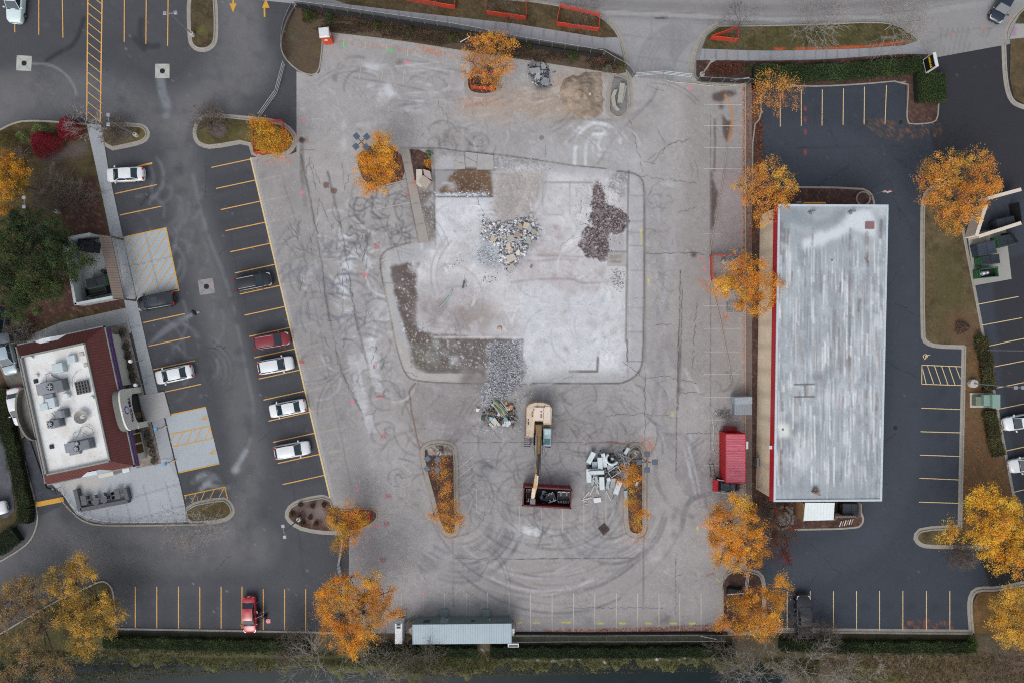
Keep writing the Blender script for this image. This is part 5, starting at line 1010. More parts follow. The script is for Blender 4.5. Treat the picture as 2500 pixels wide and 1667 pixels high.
    def bx(nm,x,y,w,d,h,m_,rz_=0):
        c0 = Q(x,y,z + h); b = MB(); b.bbox((c0.x,c0.y,z + h / 2),(w,d,h),rz_,.05); return b.build(nm,m_,t)
    bx("air_handler",525,240,1.35,1.15,.8,lt); bx("roof_curb_box",650,160,1.05,.95,.45,lt); bx("exhaust_duct",400,595,1.0,.85,.7,lt); bx("duct_elbow",460,560,1.1,1.2,.6,lt); bx("duct_run",440,505,1.2,.7,.5,un); bx("roof_drain_box",322,362,.45,.5,.2,BLACK); bx("roof_drain_box",468,963,.45,.5,.2,BLACK); bx("ducting",680,1010,1.3,.7,.4,un)
    for x,y,r,h in ((597,497,.46,.55),(330,312,.25,.3),(840,515,.26,.3),(285,146,.2,.25)):
        c0 = Q(x,y,z + h); b = MB(); b.tube((c0.x,c0.y,z),(c0.x,c0.y,z + h * .7),r * .8,r * .8,20); b.tube((c0.x,c0.y,z + h * .7),(c0.x,c0.y,z + h),r,r * .7,20); b.build("exhaust_fan",WHITE,t)
    c0 = Q(738,690,z + .7); b = MB(); 
    for k in range(6): b.tube((c0.x,c0.y,z + .3 + .06 * k),(c0.x + .01,c0.y + .003,z + .36 + .06 * k),.25 + .09 * k,.34 + .09 * k,18,False)
    b.tube((c0.x,c0.y,z),(c0.x,c0.y,z + .35),.06); b.build("satellite_dish",mat("dish_grey",c(138,136,132),.6),t)
    c0 = Q(755,415,z + .3); b = MB()
    for i in range(5): b.box((c0.x - .75 + .36 * i,c0.y,z + .2),(.07,1.6,.3)); b.box((c0.x,c0.y - .75 + .37 * i,z + .3),(1.6,.07,.1))
    b.build("condenser_rack",mat("rack_grey",c(96,98,98),.6,.3),t)
    for x,y in ((745,115),(785,215)): bx("roof_bracket",x,y,.55,.5,.12,mat("bracket_tan",c(176,172,162),.7))
    for pts,r in (([(430,390),(420,295),(475,285),(490,330)],.035),([(665,420),(665,330),(700,270),(740,262)],.02),([(670,900),(672,835),(735,820),(745,780),(800,775),(850,800),(858,840),(810,858),(760,830)],.03),([(700,880),(735,815)],.04),([(475,650),(520,700),(530,730)],.05),([(470,300),(520,330),(560,345)],.08)):
        b = MB(); b.path([Q(x,y,z + .25) for x,y in pts],r,6); b.build("refrigerant_pipe",GREY,t)
restaurant()
# planting bed furniture, patio
def lamp_bollard(x,y,lab):
    t = thing("path_light",lab,"lamp",W(x,y,.1),0,"path lights in the restaurant bed"); b = MB(); b.tube((0,0,0),(0,0,2.6),.05); b.build("post",GREY,t); b = MB(); b.tube((0,0,2.6),(0,0,2.85),.24,.2,14); b.build("lamp_shade",WHITE,t)
lamp_bollard(347,880,"white capped path light in the restaurant bed, the upper of two"); lamp_bollard(359,936,"white capped path light in the restaurant bed, next to the entrance portal")
for i,(x,y) in enumerate(((388,1045),(409,1128))):
    t = thing("parking_sign",("blue and white parking sign on a post by the upper accessible space","blue and white parking sign on a post by the lower accessible space")[i],"sign",W(x + 11,y - 3,.1),0,"accessible parking signs")
    b = MB(); b.tube((0,0,0),(0,0,1.9),.045); b.build("post",GREY,t)
    for k,(dz,mm) in enumerate(((1.75,mat("sign_blue",c(90,150,190),.5)),)): b = MB(); b.box((.06,0,dz),(.05,.42,.5)); b.box((0.02,0,dz + .3),(.34,.36,.05)); b.build("panel",mm,t)
    b = MB(); b.box((.25,.05,.06),(.5,.1,.12),14); b.build("ground_bracket",YP,t)
def patio_table(x,y,rz,kind,label):
    t = thing("patio_table",label,"table",W(x,y,.1),rz,"outdoor tables on the patio"); m_ = mat("patio_grey",c(86,90,96),.5,.3,var=.15)
    b = MB()
    if kind == 'round': b.tube((0,0,.72),(0,0,.76),.42,.42,20)
    else: b.bbox((0,0,.74),(1.3,.7,.05),0,.02)
    b.build("tabletop",m_,t); b = MB(); b.tube((0,0,0),(0,0,.72),.05); b.build("leg",m_,t)
def patio_chair(x,y,rz,label):
    t = thing("patio_chair",label,"chair",W(x,y,.1),rz,"metal chairs round the patio tables"); m_ = mat("chair_dark",c(56,58,62),.5,.4)
    b = MB(); b.bbox((0,0,.44),(.42,.42,.04),0,.02); b.build("seat",m_,t); b = MB(); b.box((0,.21,.68),(.42,.03,.42)); b.build("backrest",m_,t)
    for sx in (-1,1):
        for sy in (-1,1): b = MB(); b.tube((.18 * sx,.18 * sy,0),(.18 * sx,.18 * sy,.44),.015,n=5); b.build("leg",m_,t)
P_ = lambda x,y: tl(0,2,[(x,y)])[0]
patio_table(*P_(800,1440),100,'r',"rectangular table at the left end of the patio corner bench"); patio_table(*P_(1105,1385),100,'r',"rectangular table at the right end of the patio corner bench")
patio_table(*P_(910,1455),0,'round',"left one of the two round patio tables"); patio_table(*P_(985,1438),0,'round',"right one of the two round patio tables")
for i,(x,y,r,l) in enumerate(((905,1410,10,"chair above the left round patio table"),(990,1393,-30,"chair above the right round patio table"),(1015,1415,-70,"chair right of the right round patio table"),(828,1420,-80,"upper chair at the left rectangular patio table"),(840,1462,-80,"lower chair at the left rectangular patio table"),(1070,1380,100,"upper chair at the right rectangular patio table"),(1078,1415,100,"lower chair at the right rectangular patio table"))): patio_chair(*P_(x,y),r,l)
t = thing("patio_planter","long low grey U-shaped planter wall enclosing the patio tables","planter",W(*P_(950,1480),.1)); o = Vector(t.location)
for a,b_ in (((718,1345),(765,1540)),((765,1530),(1200,1448)),((1170,1335),(1195,1440))):
    p,q = W(*P_(*a),.1) - o,W(*P_(*b_),.1) - o; d = q - p; b = MB(); b.bbox((p + q) / 2 + Vector((0,0,.35)),(d.length,.55,.7),math.degrees(math.atan2(d.y,d.x)),.05); b.build("planter_box",mat("planter_slate",c(84,86,92),.6,var=.15,scale=3),t)
def rail_fence(name,label,pts,h,m,spacing=1.6,screen=None,bars=2,group=None,lean=0,base_z=.0,smooth=1,post_r=.03):
    pts = chaikin(list(pts),smooth) if smooth else list(pts); P = [W(x,y,base_z) for x,y in pts]; t = thing(name,label,"fence",P[0],0,group); o = P[0]
    b = MB()
    for k in range(bars):
        z = h * (k + 1) / bars; b.path([p - o + Vector((0,0,z)) for p in P],post_r * .8,6)
    b.build("rail",m,t); acc = 0; pos = [P[0]]
    for a,q in zip(P[:-1],P[1:]):
        d = (q - a).length; s_ = spacing - acc
        while s_ < d: pos.append(a.lerp(q,s_ / d)); s_ += spacing
        acc = d - (s_ - spacing)
    for p in pos[:60]: b = MB(); b.tube(p - o,p - o + Vector((0,0,h)),post_r,n=6); b.build("post",m,t)
    if screen:
        b = MB(); V = []; F = []
        for p in P: V += [p - o + Vector((0,0,.06)),p - o + Vector((0,0,h - .05))]
        for i in range(len(P) - 1): F.append((2 * i,2 * i + 2,2 * i + 3,2 * i + 1))
        b.add(V,F); b.build("mesh_screen",screen,t)
    return t
RAILM = mat("railing_taupe",c(108,102,94),.6,.3)
rail_fence("railing","taupe metal railing curving round the restaurant patio",[P_(560,1330),P_(600,1430),P_(650,1500),P_(760,1600),(235,1268),(262,1274),(330,1275),(455,1274)],1.0,RAILM,1.2,bars=4,base_z=.1)
# ---- silver office trailer
def trailer():
    t = thing("office_trailer","long grey-green site office trailer with ribbed roof, two doors and two windows","site office",W(1128,1520)); o = Vector(t.location); z = 2.85
    q = [W(1008.4,1525,z),W(1247.6,1522.5,z),W(1247.6,1568.5,z),W(1008.4,1570.5,z)]; zz = Vector((0,0,1))
    b = MB(); f = [(p - o) for p in q]; lo = [Vector((p.x,p.y,.45)) for p in f]; b.hexa(lo[::-1],[Vector((p.x,p.y,z - .05)) for p in f][::-1]); b.build("body",mat("trailer_wall",c(98,116,116),.6,var=.12,scale=1,stripes=(0,3.2,.28)),t)
    b = MB(); b.hexa([Vector((p.x + .08 * (1 if p.x > 0 else -1),p.y + .08 * (1 if i < 2 else -1),z - .05)) for i,p in enumerate(f)][::-1],[Vector((p.x + .06 * (1 if p.x > 0 else -1),p.y + .06 * (1 if i < 2 else -1),z + .03)) for i,p in enumerate(f)][::-1]); b.build("roof",mat("trailer_roof",c(144,160,168),.45,.2,var=.08,scale=.7,stripes=(0,3.4,.3)),t)
    y0 = f[0].y
    for x in (1042,1157): b = MB(); p = W(x,1512,1.7) - o; b.box((p.x,y0 + .03,1.75),(.85,.06,.8)); w = b.build("window",mat("window_dark_frame",c(70,78,80),.5),t); b = MB(); b.box((p.x,y0 + .07,1.75),(.7,.02,.6)); b.build("pane",GLASS,w)
    for x in (1085,1188):
        b = MB(); p = W(x,1510,1.4) - o; b.box((p.x,y0 + .03,1.5),(1.0,.06,2.0)); d = b.build("door",mat("trailer_door",c(118,136,136),.6),t); b = MB(); b.box((p.x + .35,y0 + .09,1.5),(.06,.05,.5)); b.build("handle",WHITE,d)
        b = MB(); b.box((p.x - .1,y0 + .5,.35),(1.0,.9,.08)); b.box((p.x,y0 + .06,.5),(1.1,.05,.07)); b.build("door_step",mat("trailer_door",(0,0,0)),t); b = MB(); b.box((p.x + .25,y0 + .08,.75),(.3,.04,.14)); b.build("vent",BLACK,t)
    p = W(1128,1524,z) - o; b = MB(); b.add([f[0] + Vector((-.2,.1,-2.6)),f[0] + Vector((-1.4,-.8,-2.4)),f[3] + Vector((-1.4,.8,-2.4)),f[3] + Vector((-.2,.2,-2.6))],[(0,1,2,3)]); b.hexa([f[0] + Vector((-.9,-.6,-2.4)),f[3] + Vector((-.9,1.2,-2.4)),f[3] + Vector((0,.6,-2.4)),f[0] + Vector((0,-.3,-2.4))],[f[0] + Vector((-.6,-.7,-.5)),f[3] + Vector((-.6,1.2,-.5)),f[3] + Vector((0,.6,-.5)),f[0] + Vector((0,-.3,-.5))]); b.build("hitch_cover",mat("hitch_tan",c(140,134,126),.7),t)
    b = MB(); [b.tube((x,s * 1.0,0),(x,s * 1.0,.48),.12,n=6) for x in (-6,-3,0,3,6) for s in (-1.8,0)]; b.build("support_leg",BLACK,t)
    text("mobile",.42,t,(W(1235,1516,1.5).x - o.x,y0 + .06,2.1),(math.radians(90),0,math.radians(180)),WHITE,ext=.01)
trailer()
t = thing("stair_tower","small white stair landing and steps at the right end of the office trailer","steps",W(1253,1533)); b = MB()
b.box((-.1,.6,2.2),(.5,.55,.08)); b.box((-.05,.05,1.8),(.28,.5,.08)); b.build("landing",WHITE,t); b = MB(); b.box((.0,-.95,2.7),(1.35,.42,.3)); b.build("cooling_unit",WHITE,t); b = MB(); b.box((0,-.98,2.86),(1.15,.25,.03)); b.build("grille",mat("plum_grille",c(96,76,92),.6),t)
b = MB(); [b.tube((x,y,0),(x,y,2.6),.03,n=6) for x in (-.3,.3) for y in (.6,-.9)]; b.box((0,1.3,.9),(.25,.9,.06),m=Matrix.Rotation(.8,3,'X')); b.build("support_leg",mat("rust_steel",c(132,92,70),.7),t)
t = thing("light_tower","white wheeled utility cabinet with black top panels beside the office trailer","utility cabinet",W(980,1520)); b = MB(); b.bbox((0,-.45,1.25),(.95,2.6,1.9),0,.06); b.build("body",WHITE,t)
for y in (.45,.82) : b = MB(); b.box((0,y - .1,2.21),(.5,.25,.03)); b.build("panel",BLACK,t)
b = MB(); b.tube((-.3,.6,.3),(.3,.6,.3),.3,n=14); b.tube((-.3,-1.2,.3),(.3,-1.2,.3),.3,n=14); b.build("wheel",BLACK,t)
# ================================================================ VEHICLES
TYRE = mat("tyre_rubber",c(24,24,26),.8); RIM = mat("alloy_rim",c(140,144,148),.35,.7); CGL = mat("car_glass",c(34,50,60),.05,var=.1,spec=.8); CHR = mat("chrome",c(196,200,204),.2,.9)
HL = mat("headlight_lens",c(206,212,214),.1,.2); TLM = mat("tail_light_lens",c(150,24,28),.2); PLT = mat("number_plate",c(206,208,210),.5)
def paint(name,rgb,rough=.22): 
    m = mat(name,rgb,rough,.0,var=.03,spec=.6); m.node_tree.nodes["Principled BSDF"].inputs["Coat Weight"].default_value = .6; m.node_tree.nodes["Principled BSDF"].inputs["Coat Roughness"].default_value = .06; return m
PWH = paint("white_car_paint",c(214,218,220)); PBK = paint("black_car_paint",c(22,26,32)); PMR = paint("maroon_car_paint",c(122,26,40)); PRD = paint("red_car_paint",c(164,22,44)); PSI = paint("silver_car_paint",c(150,168,178)); PNB = paint("navy_car_paint",c(24,36,54)); PGR = paint("slate_car_paint",c(70,78,88)); PPT = paint("pearl_car_paint",c(196,214,216))
KINDS_ = {  # length, width, hood height, belt height, roof height, windscreen base/top x, rear window top/base x, bonnet shape
    'sedan': (4.85,1.84,.93,.98,1.44,1.25,.45,-1.05,-1.75),'suv': (4.75,1.88,1.05,1.1,1.7,1.3,.6,-1.75,-2.2),'wagon': (4.6,1.84,1.0,1.05,1.62,1.2,.55,-1.6,-2.1),'pickup': (5.6,1.98,1.12,1.2,1.82,1.25,.6,-.85,-1.05),'hatch': (4.2,1.78,.92,.98,1.46,1.05,.3,-1.35,-1.85)}
def car(name,kind,x,y,head,pm,label,cat="car",rails=False,z=.012,sunroof=False,plate=False,door_open=False,group=None,scale=1.0,tint=None):
    Lc,Wc,hh,bh,rh,wx0,wx1,rx1,rx0 = KINDS_[kind]; t = thing(name,label,cat,W(x,y,z),head,group); t.scale = (scale,) * 3; hw = Wc / 2; h2 = Lc / 2
    back_top = bh if kind != 'suv' and kind != 'wagon' else bh
    st = [(-1,.70,.60,.34),(-.985,.82,.80,.26),(-.95,.90,bh - .10,.22),(-.88,.955,bh - .02,.2),(-.6,.995,bh,.2),(-.2,1,bh - .02,.19),(.2,1,bh - .03,.19),(.5,.99,hh + .02,.2),(.7,.975,hh - .03,.2),(.86,.93,hh - .12,.22),(.95,.85,hh - .22,.24),(.99,.74,hh - .33,.28),(1,.60,hh - .42,.34)]
    V,F = [],[]
    for k,wf,zt,zb in st:
        w = hw * wf; X = k * h2; dome = .05 if abs(k) < .97 else .01
        ring = [(w * .90,zb),(w,zb + .14),(w,zt * .62),(w * .985,zt - .14),(w * .93,zt - .04),(w * .80,zt),(w * .4,zt + dome * .8),(0,zt + dome)]
        V += [(X,a,b) for a,b in ring] + [(X,-a,b) for a,b in ring[-2::-1]]
    n = 15
    for i in range(len(st) - 1):
        for j in range(n - 1): F.append((i * n + j,i * n + j + 1,(i + 1) * n + j + 1,(i + 1) * n + j))
        F.append(((i + 1) * n,(i + 1) * n + n - 1,i * n + n - 1,i * n))
    F.append(tuple(range(n))); F.append(tuple(range(len(V) - 1,len(V) - n - 1,-1))); b = MB(); b.add(V,F); body = b.build("body",pm,t,True)
    m_ = body.modifiers.new("soft",'SUBSURF'); m_.levels = 1; m_.render_levels = 1
    wb,wt = hw * .90,hw * .70; zb,zt = bh - .04,rh
    B0 = [(rx0,-wb * .94,zb),(wx0,-wb * .93,zb),(wx0,wb * .93,zb),(rx0,wb * .94,zb)]; T0 = [(rx1,-wt,zt),(wx1,-wt,zt),(wx1,wt,zt),(rx1,wt,zt)]
    b = MB(); b.hexa(B0,T0); b.build("cabin",pm,t)
    g_ = tint or CGL; mid = (lambda a,q,f: tuple(a[i] + (q[i] - a[i]) * f for i in range(3)))
    b = MB(); b.pane([B0[1],B0[2],T0[2],T0[1]],.07,.02); b.build("windshield",g_,t)
    b = MB(); b.pane([B0[3],B0[0],T0[0],T0[3]],.10,.02); b.build("rear_window",g_,t)
    for s in (0,1):
        a0,a1,c1,c0 = (B0[0],B0[1],T0[1],T0[0]) if s == 0 else (B0[2],B0[3],T0[3],T0[2])
        m0,m1 = mid(a0,a1,.5),mid(c0,c1,.5)
        for q in (([a0,m0,m1,c0],[m0,a1,c1,m1]) if kind != 'pickup' else ([a0,m0,m1,c0],[m0,a1,c1,m1])): b = MB(); b.pane(q,.09,.018); b.build("side_window",g_,t)
    b = MB(); nx,ny = 8,6; VV,FF = [],[]
    for i in range(nx + 1):
        for j in range(ny + 1):
            u,v = i / nx,j / ny; x_ = rx1 - .04 + (wx1 + .06 - rx1) * u; e = 1 - (2 * u - 1) ** 4 * .10; y_ = (2 * v - 1) * (wt + .03) * (e if True else 1); VV.append((x_,y_,zt + .015 + .07 * (1 - (2 * v - 1) ** 2) * (1 - (2 * u - 1) ** 4)))
    for i in range(nx):
        for j in range(ny): a = i * (ny + 1) + j; FF.append((a,a + ny + 1,a + ny + 2,a + 1))
    b.add(VV,FF); b.build("roof",pm,t,True)
    if sunroof: b = MB(); b.box(((wx1 + rx1) / 2 + .25,0,zt + .095),(.75,.85,.02)); b.build("sunroof",g_,t)
    if rails:
        for s in (-1,1): b = MB(); b.path([(rx1 + .1,s * (wt + .0),zt + .1),(wx1 - .1,s * (wt + .0),zt + .1)],.028,6); b.build("roof_rail",CHR,t)
    if kind == 'pickup':
        b = MB(); b.box((-h2 * .69,0,bh + .035),(h2 * .52,Wc * .78,.02)); b.build("bed_floor",DARK,t)
        b = MB(); x0,x1 = -h2 * .96,-h2 * .41
        for s in (-1,1): b.box(((x0 + x1) / 2,s * hw * .87,bh + .08),(x1 - x0,.14,.14))
        b.box((x0 + .05,0,bh + .08),(.1,Wc * .8,.14)); b.build("bed_rail",pm,t)
    for s in (-1,1):
        b = MB(); b.hexa([(h2 * .86,s * hw * .60,hh - .34),(h2 * .97,s * hw * .55,hh - .40),(h2 * .93,s * hw * .80,hh - .38),(h2 * .80,s * hw * .90,hh - .30)][::(1 if s > 0 else -1)],[(h2 * .84,s * hw * .62,hh - .13),(h2 * .96,s * hw * .56,hh - .215),(h2 * .935,s * hw * .81,hh - .21),(h2 * .79,s * hw * .93,hh - .12)][::(1 if s > 0 else -1)]); b.build("headlight",HL,t)
        b = MB(); b.box((-h2 * .965,s * hw * .68,bh - .14),(.16,.36,.16),s * 18); b.build("tail_light",TLM,t)
        b = MB(); b.bbox((wx0 - .12,s * (hw + .1),bh + .03),(.16,.24,.15),s * 12,.04); b.build("wing_mirror",pm,t)
        for X in (-h2 * .60,h2 * .62):
            b = MB(); b.tube((X,s * (hw - .22),.33),(X,s * (hw + .012),.33),.33,.33,20); w_ = b.build("wheel",TYRE,t); b = MB(); b.tube((X,s * (hw - .02),.33),(X,s * (hw + .03),.33),.21,.2,14); b.build("rim",RIM,w_)
    b = MB(); b.box((h2 * .985,0,hh - .42),(.06,hw * 1.0,.12)); b.build("grille",BLACK,t)
    b = MB(); b.box((wx0 + .05,0,hh + .045),(.1,wb * 1.72,.03)); b.build("cowl",BLACK,t)
    if plate: b = MB(); b.box((-h2 * .99,0,.72),(.05,.32,.16)); b.build("number_plate",PLT,t)
    if door_open:
        b = MB(); b.box((.15,hw + .42,.75),(.09,.95,.75),22); d = b.build("open_door",pm,t); b = MB(); b.box((.10,hw + .42,1.25),(.04,.8,.3),22); b.build("pane",g_,d)
    return t
car("sedan",'sedan',313,430,183,PWH,"white sedan nosing over the sidewalk, the uppermost car in the left column")
car("crossover",'suv',388,737,190,PBK,"black crossover with dark glass roof parked below the striped loading pad",sunroof=True)
car("sedan",'sedan',431,913,192,PWH,"white sedan between the path lights and the drive aisle, alone between two yellow lines",plate=True)
car("suv",'suv',624,690,11,PBK,"black SUV with silver roof rails beside the yellow boundary line",rails=True)
car("suv",'suv',668,832,9,PMR,"dark red SUV with silver roof rails beside the boundary line",rails=True,scale=.98)
car("suv",'wagon',677,891,10,PWH,"white SUV directly below the dark red SUV")
car("sedan",'sedan',706,995,191,PWH,"white sedan between the two white SUVs of the boundary row",plate=True,scale=.98)
car("suv",'wagon',717,1096,10,PWH,"white SUV at the bottom end of the boundary row",sunroof=False)
car("sedan",'sedan',614,1495,272,PRD,"red sedan with its driver door open at the bottom of the left lot",door_open=True,scale=.97,plate=True)
car("pickup_truck",'pickup',1955,1497,91,PBK,"black pickup with a chrome framed bed beside the orange tree, lower right lot","pickup",scale=.98)
car("pickup_truck",'pickup',50,8,266,PPT,"pale silver-blue pickup at the top left corner of the lot","pickup",scale=1.03,sunroof=True)
car("sedan",'sedan',2440,18,242,PNB,"dark blue car driving across the top right entrance",plate=True)
car("suv",'wagon',2484,1027,190,PWH,"white car at the right edge, the upper of two",scale=1.0)
car("sedan",'sedan',2500,1129,190,PWH,"white car at the right edge, the lower of two, with light grey bonnet")
car("sedan",'sedan',26,868,284,PSI,"silver-blue car in the drive-through lane behind the restaurant's corner",z=.17)
car("sedan",'sedan',52,990,283,PWH,"white car in the drive-through lane half under the curved canopy",z=.17)
car("sedan",'hatch',-14,1241,12,PWH,"white car cut by the left edge below the hedge",z=.17)
car("suv",'suv',8,790,262,PGR,"dark slate SUV with bright headlight under the green tree's edge",z=.17)
car("pickup_truck",'pickup',30,826,190,PGR,"dark pickup queueing right above the restaurant's corner","pickup",z=.17,scale=.85)

# ---- excavator
def excavator():
    t = thing("excavator","cream and tan tracked excavator with its long arm reaching into the red skip","excavator",W(1313.5,1035),-2); TAN = mat("machine_tan",c(196,178,158),.5,var=.12,rgb2=c(206,190,172),scale=1.5); YEL = mat("machine_yellow",c(176,146,104),.55,var=.18,scale=2); TRK = mat("track_steel",c(104,102,108),.6,.5,var=.25,scale=4,stripes=(1,5,.6))
    for s in (-1,1):
        b = MB(); b.bbox((s * 1.32,-.4,.45),(.72,5.0,.9),0,.15); tr = b.build("track",TRK,t); b = MB(); [b.box((s * 1.32,-2.85 + .24 * k,.91),(.72,.1,.05)) for k in range(21)]; b.build("track_shoe",mat("track_plate",c(140,138,148),.5,.4,var=.2),tr)
    b = MB(); b.tube((0,0,.6),(0,0,1.15),.8,.8,20); b.box((0,0,.55),(2,2.4,.5)); b.build("undercarriage",BLACK,t)
    # upper structure, front (arm) side is -y
    pl = [(-1.62,-1.5),(-1.62,2.35),(-1.35,2.8),(-.6,3.05),(.6,3.05),(1.35,2.8),(1.62,2.35),(1.62,-.1),(.55,-.1),(.55,.6),(-.5,.6),(-.5,-1.5)]
    b = MB(); b.prism(pl,1.15,1.55); b.build("deck",YEL,t)
    b = MB(); b.prism([(-1.55,.6),(-1.55,2.3),(-1.28,2.7),(-.55,2.95),(.55,2.95),(1.28,2.7),(1.55,2.3),(1.55,.3),(.6,.3),(.6,.7),(-.5,.7),(-.5,.6)],1.55,2.45); b.build("engine_cover",TAN,t)
    b = MB(); b.bbox((-.1,1.7,2.55),(1.25,1.5,.22),0,.06); b.build("hood",mat("machine_cream",c(210,196,182),.5,var=.06),t); b = MB(); b.bbox((.98,1.5,2.5),(.85,2.1,.12),0,.04); b.build("side_cover",mat("machine_cream",(0,0,0)),t)
    b = MB(); b.bbox((-1.05,-.35,1.85),(1.05,1.9,.6),0,.05); b.build("tool_box",TAN,t)
    for x,y in ((-.85,1.75),(-.85,1.35),(.25,1.9),(.25,1.5),(.25,1.25)): b = MB(); b.box((x,y,2.69 if x > 0 else 2.47),(.2,.28 if x < 0 else .18,.04)); b.build("vent",mat("vent_rust",c(150,104,84),.7),t)
    for p0 in ((-.7,2.1),(-.3,2.5),(.6,2.5)): b = MB(); b.tube((*p0,2.45),(*p0,2.75),.07); b.build("exhaust_pipe",BLACK,t)
    b = MB(); [b.path([(-1.6,1.0 - .1,2.6),(-1.6,-1.2,2.5),(-1.1,-1.2,2.5)],.03)]; b.tube((-1.3,.2,2.2),(-1.35,.9,2.5),.06); b.build("handrail",BLACK,t)
    b = MB(); b.bbox((1.08,-1.2,2.1),(.98,2.1,1.9),0,.1); cb = b.build("cab",mat("cab_pale",c(158,178,184),.4,var=.08),t); b = MB(); b.box((1.08,-1.75,3.07),(.72,.7,.03)); b.box((1.08,-2.27,2.3),(.8,.04,1.2)); b.build("window",mat("cab_glass",c(66,108,116),.08,spec=.8),cb); b = MB(); b.box((1.08,-.55,3.06),(.78,.7,.03)); b.build("roof_panel",mat("cab_roof",c(176,200,206),.4),cb)
    # boom, stick, cylinders
    def beam(nm,pts,w0,m): 
        b = MB(); V,F = [],[]
        for (x,y,z,w,h) in pts: V += [(x - w / 2,y,z - h / 2),(x + w / 2,y,z - h / 2),(x + w / 2,y,z + h / 2),(x - w / 2,y,z + h / 2)]
        for i in range(len(pts) - 1):
            for j in range(4): F.append((i * 4 + j,i * 4 + (j + 1) % 4,i * 4 + 4 + (j + 1) % 4,i * 4 + 4 + j))
        F += [(3,2,1,0),tuple(range(len(V) - 4,len(V)))]; b.add(V,F); return b.build(nm,m,t)
    beam("boom",[(0,.2,1.9,.8,.5),(0,-1.2,3.4,.62,.75),(-.02,-3.2,4.9,.55,.8),(-.1,-5.2,5.2,.5,.7),(-.2,-6.6,4.7,.46,.5)],0,YEL)
    beam("stick",[(-.15,-5.3,5.5,.4,.4),(-.22,-6.6,4.7,.5,.7),(-.33,-8.0,3.2,.42,.5),(-.42,-9.0,1.9,.38,.34)],0,mat("stick_tan",c(184,148,100),.5,var=.15))
    for s in (-1,1):
        b = MB(); b.tube((s * .48,-.6,1.7),(s * .5,-2.2,3.2),.12); b.build("boom_cylinder",BLACK,t); b = MB(); b.tube((s * .5,-2.2,3.2),(s * .5,-3.2,4.3),.07); b.build("piston_rod",CHR,t)
    b = MB(); b.tube((0,-2.9,5.55),(-.05,-5.4,5.95),.15,n=12); b.build("stick_cylinder",mat("cylinder_dark",c(58,62,68),.4,.4),t); b = MB(); b.tube((-.05,-5.4,5.95),(-.1,-6.6,5.5),.08); b.build("piston_rod",CHR,t)
    b = MB(); b.path([(.15,-1,3.9),(.2,-3,5.5),(.22,-5.3,5.9),(.1,-6.2,5.3)],.035); b.path([(-.2,-1,3.9),(-.22,-3,5.5),(-.3,-5,5.75)],.035); b.build("hydraulic_hose",BLACK,t)
    beam("bucket_linkage",[(-.4,-7.3,4.2,.42,.3),(-.43,-8.6,3.0,.46,.36),(-.45,-9.1,2.0,.34,.3)],0,mat("link_cream",c(200,184,164),.5,var=.15))
    b = MB(); b.hexa([(-.8,-9.9,1.2),(-.05,-9.9,1.2),(-.05,-8.9,1.2),(-.8,-8.9,1.2)],[(-.75,-9.75,2.3),(-.1,-9.75,2.3),(-.1,-9.1,2.3),(-.75,-9.1,2.3)]); b.path([(-.7,-10.0,1.3),(-.8,-10.3,1.0)],.07); b.path([(-.2,-10.0,1.3),(-.1,-10.3,1.0)],.07); b.build("grapple",mat("worn_steel",c(110,104,102),.5,.5,var=.3),t)
excavator()
def skip():
    t = thing("roll_off_skip","long open red skip holding excavator attachments","skip",W(1334,1205),-3.4); m = mat("skip_red",c(134,36,48),.6,var=.25,scale=1.5); L_,D_,h = 6.0,2.35,2.0
    for nm,ctr,sz in (("side_wall",(0,D_ / 2,h / 2),(L_,.09,h)),("side_wall",(0,-D_ / 2,h / 2),(L_,.09,h)),("end_wall",(-L_ / 2,0,h / 2),(.09,D_,h)),("end_wall",(L_ / 2,0,h / 2),(.09,D_,h))): b = MB(); b.box(ctr,sz); b.build(nm,m,t)
    b = MB(); b.box((0,0,.15),(L_,D_,.12)); b.build("floor",mat("skip_floor",c(34,32,34),.8,var=.3),t)
    b = MB(); [b.box((-2.8 + .56 * k,s * (D_ / 2 + .08),h * .5),(.1,.1,h * .96)) for k in range(11) for s in (-1,1)]; b.build("rib",m,t)
    b = MB(); [b.box((0,s * D_ / 2,h + .04),(L_ + .2,.18,.1)) for s in (-1,1)]; [b.box((s * L_ / 2,0,h + .04),(.16,D_ + .1,.1)) for s in (-1,1)]; b.build("rim",mat("skip_rim",c(120,44,54),.6,var=.35,rgb2=c(80,60,64),scale=3),t)
    return t
skip()
DKS = mat("dark_steel",c(84,84,88),.5,.4,var=.25,scale=3)
def bucket(x,y,z,w,d,rz,label,m=None,teeth=5,name="digger_bucket"):
    t = thing(name,label,"excavator bucket",W(x,y,z),rz,"excavator attachments in the red skip"); m = m or DKS; b = MB(); N = 8; V,F = [],[]
    for s in (-1,1):
        for k in range(N + 1): a = math.radians(-20 + 200 * k / N); V.append((s * w / 2,d * .5 * math.cos(a),-d * .42 * math.sin(a)))
    for k in range(N): F.append((k,k + 1,N + 2 + k,N + 1 + k))
    F.append(tuple(range(N + 1))); F.append(tuple(range(2 * N + 1,N,-1))); b.add([(a,q,r + d * .5) for a,q,r in V],F[:-2]); b.build("shell",m,t)
    for s in (-1,1): b = MB(); b.box((s * w / 2,0,d * .3),(.06,d * .95,d * .55)); b.build("side_plate",m,t)
    b = MB(); b.box((0,-d * .46,d * .55),(w,.14,.14)); b.build("lip",STEEL,t)
    for k in range(teeth): b = MB(); b.box((-w / 2 + w * (k + .5) / teeth,d * .5,d * .5),(.1,.26,.08)); b.build("tooth",STEEL,t)
    for s in (-.25,.25): b = MB(); b.box((s * w,-d * .3,d * .68),(.07,.4,.3)); b.build("lug",STEEL,t)
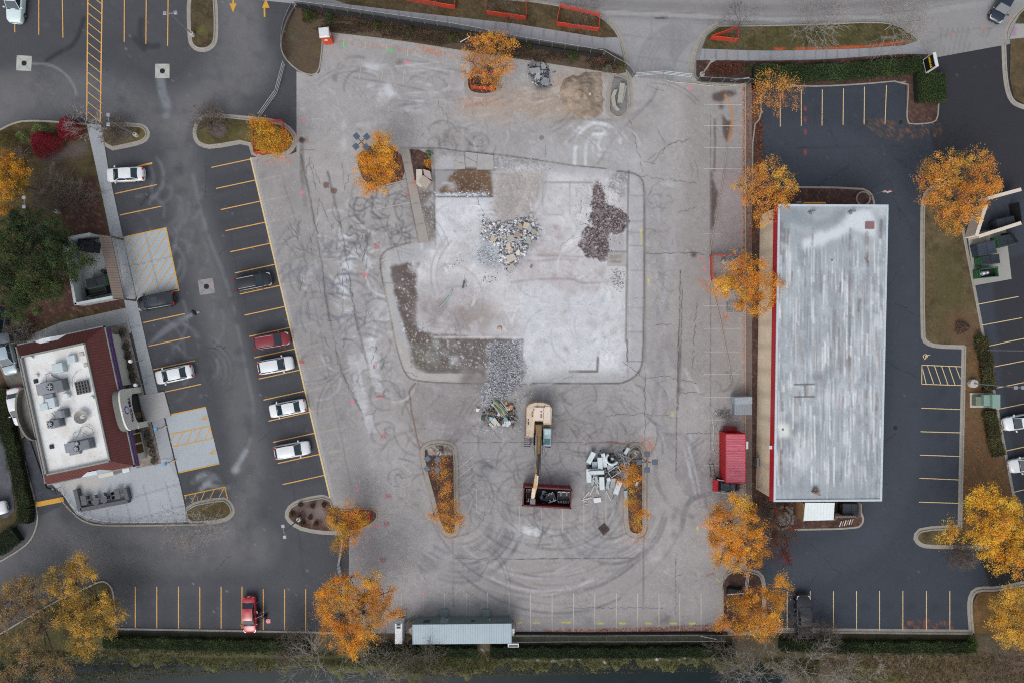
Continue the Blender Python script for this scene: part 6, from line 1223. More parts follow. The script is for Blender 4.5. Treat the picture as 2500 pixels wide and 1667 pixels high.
bucket(1375,1209,.35,1.5,1.35,178,"wide grey digger bucket at the right end of the red skip",teeth=7); bucket(1345,1212,.5,1.0,1.0,20,"rounded grey bucket with two arms in the middle of the red skip"); bucket(1293,1206,.3,.9,1.5,2,"brown bucket at the left end of the red skip",mat("brown_steel",c(92,76,66),.6,.3,var=.3))
for i,(x,y) in enumerate(((1327,1200),(1322,1212),(1333,1216))):
    b = MB(); p = W(x,y,.3); [b.tube(p + Vector((R.uniform(-.4,.4),R.uniform(-.4,.4),.1)),p + Vector((R.uniform(-.5,.5),R.uniform(-.5,.5),R.uniform(.4,1.1))),.05) for k in range(6)]; b.box(p + Vector((0,0,.3)),(.4,.5,.3),30 * i); tag(b.build("machine_part",mat("scrap_blue_grey",c(86,96,108),.4,.6,var=.3)),("pale machine part with rods beside the brown bucket in the skip","dark machine part with hoses left of the skip's middle bucket","small machine part with rods under the skip's middle bucket")[i],"machine part","loose parts in the red skip")
# ---- container, loader, crates
def container():
    t = thing("shipping_container","weathered red shipping container with pinkish ribbed roof","container",W(1780,1110,.012)); o = Vector(t.location); w,L_,h = 2.5,6.1,2.6
    b = MB(); n = 34; V,F = [],[]
    def corr(a,q,nrm,cnt):
        P = []; a,q = Vector(a),Vector(q)
        for i in range(cnt * 4 + 1): u = i / (cnt * 4); off = (0,0,.05,.05)[i % 4]; P.append(a.lerp(q,u) - Vector(nrm) * off)
        bb = MB(); bb.add([(p.x,p.y,.15) for p in P] + [(p.x,p.y,h - .05) for p in P],[(i,i + 1,len(P) + i + 1,len(P) + i) for i in range(len(P) - 1)]); bb.build("side_wall",mat("container_red",c(172,32,36),.55,var=.12,scale=1),t)
    corr((-w / 2,L_ / 2,0),(-w / 2,-L_ / 2,0),(-1,0,0),20); corr((w / 2,-L_ / 2,0),(w / 2,L_ / 2,0),(1,0,0),20); corr((w / 2,L_ / 2,0),(-w / 2,L_ / 2,0),(0,1,0),8)
    b = MB(); V = [(x,-L_ / 2 + L_ * i / 120,h - .02 + (.025 if (i // 3) % 2 else 0)) for i in range(121) for x in (-w / 2 + .05,w / 2 - .05)]; b.add(V,[(2 * i,2 * i + 1,2 * i + 3,2 * i + 2) for i in range(120)]); b.build("roof",mat("container_roof",c(178,78,96),.6,var=.12,scale=1.3,rgb2=c(198,112,126),stretch=(.35,3,1)),t)
    b = MB()
    for s in (-1,1): b.box((s * (w / 2 - .02),0,h - .05),(.1,L_,.12)); b.box((s * (w / 2 - .02),0,.1),(.1,L_,.16)); b.box((0,s * (L_ / 2 - .02),h - .05),(w,.1,.12)); b.box((0,s * (L_ / 2 - .02),.1),(w,.1,.16))
    for sx in (-1,1):
        for sy in (-1,1): b.box((sx * (w / 2 - .05),sy * (L_ / 2 - .06),h / 2),(.16,.16,h))
    b.build("frame",mat("container_red",(0,0,0)),t)
    for s in (-1,1): b = MB(); b.box((s * w / 4,-L_ / 2,h / 2),(w / 2 - .1,.06,h - .3)); d = b.build("door",mat("container_red",(0,0,0)),t); b = MB(); b.tube((s * .3,-L_ / 2 - .06,.2),(s * .3,-L_ / 2 - .06,h - .2),.03); b.build("handle",STEEL,d)
    b = MB(); b.bbox((0,L_ / 2 + .35,.5),(1.5,.6,.9),0,.08); b.build("drawbar_box",mat("container_dark_red",c(134,28,38),.6,var=.25),t)
    return t
container()
t = thing("generator","white box unit mounted beside the red container's right side","utility unit",W(1806,1084)); b = MB(); b.bbox((.05,.25,1.9),(.5,.95,1.0),0,.05); b.build("body",WHITE,t); b = MB(); b.box((.05,-.5,1.8),(.45,.45,.6)); b.build("pump",mat("pump_grey",c(90,96,110),.5,.3),t); b = MB(); b.box((.05,0,.7),(.4,1.2,1.4)); b.build("stand",DKS,t)
def loader():
    t = thing("skid_loader","small red and black skid loader with pale arms below the red container","loader",W(1765,1180),-3)
    b = MB(); b.bbox((-.2,0,.85),(2.2,1.2,1.0),0,.1); b.build("body",BLACK,t); b = MB(); b.bbox((-1.3,0,1.2),(.5,1.5,1.0),0,.1); b.build("engine_cover",mat("loader_red",c(186,36,50),.5,var=.1),t)
    b = MB(); b.bbox((.15,0,1.65),(1.9,1.05,.8),0,.25); cb = b.build("cab",mat("cab_smoke",c(48,60,68),.25),t); b = MB(); b.box((-.25,0,2.06),(.8,.85,.03)); b.box((.6,0,2.06),(.55,.8,.03)); b.build("window",CGL,cb)
    for s in (-1,1): b = MB(); b.path([(-1.2,s * .78,1.5),(-.9,s * .78,2.0),(1.2,s * .74,1.75),(1.5,s * .7,.7)],.08); b.build("lift_arm",mat("loader_pale",c(176,178,180),.5),t)
    for s in (-1,1):
        for x in (-.7,.6): b = MB(); b.tube((x,s * .6,.38),(x,s * .86,.38),.38,n=16); w_ = b.build("wheel",TYRE,t); b = MB(); b.tube((x,s * .8,.38),(x,s * .88,.38),.2); b.build("rim",RIM,w_)
    b = MB(); b.box((1.75,0,.5),(.3,1.3,.5)); [b.tube((1.6,y,.5),(2.2,y + .2,.9),.05) for y in (-.4,0,.4)]; b.build("attachment",mat("attachment_dark",c(70,52,50),.6,.3),t)
loader()
t = thing("panel_stack","stack of ribbed grey metal panels by the lot's right kerb","metal panels",W(1806,992)); RIB = mat("ribbed_grey",c(146,154,162),.5,.3,var=.1,stripes=(0,5,.35)); b = MB(); b.box((.1,-.1,.5),(2.2,1.7,1.0)); b.build("panel_pile",RIB,t)
b = MB(); b.bbox((-.05,1.0,.9),(2.2,.9,1.8),2,.05); tag(b.build("crate",mat("wrapped_crate",c(150,160,168),.5,.1,var=.15,scale=3)),None,None)
SC.objects[-1]["label"] = "pale wrapped crate standing at the top end of the ribbed panel stack"; o_ = SC.objects[-1]
for o_ in SC.objects:
    if o_.name == "crate": o_.location = W(1804,974); tag(o_,"pale wrapped crate standing at the top end of the ribbed panel stack","crate")
b = MB(); b.path([W(1749,1108,.05),W(1743,1100,.05),W(1740,1085,.1),W(1743,1050,.1),W(1739,1020,.1),W(1742,1012,.1),W(1747,1005,.15),W(1752,1014,.1),W(1764,1013,.1)],.05); tag(b.build("hose",mat("pale_hose",c(178,174,166),.6)),"pale hose looping up along the left side of the red container","hose")
for k in range(14):
    b = MB(); p = W(1772 + R.uniform(-9,9),1013 + R.uniform(-8,8),.1 + .03 * k); a = R.uniform(0,3.14); d = Vector((math.cos(a),math.sin(a),R.uniform(-.1,.2))) * R.uniform(.5,1.1); b.path([p - d,p + Vector((R.uniform(-.15,.15),R.uniform(-.15,.15),.05)),p + d * .9],.035); tag(b.build("bent_pipe",mat("pipe_grey",c(138,134,130),.5,.4,var=.2)),"bent grey pipe in the tangle above the red container","pipe","tangle of bent pipes above the red container")
t = thing("steel_rack","small dark steel frame standing left of the red container","rack",W(1735,1145),8); b = MB(); [b.path([(x,-.8,0),(x,-.8,.8),(x,.8,.8),(x,.8,0)],.035) for x in (-.25,.25)]; [b.tube((-.25,y,.8),(.25,y,.8),.03) for y in (-.8,0,.8)]; b.build("frame",BLACK,t)
# ---- portable toilet
t = thing("portable_toilet","orange portable toilet with white roof at the planting corner","portable toilet",W(803,99,.012),6); b = MB(); b.bbox((0,0,1.1),(1.15,1.15,2.1),0,.03); b.build("cabin",mat("toilet_orange",c(206,84,40),.5,var=.08),t); b = MB(); b.bbox((0,0,2.28),(1.28,1.25,.22),0,.09); b.build("roof",WHITE,t)
b = MB(); b.box((0,-.59,1.05),(.85,.04,1.8)); d = b.build("door",mat("toilet_orange_dark",c(188,70,34),.5),t); b = MB(); b.box((-.05,-.62,1.45),(.42,.02,.34)); b.build("notice",PLT,d); b = MB(); b.box((.585,.1,1.4),(.02,.35,.5)); b.build("side_notice",PLT,t); b = MB(); b.tube((.4,.4,2.3),(.4,.4,2.6),.06); b.build("vent_pipe",WHITE,t)
# ---- lamp posts
PG = mat("pole_grey",c(132,138,146),.45,.4); LH = mat("lamp_head_slate",c(84,98,114),.45,.3,var=.1); CBASE = mat("lamp_base_concrete",c(176,174,166),.9)
def lamp(bx,by,tx,ty,heads,label,big=False,bz=.1,h=None,heads4=False,hs=(.42,.42,.14),base_r=.28):
    rb = math.hypot(bx - 1250,by - 833.5); rt = math.hypot(tx - 1250,ty - 833.5); h = h or H * (1 - rb / rt); t = thing("street_lamp",label,"lamp post",W(bx,by,bz),0,"lamp posts round the lots")
    b = MB(); b.tube((0,0,0),(0,0,.55),base_r,base_r * .95,16); b.build("base",CBASE,t); b = MB(); b.tube((0,0,.4),(0,0,h),.085,.06,10); b.build("pole",PG,t)
    for (ax,ay) in heads:
        b = MB(); b.tube((0,0,h - .1),(ax * .62,ay * .62,h - .05),.05,n=6); b.build("arm",PG if not heads4 else mat("arm_rust",c(78,56,48),.6),t); b = MB(); b.bbox((ax,ay,h),hs,math.degrees(math.atan2(ay,ax)),.04); hd = b.build("lamp_head",LH if heads4 else mat("lamp_head_pale",c(150,152,158),.4,.3),t)
        b = MB(); b.box((ax,ay,h - .5 * hs[2] - .01),(hs[0] * .8,hs[1] * .8,.02),math.degrees(math.atan2(ay,ax))); b.build("lens",HL,hd)
    return t
lamp(471,86,416,31.5,[(-.62,0),(.66,.05)],"lamp post with two heads on the kerb of the top left island"); lamp(334,331,266,290,[(0,.6),(0,-.55)],"lamp post with white round base on the small pointed island"); lamp(143,518,58,496,[(0,.55),(0,-.55)],"lamp post rising among bare shrubs beside the dark green tree"); lamp(731,1266,695,1300,[(-.1,.7),(.1,-.6)],"lamp post with two heads on the lower oval island")
q4 = lambda d,a=45: [(d * math.cos(math.radians(a + 90 * k)),d * math.sin(math.radians(a + 90 * k))) for k in range(4)]
lamp(918,394,881,347,q4(.85,42),"lamp post with four slate heads above the golden tree left of the old slab",heads4=True,hs=(.62,.62,.16)); lamp(1074,1104,1056,1132,q4(.85,42),"lamp post with four slate heads over the left tree island below the debris",heads4=True,hs=(.6,.6,.16)); lamp(1552,1102.5,1577,1130.5,q4(.93,0),"lamp post with four slate heads beside the scrap metal heap",heads4=True,hs=(.62,.62,.16))
lamp(1765,640,1776,636,[(-.75,-.2),(0,.55)],"lamp post with two slate heads inside the red fenced bed",h=6,heads4=True,hs=(.7,.5,.16)); lamp(2372,935,2489,951,[(-.35,0),(.5,0)],"lamp post on a large round concrete base by the green utility cabinet",h=8.2,base_r=.55); lamp(2400,854,2560,862,[(.6,0)],"lamp post with long shaft crossing to the right edge above the utility cabinet",h=8.2,base_r=.3)
t = thing("flood_light","short pole with a pale box light leaning toward the right sidewalk","lamp post",W(1714,182,.05)); b = MB(); b.tube((0,0,0),(0,0,.1),.32,n=16); b.build("base",CBASE,t); b = MB(); b.tube((0,0,.1),(0,0,4.6),.1); b.build("pole",mat("pole_tan",c(150,140,132),.5),t); b = MB(); b.bbox((.05,.0,4.6),(.65,.5,.25),30,.04); b.build("lamp_head",mat("lamp_head_pale",(0,0,0)),t)
# ---- flag pole, sign, utility cabinet
t = thing("flag_pole","thin flag pole in a round stone ring with a striped flag","flag pole",W(2106,487,.1)); b = MB(); b.tube((0,0,0),(0,0,5.2),.05); b.build("pole",PG,t)
b = MB(); V,F = [],[]; n = 14
for i in range(n + 1): V += [(.05 + .09 * i,.05 * math.sin(i * .9),5.0 - .02 * i),(.05 + .09 * i,.05 * math.sin(i * .9 + .4) + .02,4.3 - .05 * i)]
b.add(V,[(2 * i,2 * i + 2,2 * i + 3,2 * i + 1) for i in range(n)]); fl = b.build("flag",mat("flag_cloth",c(196,190,196),.7,var=.02,stripes=(2,9,.0)),t)
b = MB(); [b.box((.68,0.07,4.9 - .11 * k),(1.15,.02,.05)) for k in range(0,6)]; b.build("flag_stripes",mat("flag_red",c(160,40,60),.7),fl); b = MB(); b.box((.28,.08,4.8),(.42,.03,.34)); b.build("flag_canton",mat("flag_blue",c(40,50,96),.7),fl)
b = MB(); N = 28
for i in range(N): a = 2 * math.pi * i / N; b.box((.85 * math.cos(a) + W(2106,486).x,.85 * math.sin(a) + W(2106,486).y,.16),(.2,.17,.14),math.degrees(a) + 90)
tag(b.build("stone_ring",mat("ring_stone",c(140,134,126),.9,var=.15)),"ring of pale edging stones round the flag pole","edging ring")
t = thing("shop_sign","black sign with yellow letters in a white frame above the hedge corner","sign",W(2245,172,.1),12); b = MB(); b.box((0,0,2.35),(.36,1.75,2.1)); b.build("frame",WHITE,t)
for s in (-1,1): b = MB(); b.box((s * .185,0,2.35),(.03,1.55,1.85)); b.build("sign_face",mat("sign_black",c(24,22,22),.4),t)
text("MIDAS",.46,t,(-.21,0,2.55),(math.radians(90),0,math.radians(-90)),mat("sign_yellow",c(214,178,40),.5)); text("MIDAS",.46,t,(.21,0,2.55),(math.radians(90),0,math.radians(90)),mat("sign_yellow",(0,0,0)))
b = MB(); b.tube((0,-.5,0),(0,-.5,1.4),.1); b.tube((0,.5,0),(0,.5,1.4),.1); b.build("post",GREY,t)
t = thing("utility_cabinet","pale green electrical cabinet on a concrete base between the two hedges","utility cabinet",W(2392,976,.1)); b = MB(); b.box((0,0,.06),(2.6,1.9,.12)); b.build("base",CBASE,t); ug = mat("utility_green",c(124,150,140),.5,var=.08); b = MB(); b.bbox((.9,0,.95),(1.0,1.75,1.7),0,.05); b.bbox((0.05,.1,.7),(.8,1.4,1.2),0,.05); b.build("cabinet",ug,t)
b = MB(); b.bbox((-.75,-.05,.5),(.75,1.2,.9),0,.04); b.build("side_box",mat("utility_olive",c(112,122,104),.6),t)
# ---- person and landing pad by the red car, bag on the asphalt
b = MB(); p = W(655.5,1515,.012); b.box(p + Vector((0,0,.03)),(.56,.56,.02)); pad_ = b.build("landing_pad",mat("pad_red",c(206,60,72),.6)); tag(pad_,"small red and white square landing mat lettered H on the asphalt","landing mat")
b = MB(); b.tube((0,0,.04),(0,0,.046),.25,n=24); b.build("white_disc",mat("pad_white",c(220,214,214),.6),pad_); b = MB(); b.tube((0,0,.046),(0,0,.05),.19,n=24); b.build("red_disc",mat("pad_red",(0,0,0)),pad_); b = MB(); [b.box((x,0,.053),(.05,.2,.006)) for x in (-.07,.07)]; b.box((0,0,.053),(.12,.05,.006)); b.build("letter",mat("pad_white",(0,0,0)),pad_)
b = MB(); p = W(648.5,1503,.012); b.bbox(p + Vector((0,0,.28)),(.42,.5,.5),-15,.12); bk = b.build("backpack",mat("black_cloth",c(18,20,24),.9,var=.3)); tag(bk,"black backpack on the asphalt just above the red and white mat","bag"); b = MB(); b.box((-.02,0,.55),(.14,.1,.03),20); b.build("strap",GREY,bk)
def person(x,y,rz,z0,label,top,legs,skin=c(190,146,122),pose='sit'):
    t = thing("person",label,"person",W(x,y,z0),rz); me = bpy.data.meshes.new("body")
    # joints: pelvis 0, spine 1, chest 2, neck 3, head 4/5; arms; legs (sitting sideways, facing +x)
    J = [(0,0,.56),(0.02,0,.76),(.05,0,1.0),(.08,0,1.13),(.11,0,1.24),(.12,0,1.36),(.05,.2,1.03),(.18,.27,.8),(.42,.16,.82),(.05,-.2,1.03),(.18,-.27,.8),(.42,-.16,.82),(.12,.1,.54),(.5,.13,.56),(.56,.13,.12),(.72,.14,.05),(.12,-.1,.54),(.5,-.13,.56),(.56,-.13,.12),(.72,-.14,.05)]
    E_ = [(0,1),(1,2),(2,3),(3,4),(4,5),(2,6),(6,7),(7,8),(2,9),(9,10),(10,11),(0,12),(12,13),(13,14),(14,15),(0,16),(16,17),(17,18),(18,19)]
    rad = [.15,.14,.17,.06,.09,.085,.075,.05,.035,.075,.05,.035,.1,.075,.05,.045,.1,.075,.05,.045]
    me.from_pydata(J,E_,[]); o = link("body",me,top,t); s = o.modifiers.new("skin",'SKIN'); sv = me.skin_vertices[0].data
    for i,r in enumerate(rad): sv[i].radius = (r,r * (.8 if i in (0,1,2) else 1)); 
    sv[0].use_root = True; o.modifiers.new("sub",'SUBSURF').render_levels = 1
    b = MB(); b.tube((.115,0,1.25),(.12,0,1.4),.098,.09,12); b.tube((.12,0,1.4),(.12,0,1.45),.09,.04,12); b.build("hair",mat("dark_hair",c(44,34,28),.8),t,True)
    sk = mat("skin",skin,.6)
    for sgn in (1,-1):
        b = MB(); hx,hy,hz = .44,.15 * sgn,.82; b.bbox((hx + .03,hy,hz),(.09,.08,.035),0,.01)
        for k in range(4): b.tube((hx + .07,hy - .032 + .021 * k,hz),(hx + .12 + .008 * (1.5 - abs(k - 1.5)),hy - .03 + .02 * k,hz - .02),.009,.007,6)
        b.tube((hx + .01,hy - .04 * sgn,hz),(hx + .05,hy - .075 * sgn,hz + .01),.011,.008,6); b.build("hand",sk,t)
    b = MB(); b.tube((.17,0,1.27),(.215,0,1.26),.05,.03,8); b.build("face",sk,t)
    b = MB(); b.bbox((.52,0,.84),(.12,.22,.06),0,.01); b.build("controller",PLT,t); return t
person(624,1489,8,-.02,"person in black clothes seated in the red car's open doorway holding a controller",mat("black_cloth",(0,0,0)),None)
b = MB(); p = W(476,764,.004); rr_ = random.Random(3)
for k in range(5): q = p + Vector((rr_.uniform(-.25,.25),rr_.uniform(-.2,.2),0)); b.tube(q,q + Vector((.02,0,.16)),.22,.12,7); b.tube(q + Vector((0,0,.14)),q + Vector((.05,.03,.25)),.12,.03,7)
tag(b.build("crumpled_bag",BLACK),"crumpled black plastic lying alone in the drive aisle","plastic bag"); b = MB(); p = W(484,763,.004); b.box(p + Vector((0,0,.04)),(.4,.22,.06),20); tag(b.build("paper_scrap",mat("grey_paper",c(130,134,140),.8)),"pale grey scrap lying against the crumpled black plastic","paper")
# ================================================================ FENCES, DEBRIS, SCRAP
def screen_mat(name,rgb,dens):
    m = bpy.data.materials.new(name); m.use_nodes = True; t = m.node_tree; p = t.nodes["Principled BSDF"]; p.inputs["Base Color"].default_value = (*rgb,1); p.inputs["Roughness"].default_value = .8; p.inputs["Specular IOR Level"].default_value = .1
    tr = t.nodes.new("ShaderNodeBsdfTransparent"); mx = t.nodes.new("ShaderNodeMixShader"); mx.inputs[0].default_value = dens
    t.links.new(tr.outputs[0],mx.inputs[1]); t.links.new(p.outputs[0],mx.inputs[2]); t.links.new(mx.outputs[0],t.nodes["Material Output"].inputs[0]); return m
SCRN = screen_mat("dark_mesh_screen",c(52,55,52),.55); SCRG = screen_mat("green_mesh_screen",c(84,104,96),.5); ORN = screen_mat("orange_mesh",c(206,70,52),.66); ORT = mat("orange_edge",c(222,74,50),.6)
FM = mat("fence_tube",c(150,154,156),.5,.4)
rail_fence("screened_fence","tall mesh-screened fence between the top sidewalk and the planting band",[(728,20),(850,36),(1000,58),(1140,78),(1250,103),(1380,123),(1474,139)],1.9,FM,1.65,SCRN,smooth=1,bars=1,post_r=.03)
rail_fence("screened_fence","mesh-screened fence curving down the left kerb of the planting corner",[(722,24),(705,60),(697,90),(697,130),(704,150)],1.8,FM,1.65,SCRN,bars=1)
rail_fence("screened_fence","mesh-screened fence leading from the planting band to the driveway gate",[(1474,139),(1500,155),(1530,170),(1544,192)],1.7,FM,1.5,SCRN,bars=1)
rail_fence("screened_fence","mesh-screened fence beside the tall box light right of the driveway",[(1700,200),(1750,203),(1830,206)],1.7,FM,1.6,SCRN,bars=1,smooth=0)
rail_fence("screened_fence","long green-screened fence between the lower kerb and the clipped hedge",[(1250,1550),(1400,1549),(1600,1549),(1760,1548)],2.0,FM,2.4,SCRG,bars=1,smooth=0)
for q,l in (([(725,18),(850,40),(1000,62),(1140,84),(1250,109),(1380,130),(1470,143)],"low black silt fence at the foot of the top screened fence"),([(1250,1546),(1500,1546),(1775,1545)],"low black silt fence along the bottom kerb of the cleared lot"),([(1772,1442),(1778,1435),(1800,1441),(1808,1435)],"short curved black silt fence above the lower right orange tree")):
    P = [W(x,y) for x,y in (chaikin(q,1))]; b = MB(); V = []
    k_ = .5 if 'bottom' in l else 1
    for i,p in enumerate(P): w = R.uniform(-.05,.05); V += [(p.x,p.y + w,0),(p.x,p.y + .5 * k_ + w,.05),(p.x,p.y + .2 * k_ + w,.6 * k_),(p.x,p.y - .2 * k_ + w,.5 * k_)]  # widened so its black also stands for shadow at the fence foot
    b.add(V,[tuple(4 * i + j for j in (k,(k + 1) % 4)) + (4 * i + 4 + (k + 1) % 4,4 * i + 4 + k) for i in range(len(P) - 1) for k in range(4)]); tag(b.build("silt_fence",mat("silt_black",c(22,22,24),.8,var=.3)),l,"silt fence")
def gate(pts,label):
    P = [W(x,y) for x,y in pts]; t = thing("metal_gate",label,"gate",P[0],0,"tube gates across the lot entrances"); o = P[0]
    for a,q in zip(P[:-1],P[1:]):
        for z in (.25,.65,1.1): b = MB(); b.tube(a - o + Vector((0,0,z)),q - o + Vector((0,0,z)),.04,n=6); b.build("rail",mat("gate_steel",c(186,192,194),.4,.5),t)
    for p in P: b = MB(); b.tube(p - o,p - o + Vector((0,0,1.25)),.05,n=6); b.build("post",GREY,t)
gate([(697,158),(678,228),(638,284)],"three-rail metal gate bending down from the planting corner to the orange fenced bed"); gate([(1548,187),(1618,182),(1688,190)],"three-rail metal gate across the driveway to the street"); gate([(840,1308),(829,1378),(846,1445)],"three-rail metal gate between two orange trees at the lower boundary"); gate([(1822,1395),(1817,1434)],"three-rail metal gate above the lower right orange tree")
def snow_fence(q,label,z=.05):
    P = [W(x,y,z) for x,y in q]; o = sum(P,Vector()) / len(P); t = thing("snow_fence",label,"safety fence",o,0,"orange safety fences round trees")
    for i in range(len(P)):
        a,e = P[i],P[(i + 1) % len(P)]; n = max(2,int((e - a).length / .6)); b = MB(); V = []
        for k in range(n + 1): p = a.lerp(e,k / n) - o; w = R.uniform(-.03,.03); V += [(p.x + w,p.y + w,.05),(p.x - w,p.y + w,1.1 + R.uniform(-.05,.03))]
        b.add(V,[(2 * k,2 * k + 2,2 * k + 3,2 * k + 1) for k in range(n)]); b.build("mesh_panel",ORN,t); b = MB(); b.path([(V[i2][0],V[i2][1],V[i2][2]) for i2 in range(1,len(V),2)],.025,5); b.build("edge_band",ORT,t)
        b = MB(); b.tube(a - o,a - o + Vector((0,0,1.3)),.03,n=5); b.build("post",mat("stake_rust",c(128,60,44),.8),t)
snow_fence([(985,-30),(1112,-30),(1112,24),(990,3)],"orange safety fence round the leftmost bare street tree"); snow_fence([(1190,-20),(1284,-10),(1284,50),(1187,36)],"orange safety fence round the second bare street tree"); snow_fence([(1366,20),(1462,42),(1460,78),(1358,64)],"orange safety fence round the bare street tree nearest the driveway"); snow_fence([(1732,97),(1798,72),(1797,104)],"triangular orange safety fence right of the driveway"); snow_fence([(620,300),(695,300),(700,352),(688,372),(626,378)],"orange safety fence round the golden tree at the old lot boundary",.1); snow_fence([(858,1248),(900,1243),(908,1262),(868,1290)],"orange safety fence at the tip of the lower oval island",.1); snow_fence([(1150,180),(1212,180),(1208,222),(1150,218)],"orange safety fence at the foot of the top centre tree",.1); snow_fence([(1732,626),(1806,624),(1808,684),(1736,684)],"bright red safety fence left of the tree by the long building",.02); snow_fence([(935,-30),(958,-28),(957,0),(935,-2)],"small orange safety fence touching the top edge")
# thin poles, pipes and hoses on the ground
def cable(name,pts,r,m,label,cat,sm=2,z=.03): b = MB(); b.path([W(x,y,z + r) for x,y in chaikin(pts,sm)],r,6); return tag(b.build(name,m,None,True),label,cat)
cable("hose",tl(2,0,[(1975,1340),(1950,1568)]) + tl(2,1,[(1935,100),(1880,420),(1830,650),(1808,900),(1830,1060),(1900,1300),(1950,1568)]) + tl(2,2,[(1985,150),(2020,360)]),.07,mat("hose_tan",c(158,142,132),.6),"long tan hose running down the right lane past the red fenced bed","hose")
cable("cable",tl(2,0,[(1430,740),(1470,755),(1690,770),(1850,795),(2050,790),(2160,760)]),.05,mat("cable_pale",c(176,174,168),.6),"pale cable lying across the lot below the driveway gate","cable"); cable("pole",tl(2,0,[(2005,742),(2180,712)]),.06,WHITE,"white pole lying at the top right corner of the lot","pole"); cable("pole",tl(1,0,[(1875,388),(1965,337)]),.06,WHITE,"white pole lying in the planting left of the top centre tree","pole",1,.5)
cable("pole",tl(2,3,[(1730,1133),(1880,1165)]),.06,WHITE,"thin white pole lying by the hedge near the lower right orange tree","pole",1,.3); cable("pole",tl(2,3,[(1978,755),(2130,740)]),.05,WHITE,"thin white pole lying above the lower right orange tree","pole",1,.3)
cable("metal_strip",tl(1,1,[(1685,1255),(1730,1210),(1770,1160),(1800,1100)]),.09,mat("strip_teal",c(150,188,184),.4,.3),"bent pale teal metal strip lying on the slab","metal strip"); cable("metal_strip",tl(1,1,[(1898,1080),(1912,1010)]),.1,mat("strip_dark",c(92,100,108),.4,.4),"short dark metal strip lying on the slab above the teal one","metal strip",1)
# ---- rocks
def rocks(name,regs,m,seed,flat=.6,kindstuff=True,base=0,label=None,cat=None,jit=4):
    """regs: (poly px, count, rmin, rmax, pile height m)"""
    g = np.random.default_rng(seed); V,F,C = [],[],[]; n0 = 0
    T = [(0,1,2),(0,2,3),(0,3,4),(0,4,1),(5,2,1),(5,3,2),(5,4,3),(5,1,4)]
    for poly,cnt,r0,r1,hgt,cols in regs:
        xs = [p[0] for p in poly]; ys = [p[1] for p in poly]; X = g.uniform(min(xs),max(xs),cnt * 4); Y = g.uniform(min(ys),max(ys),cnt * 4); k = np.where(pip(poly,X,Y))[0][:cnt]; X = X + g.normal(size=len(X)) * jit * (1 + 2 * (g.random(len(X)) < .12)); Y = Y + g.normal(size=len(Y)) * jit
        cx,cy = np.mean(xs),np.mean(ys); ex = max(xs) - min(xs); ey = max(ys) - min(ys)
        for i in k:
            d = math.hypot((X[i] - cx) / ex * 2,(Y[i] - cy) / ey * 2); r = r0 + (r1 - r0) * g.random() ** 2.2; hz = hgt * max(0,1 - d) * g.uniform(.5,1); p = W(X[i],Y[i],base + hz)
            a = g.uniform(0,6.28); ring = [(r * g.uniform(.6,1.2) * math.cos(a + j * 1.571 + g.uniform(-.5,.5)),r * g.uniform(.5,1.1) * math.sin(a + j * 1.571 + g.uniform(-.5,.5)),r * g.uniform(-.2,.35) * flat) for j in range(4)]
            vs = [(g.uniform(-.3,.3) * r,g.uniform(-.3,.3) * r,r * flat * g.uniform(.5,1.1))] + ring + [(0,0,-r * .4)]; col = np.array(cols[g.integers(len(cols))]) * g.uniform(.75,1.2)
            V += [(p.x + x,p.y + y,p.z + z) for x,y,z in vs]; F += [tuple(n0 + q for q in f) for f in T]; C += [col] * 6; n0 += 6
    V = np.array(V); F = np.array(F); o = link(name,npmesh(name,V,F,3,np.array(C)),m); tag(o,label,cat,kind='stuff' if kindstuff else None); return o
RKV = vmat("broken_concrete",.85,.12,12,.2)
LG,MG,DG2,TN = c(192,196,202),c(156,158,164),c(108,110,116),c(176,168,156)
rocks("rubble",[([(1180,540),(1240,545),(1300,525),(1318,560),(1290,600),(1250,660),(1225,650),(1215,600),(1180,580)],1700,.05,.36,.35,[LG,c(206,208,212),MG,DG2,TN,LG]),([(1158,605),(1200,600),(1228,625),(1200,655),(1165,640)],380,.04,.14,.15,[LG,c(196,206,208),MG]),([(1230,650),(1265,655),(1250,675),(1230,672)],60,.04,.12,.05,[LG,MG]),([(1176,525),(1195,525),(1195,560),(1178,560)],40,.05,.2,.1,[LG,MG,DG2]),([(1128,550),(1155,550),(1155,570),(1130,570)],40,.04,.1,.05,[LG,MG]),([(1102,625),(1130,625),(1132,650),(1105,655)],50,.04,.12,.05,[LG,DG2]),([(1175,670),(1220,670),(1210,692),(1180,690)],60,.04,.13,.05,[LG,DG2])],RKV,3)
rocks("gravel",[(GRV,2600,.04,.13,.25,[LG,MG,DG2,c(120,120,124),LG]),([(1180,990),(1262,985),(1262,1035),(1180,1035)],360,.04,.14,.2,[LG,DG2,TN,c(150,120,100)])],RKV,4)
rocks("rubble",[([(1490,660),(1525,655),(1528,700),(1510,710),(1490,690)],190,.04,.18,.15,[LG,MG,TN])],RKV,5)
rocks("rubble",[([(1295,152),(1335,156),(1340,215),(1325,218),(1300,190)],420,.06,.35,.5,[DG2,c(70,72,76),MG])],RKV,6)
rocks("rubble",[([(1066,477),(1190,478),(1190,470),(1150,468),(1066,472)],150,.05,.18,.08,[LG,MG,c(200,208,214)])],RKV,7)
rocks("wood_chips",[(CHIP,1300,.04,.12,.06,[c(96,78,80),c(150,142,146),c(60,48,50),c(180,174,176)])],RKV,8,jit=7)
rocks("gravel",[([(1000,560),(1060,560),(1060,480),(1036,480)],80,.03,.1,0,[LG,MG]),([(1000,640),(1018,640),(1020,790),(1240,835),(1180,900),(1010,890)],330,.03,.1,0,[LG,c(214,214,212)]),([(1150,960),(1320,890),(1320,940),(1260,1070),(1150,1060)],120,.03,.1,0,[LG])],RKV,9)
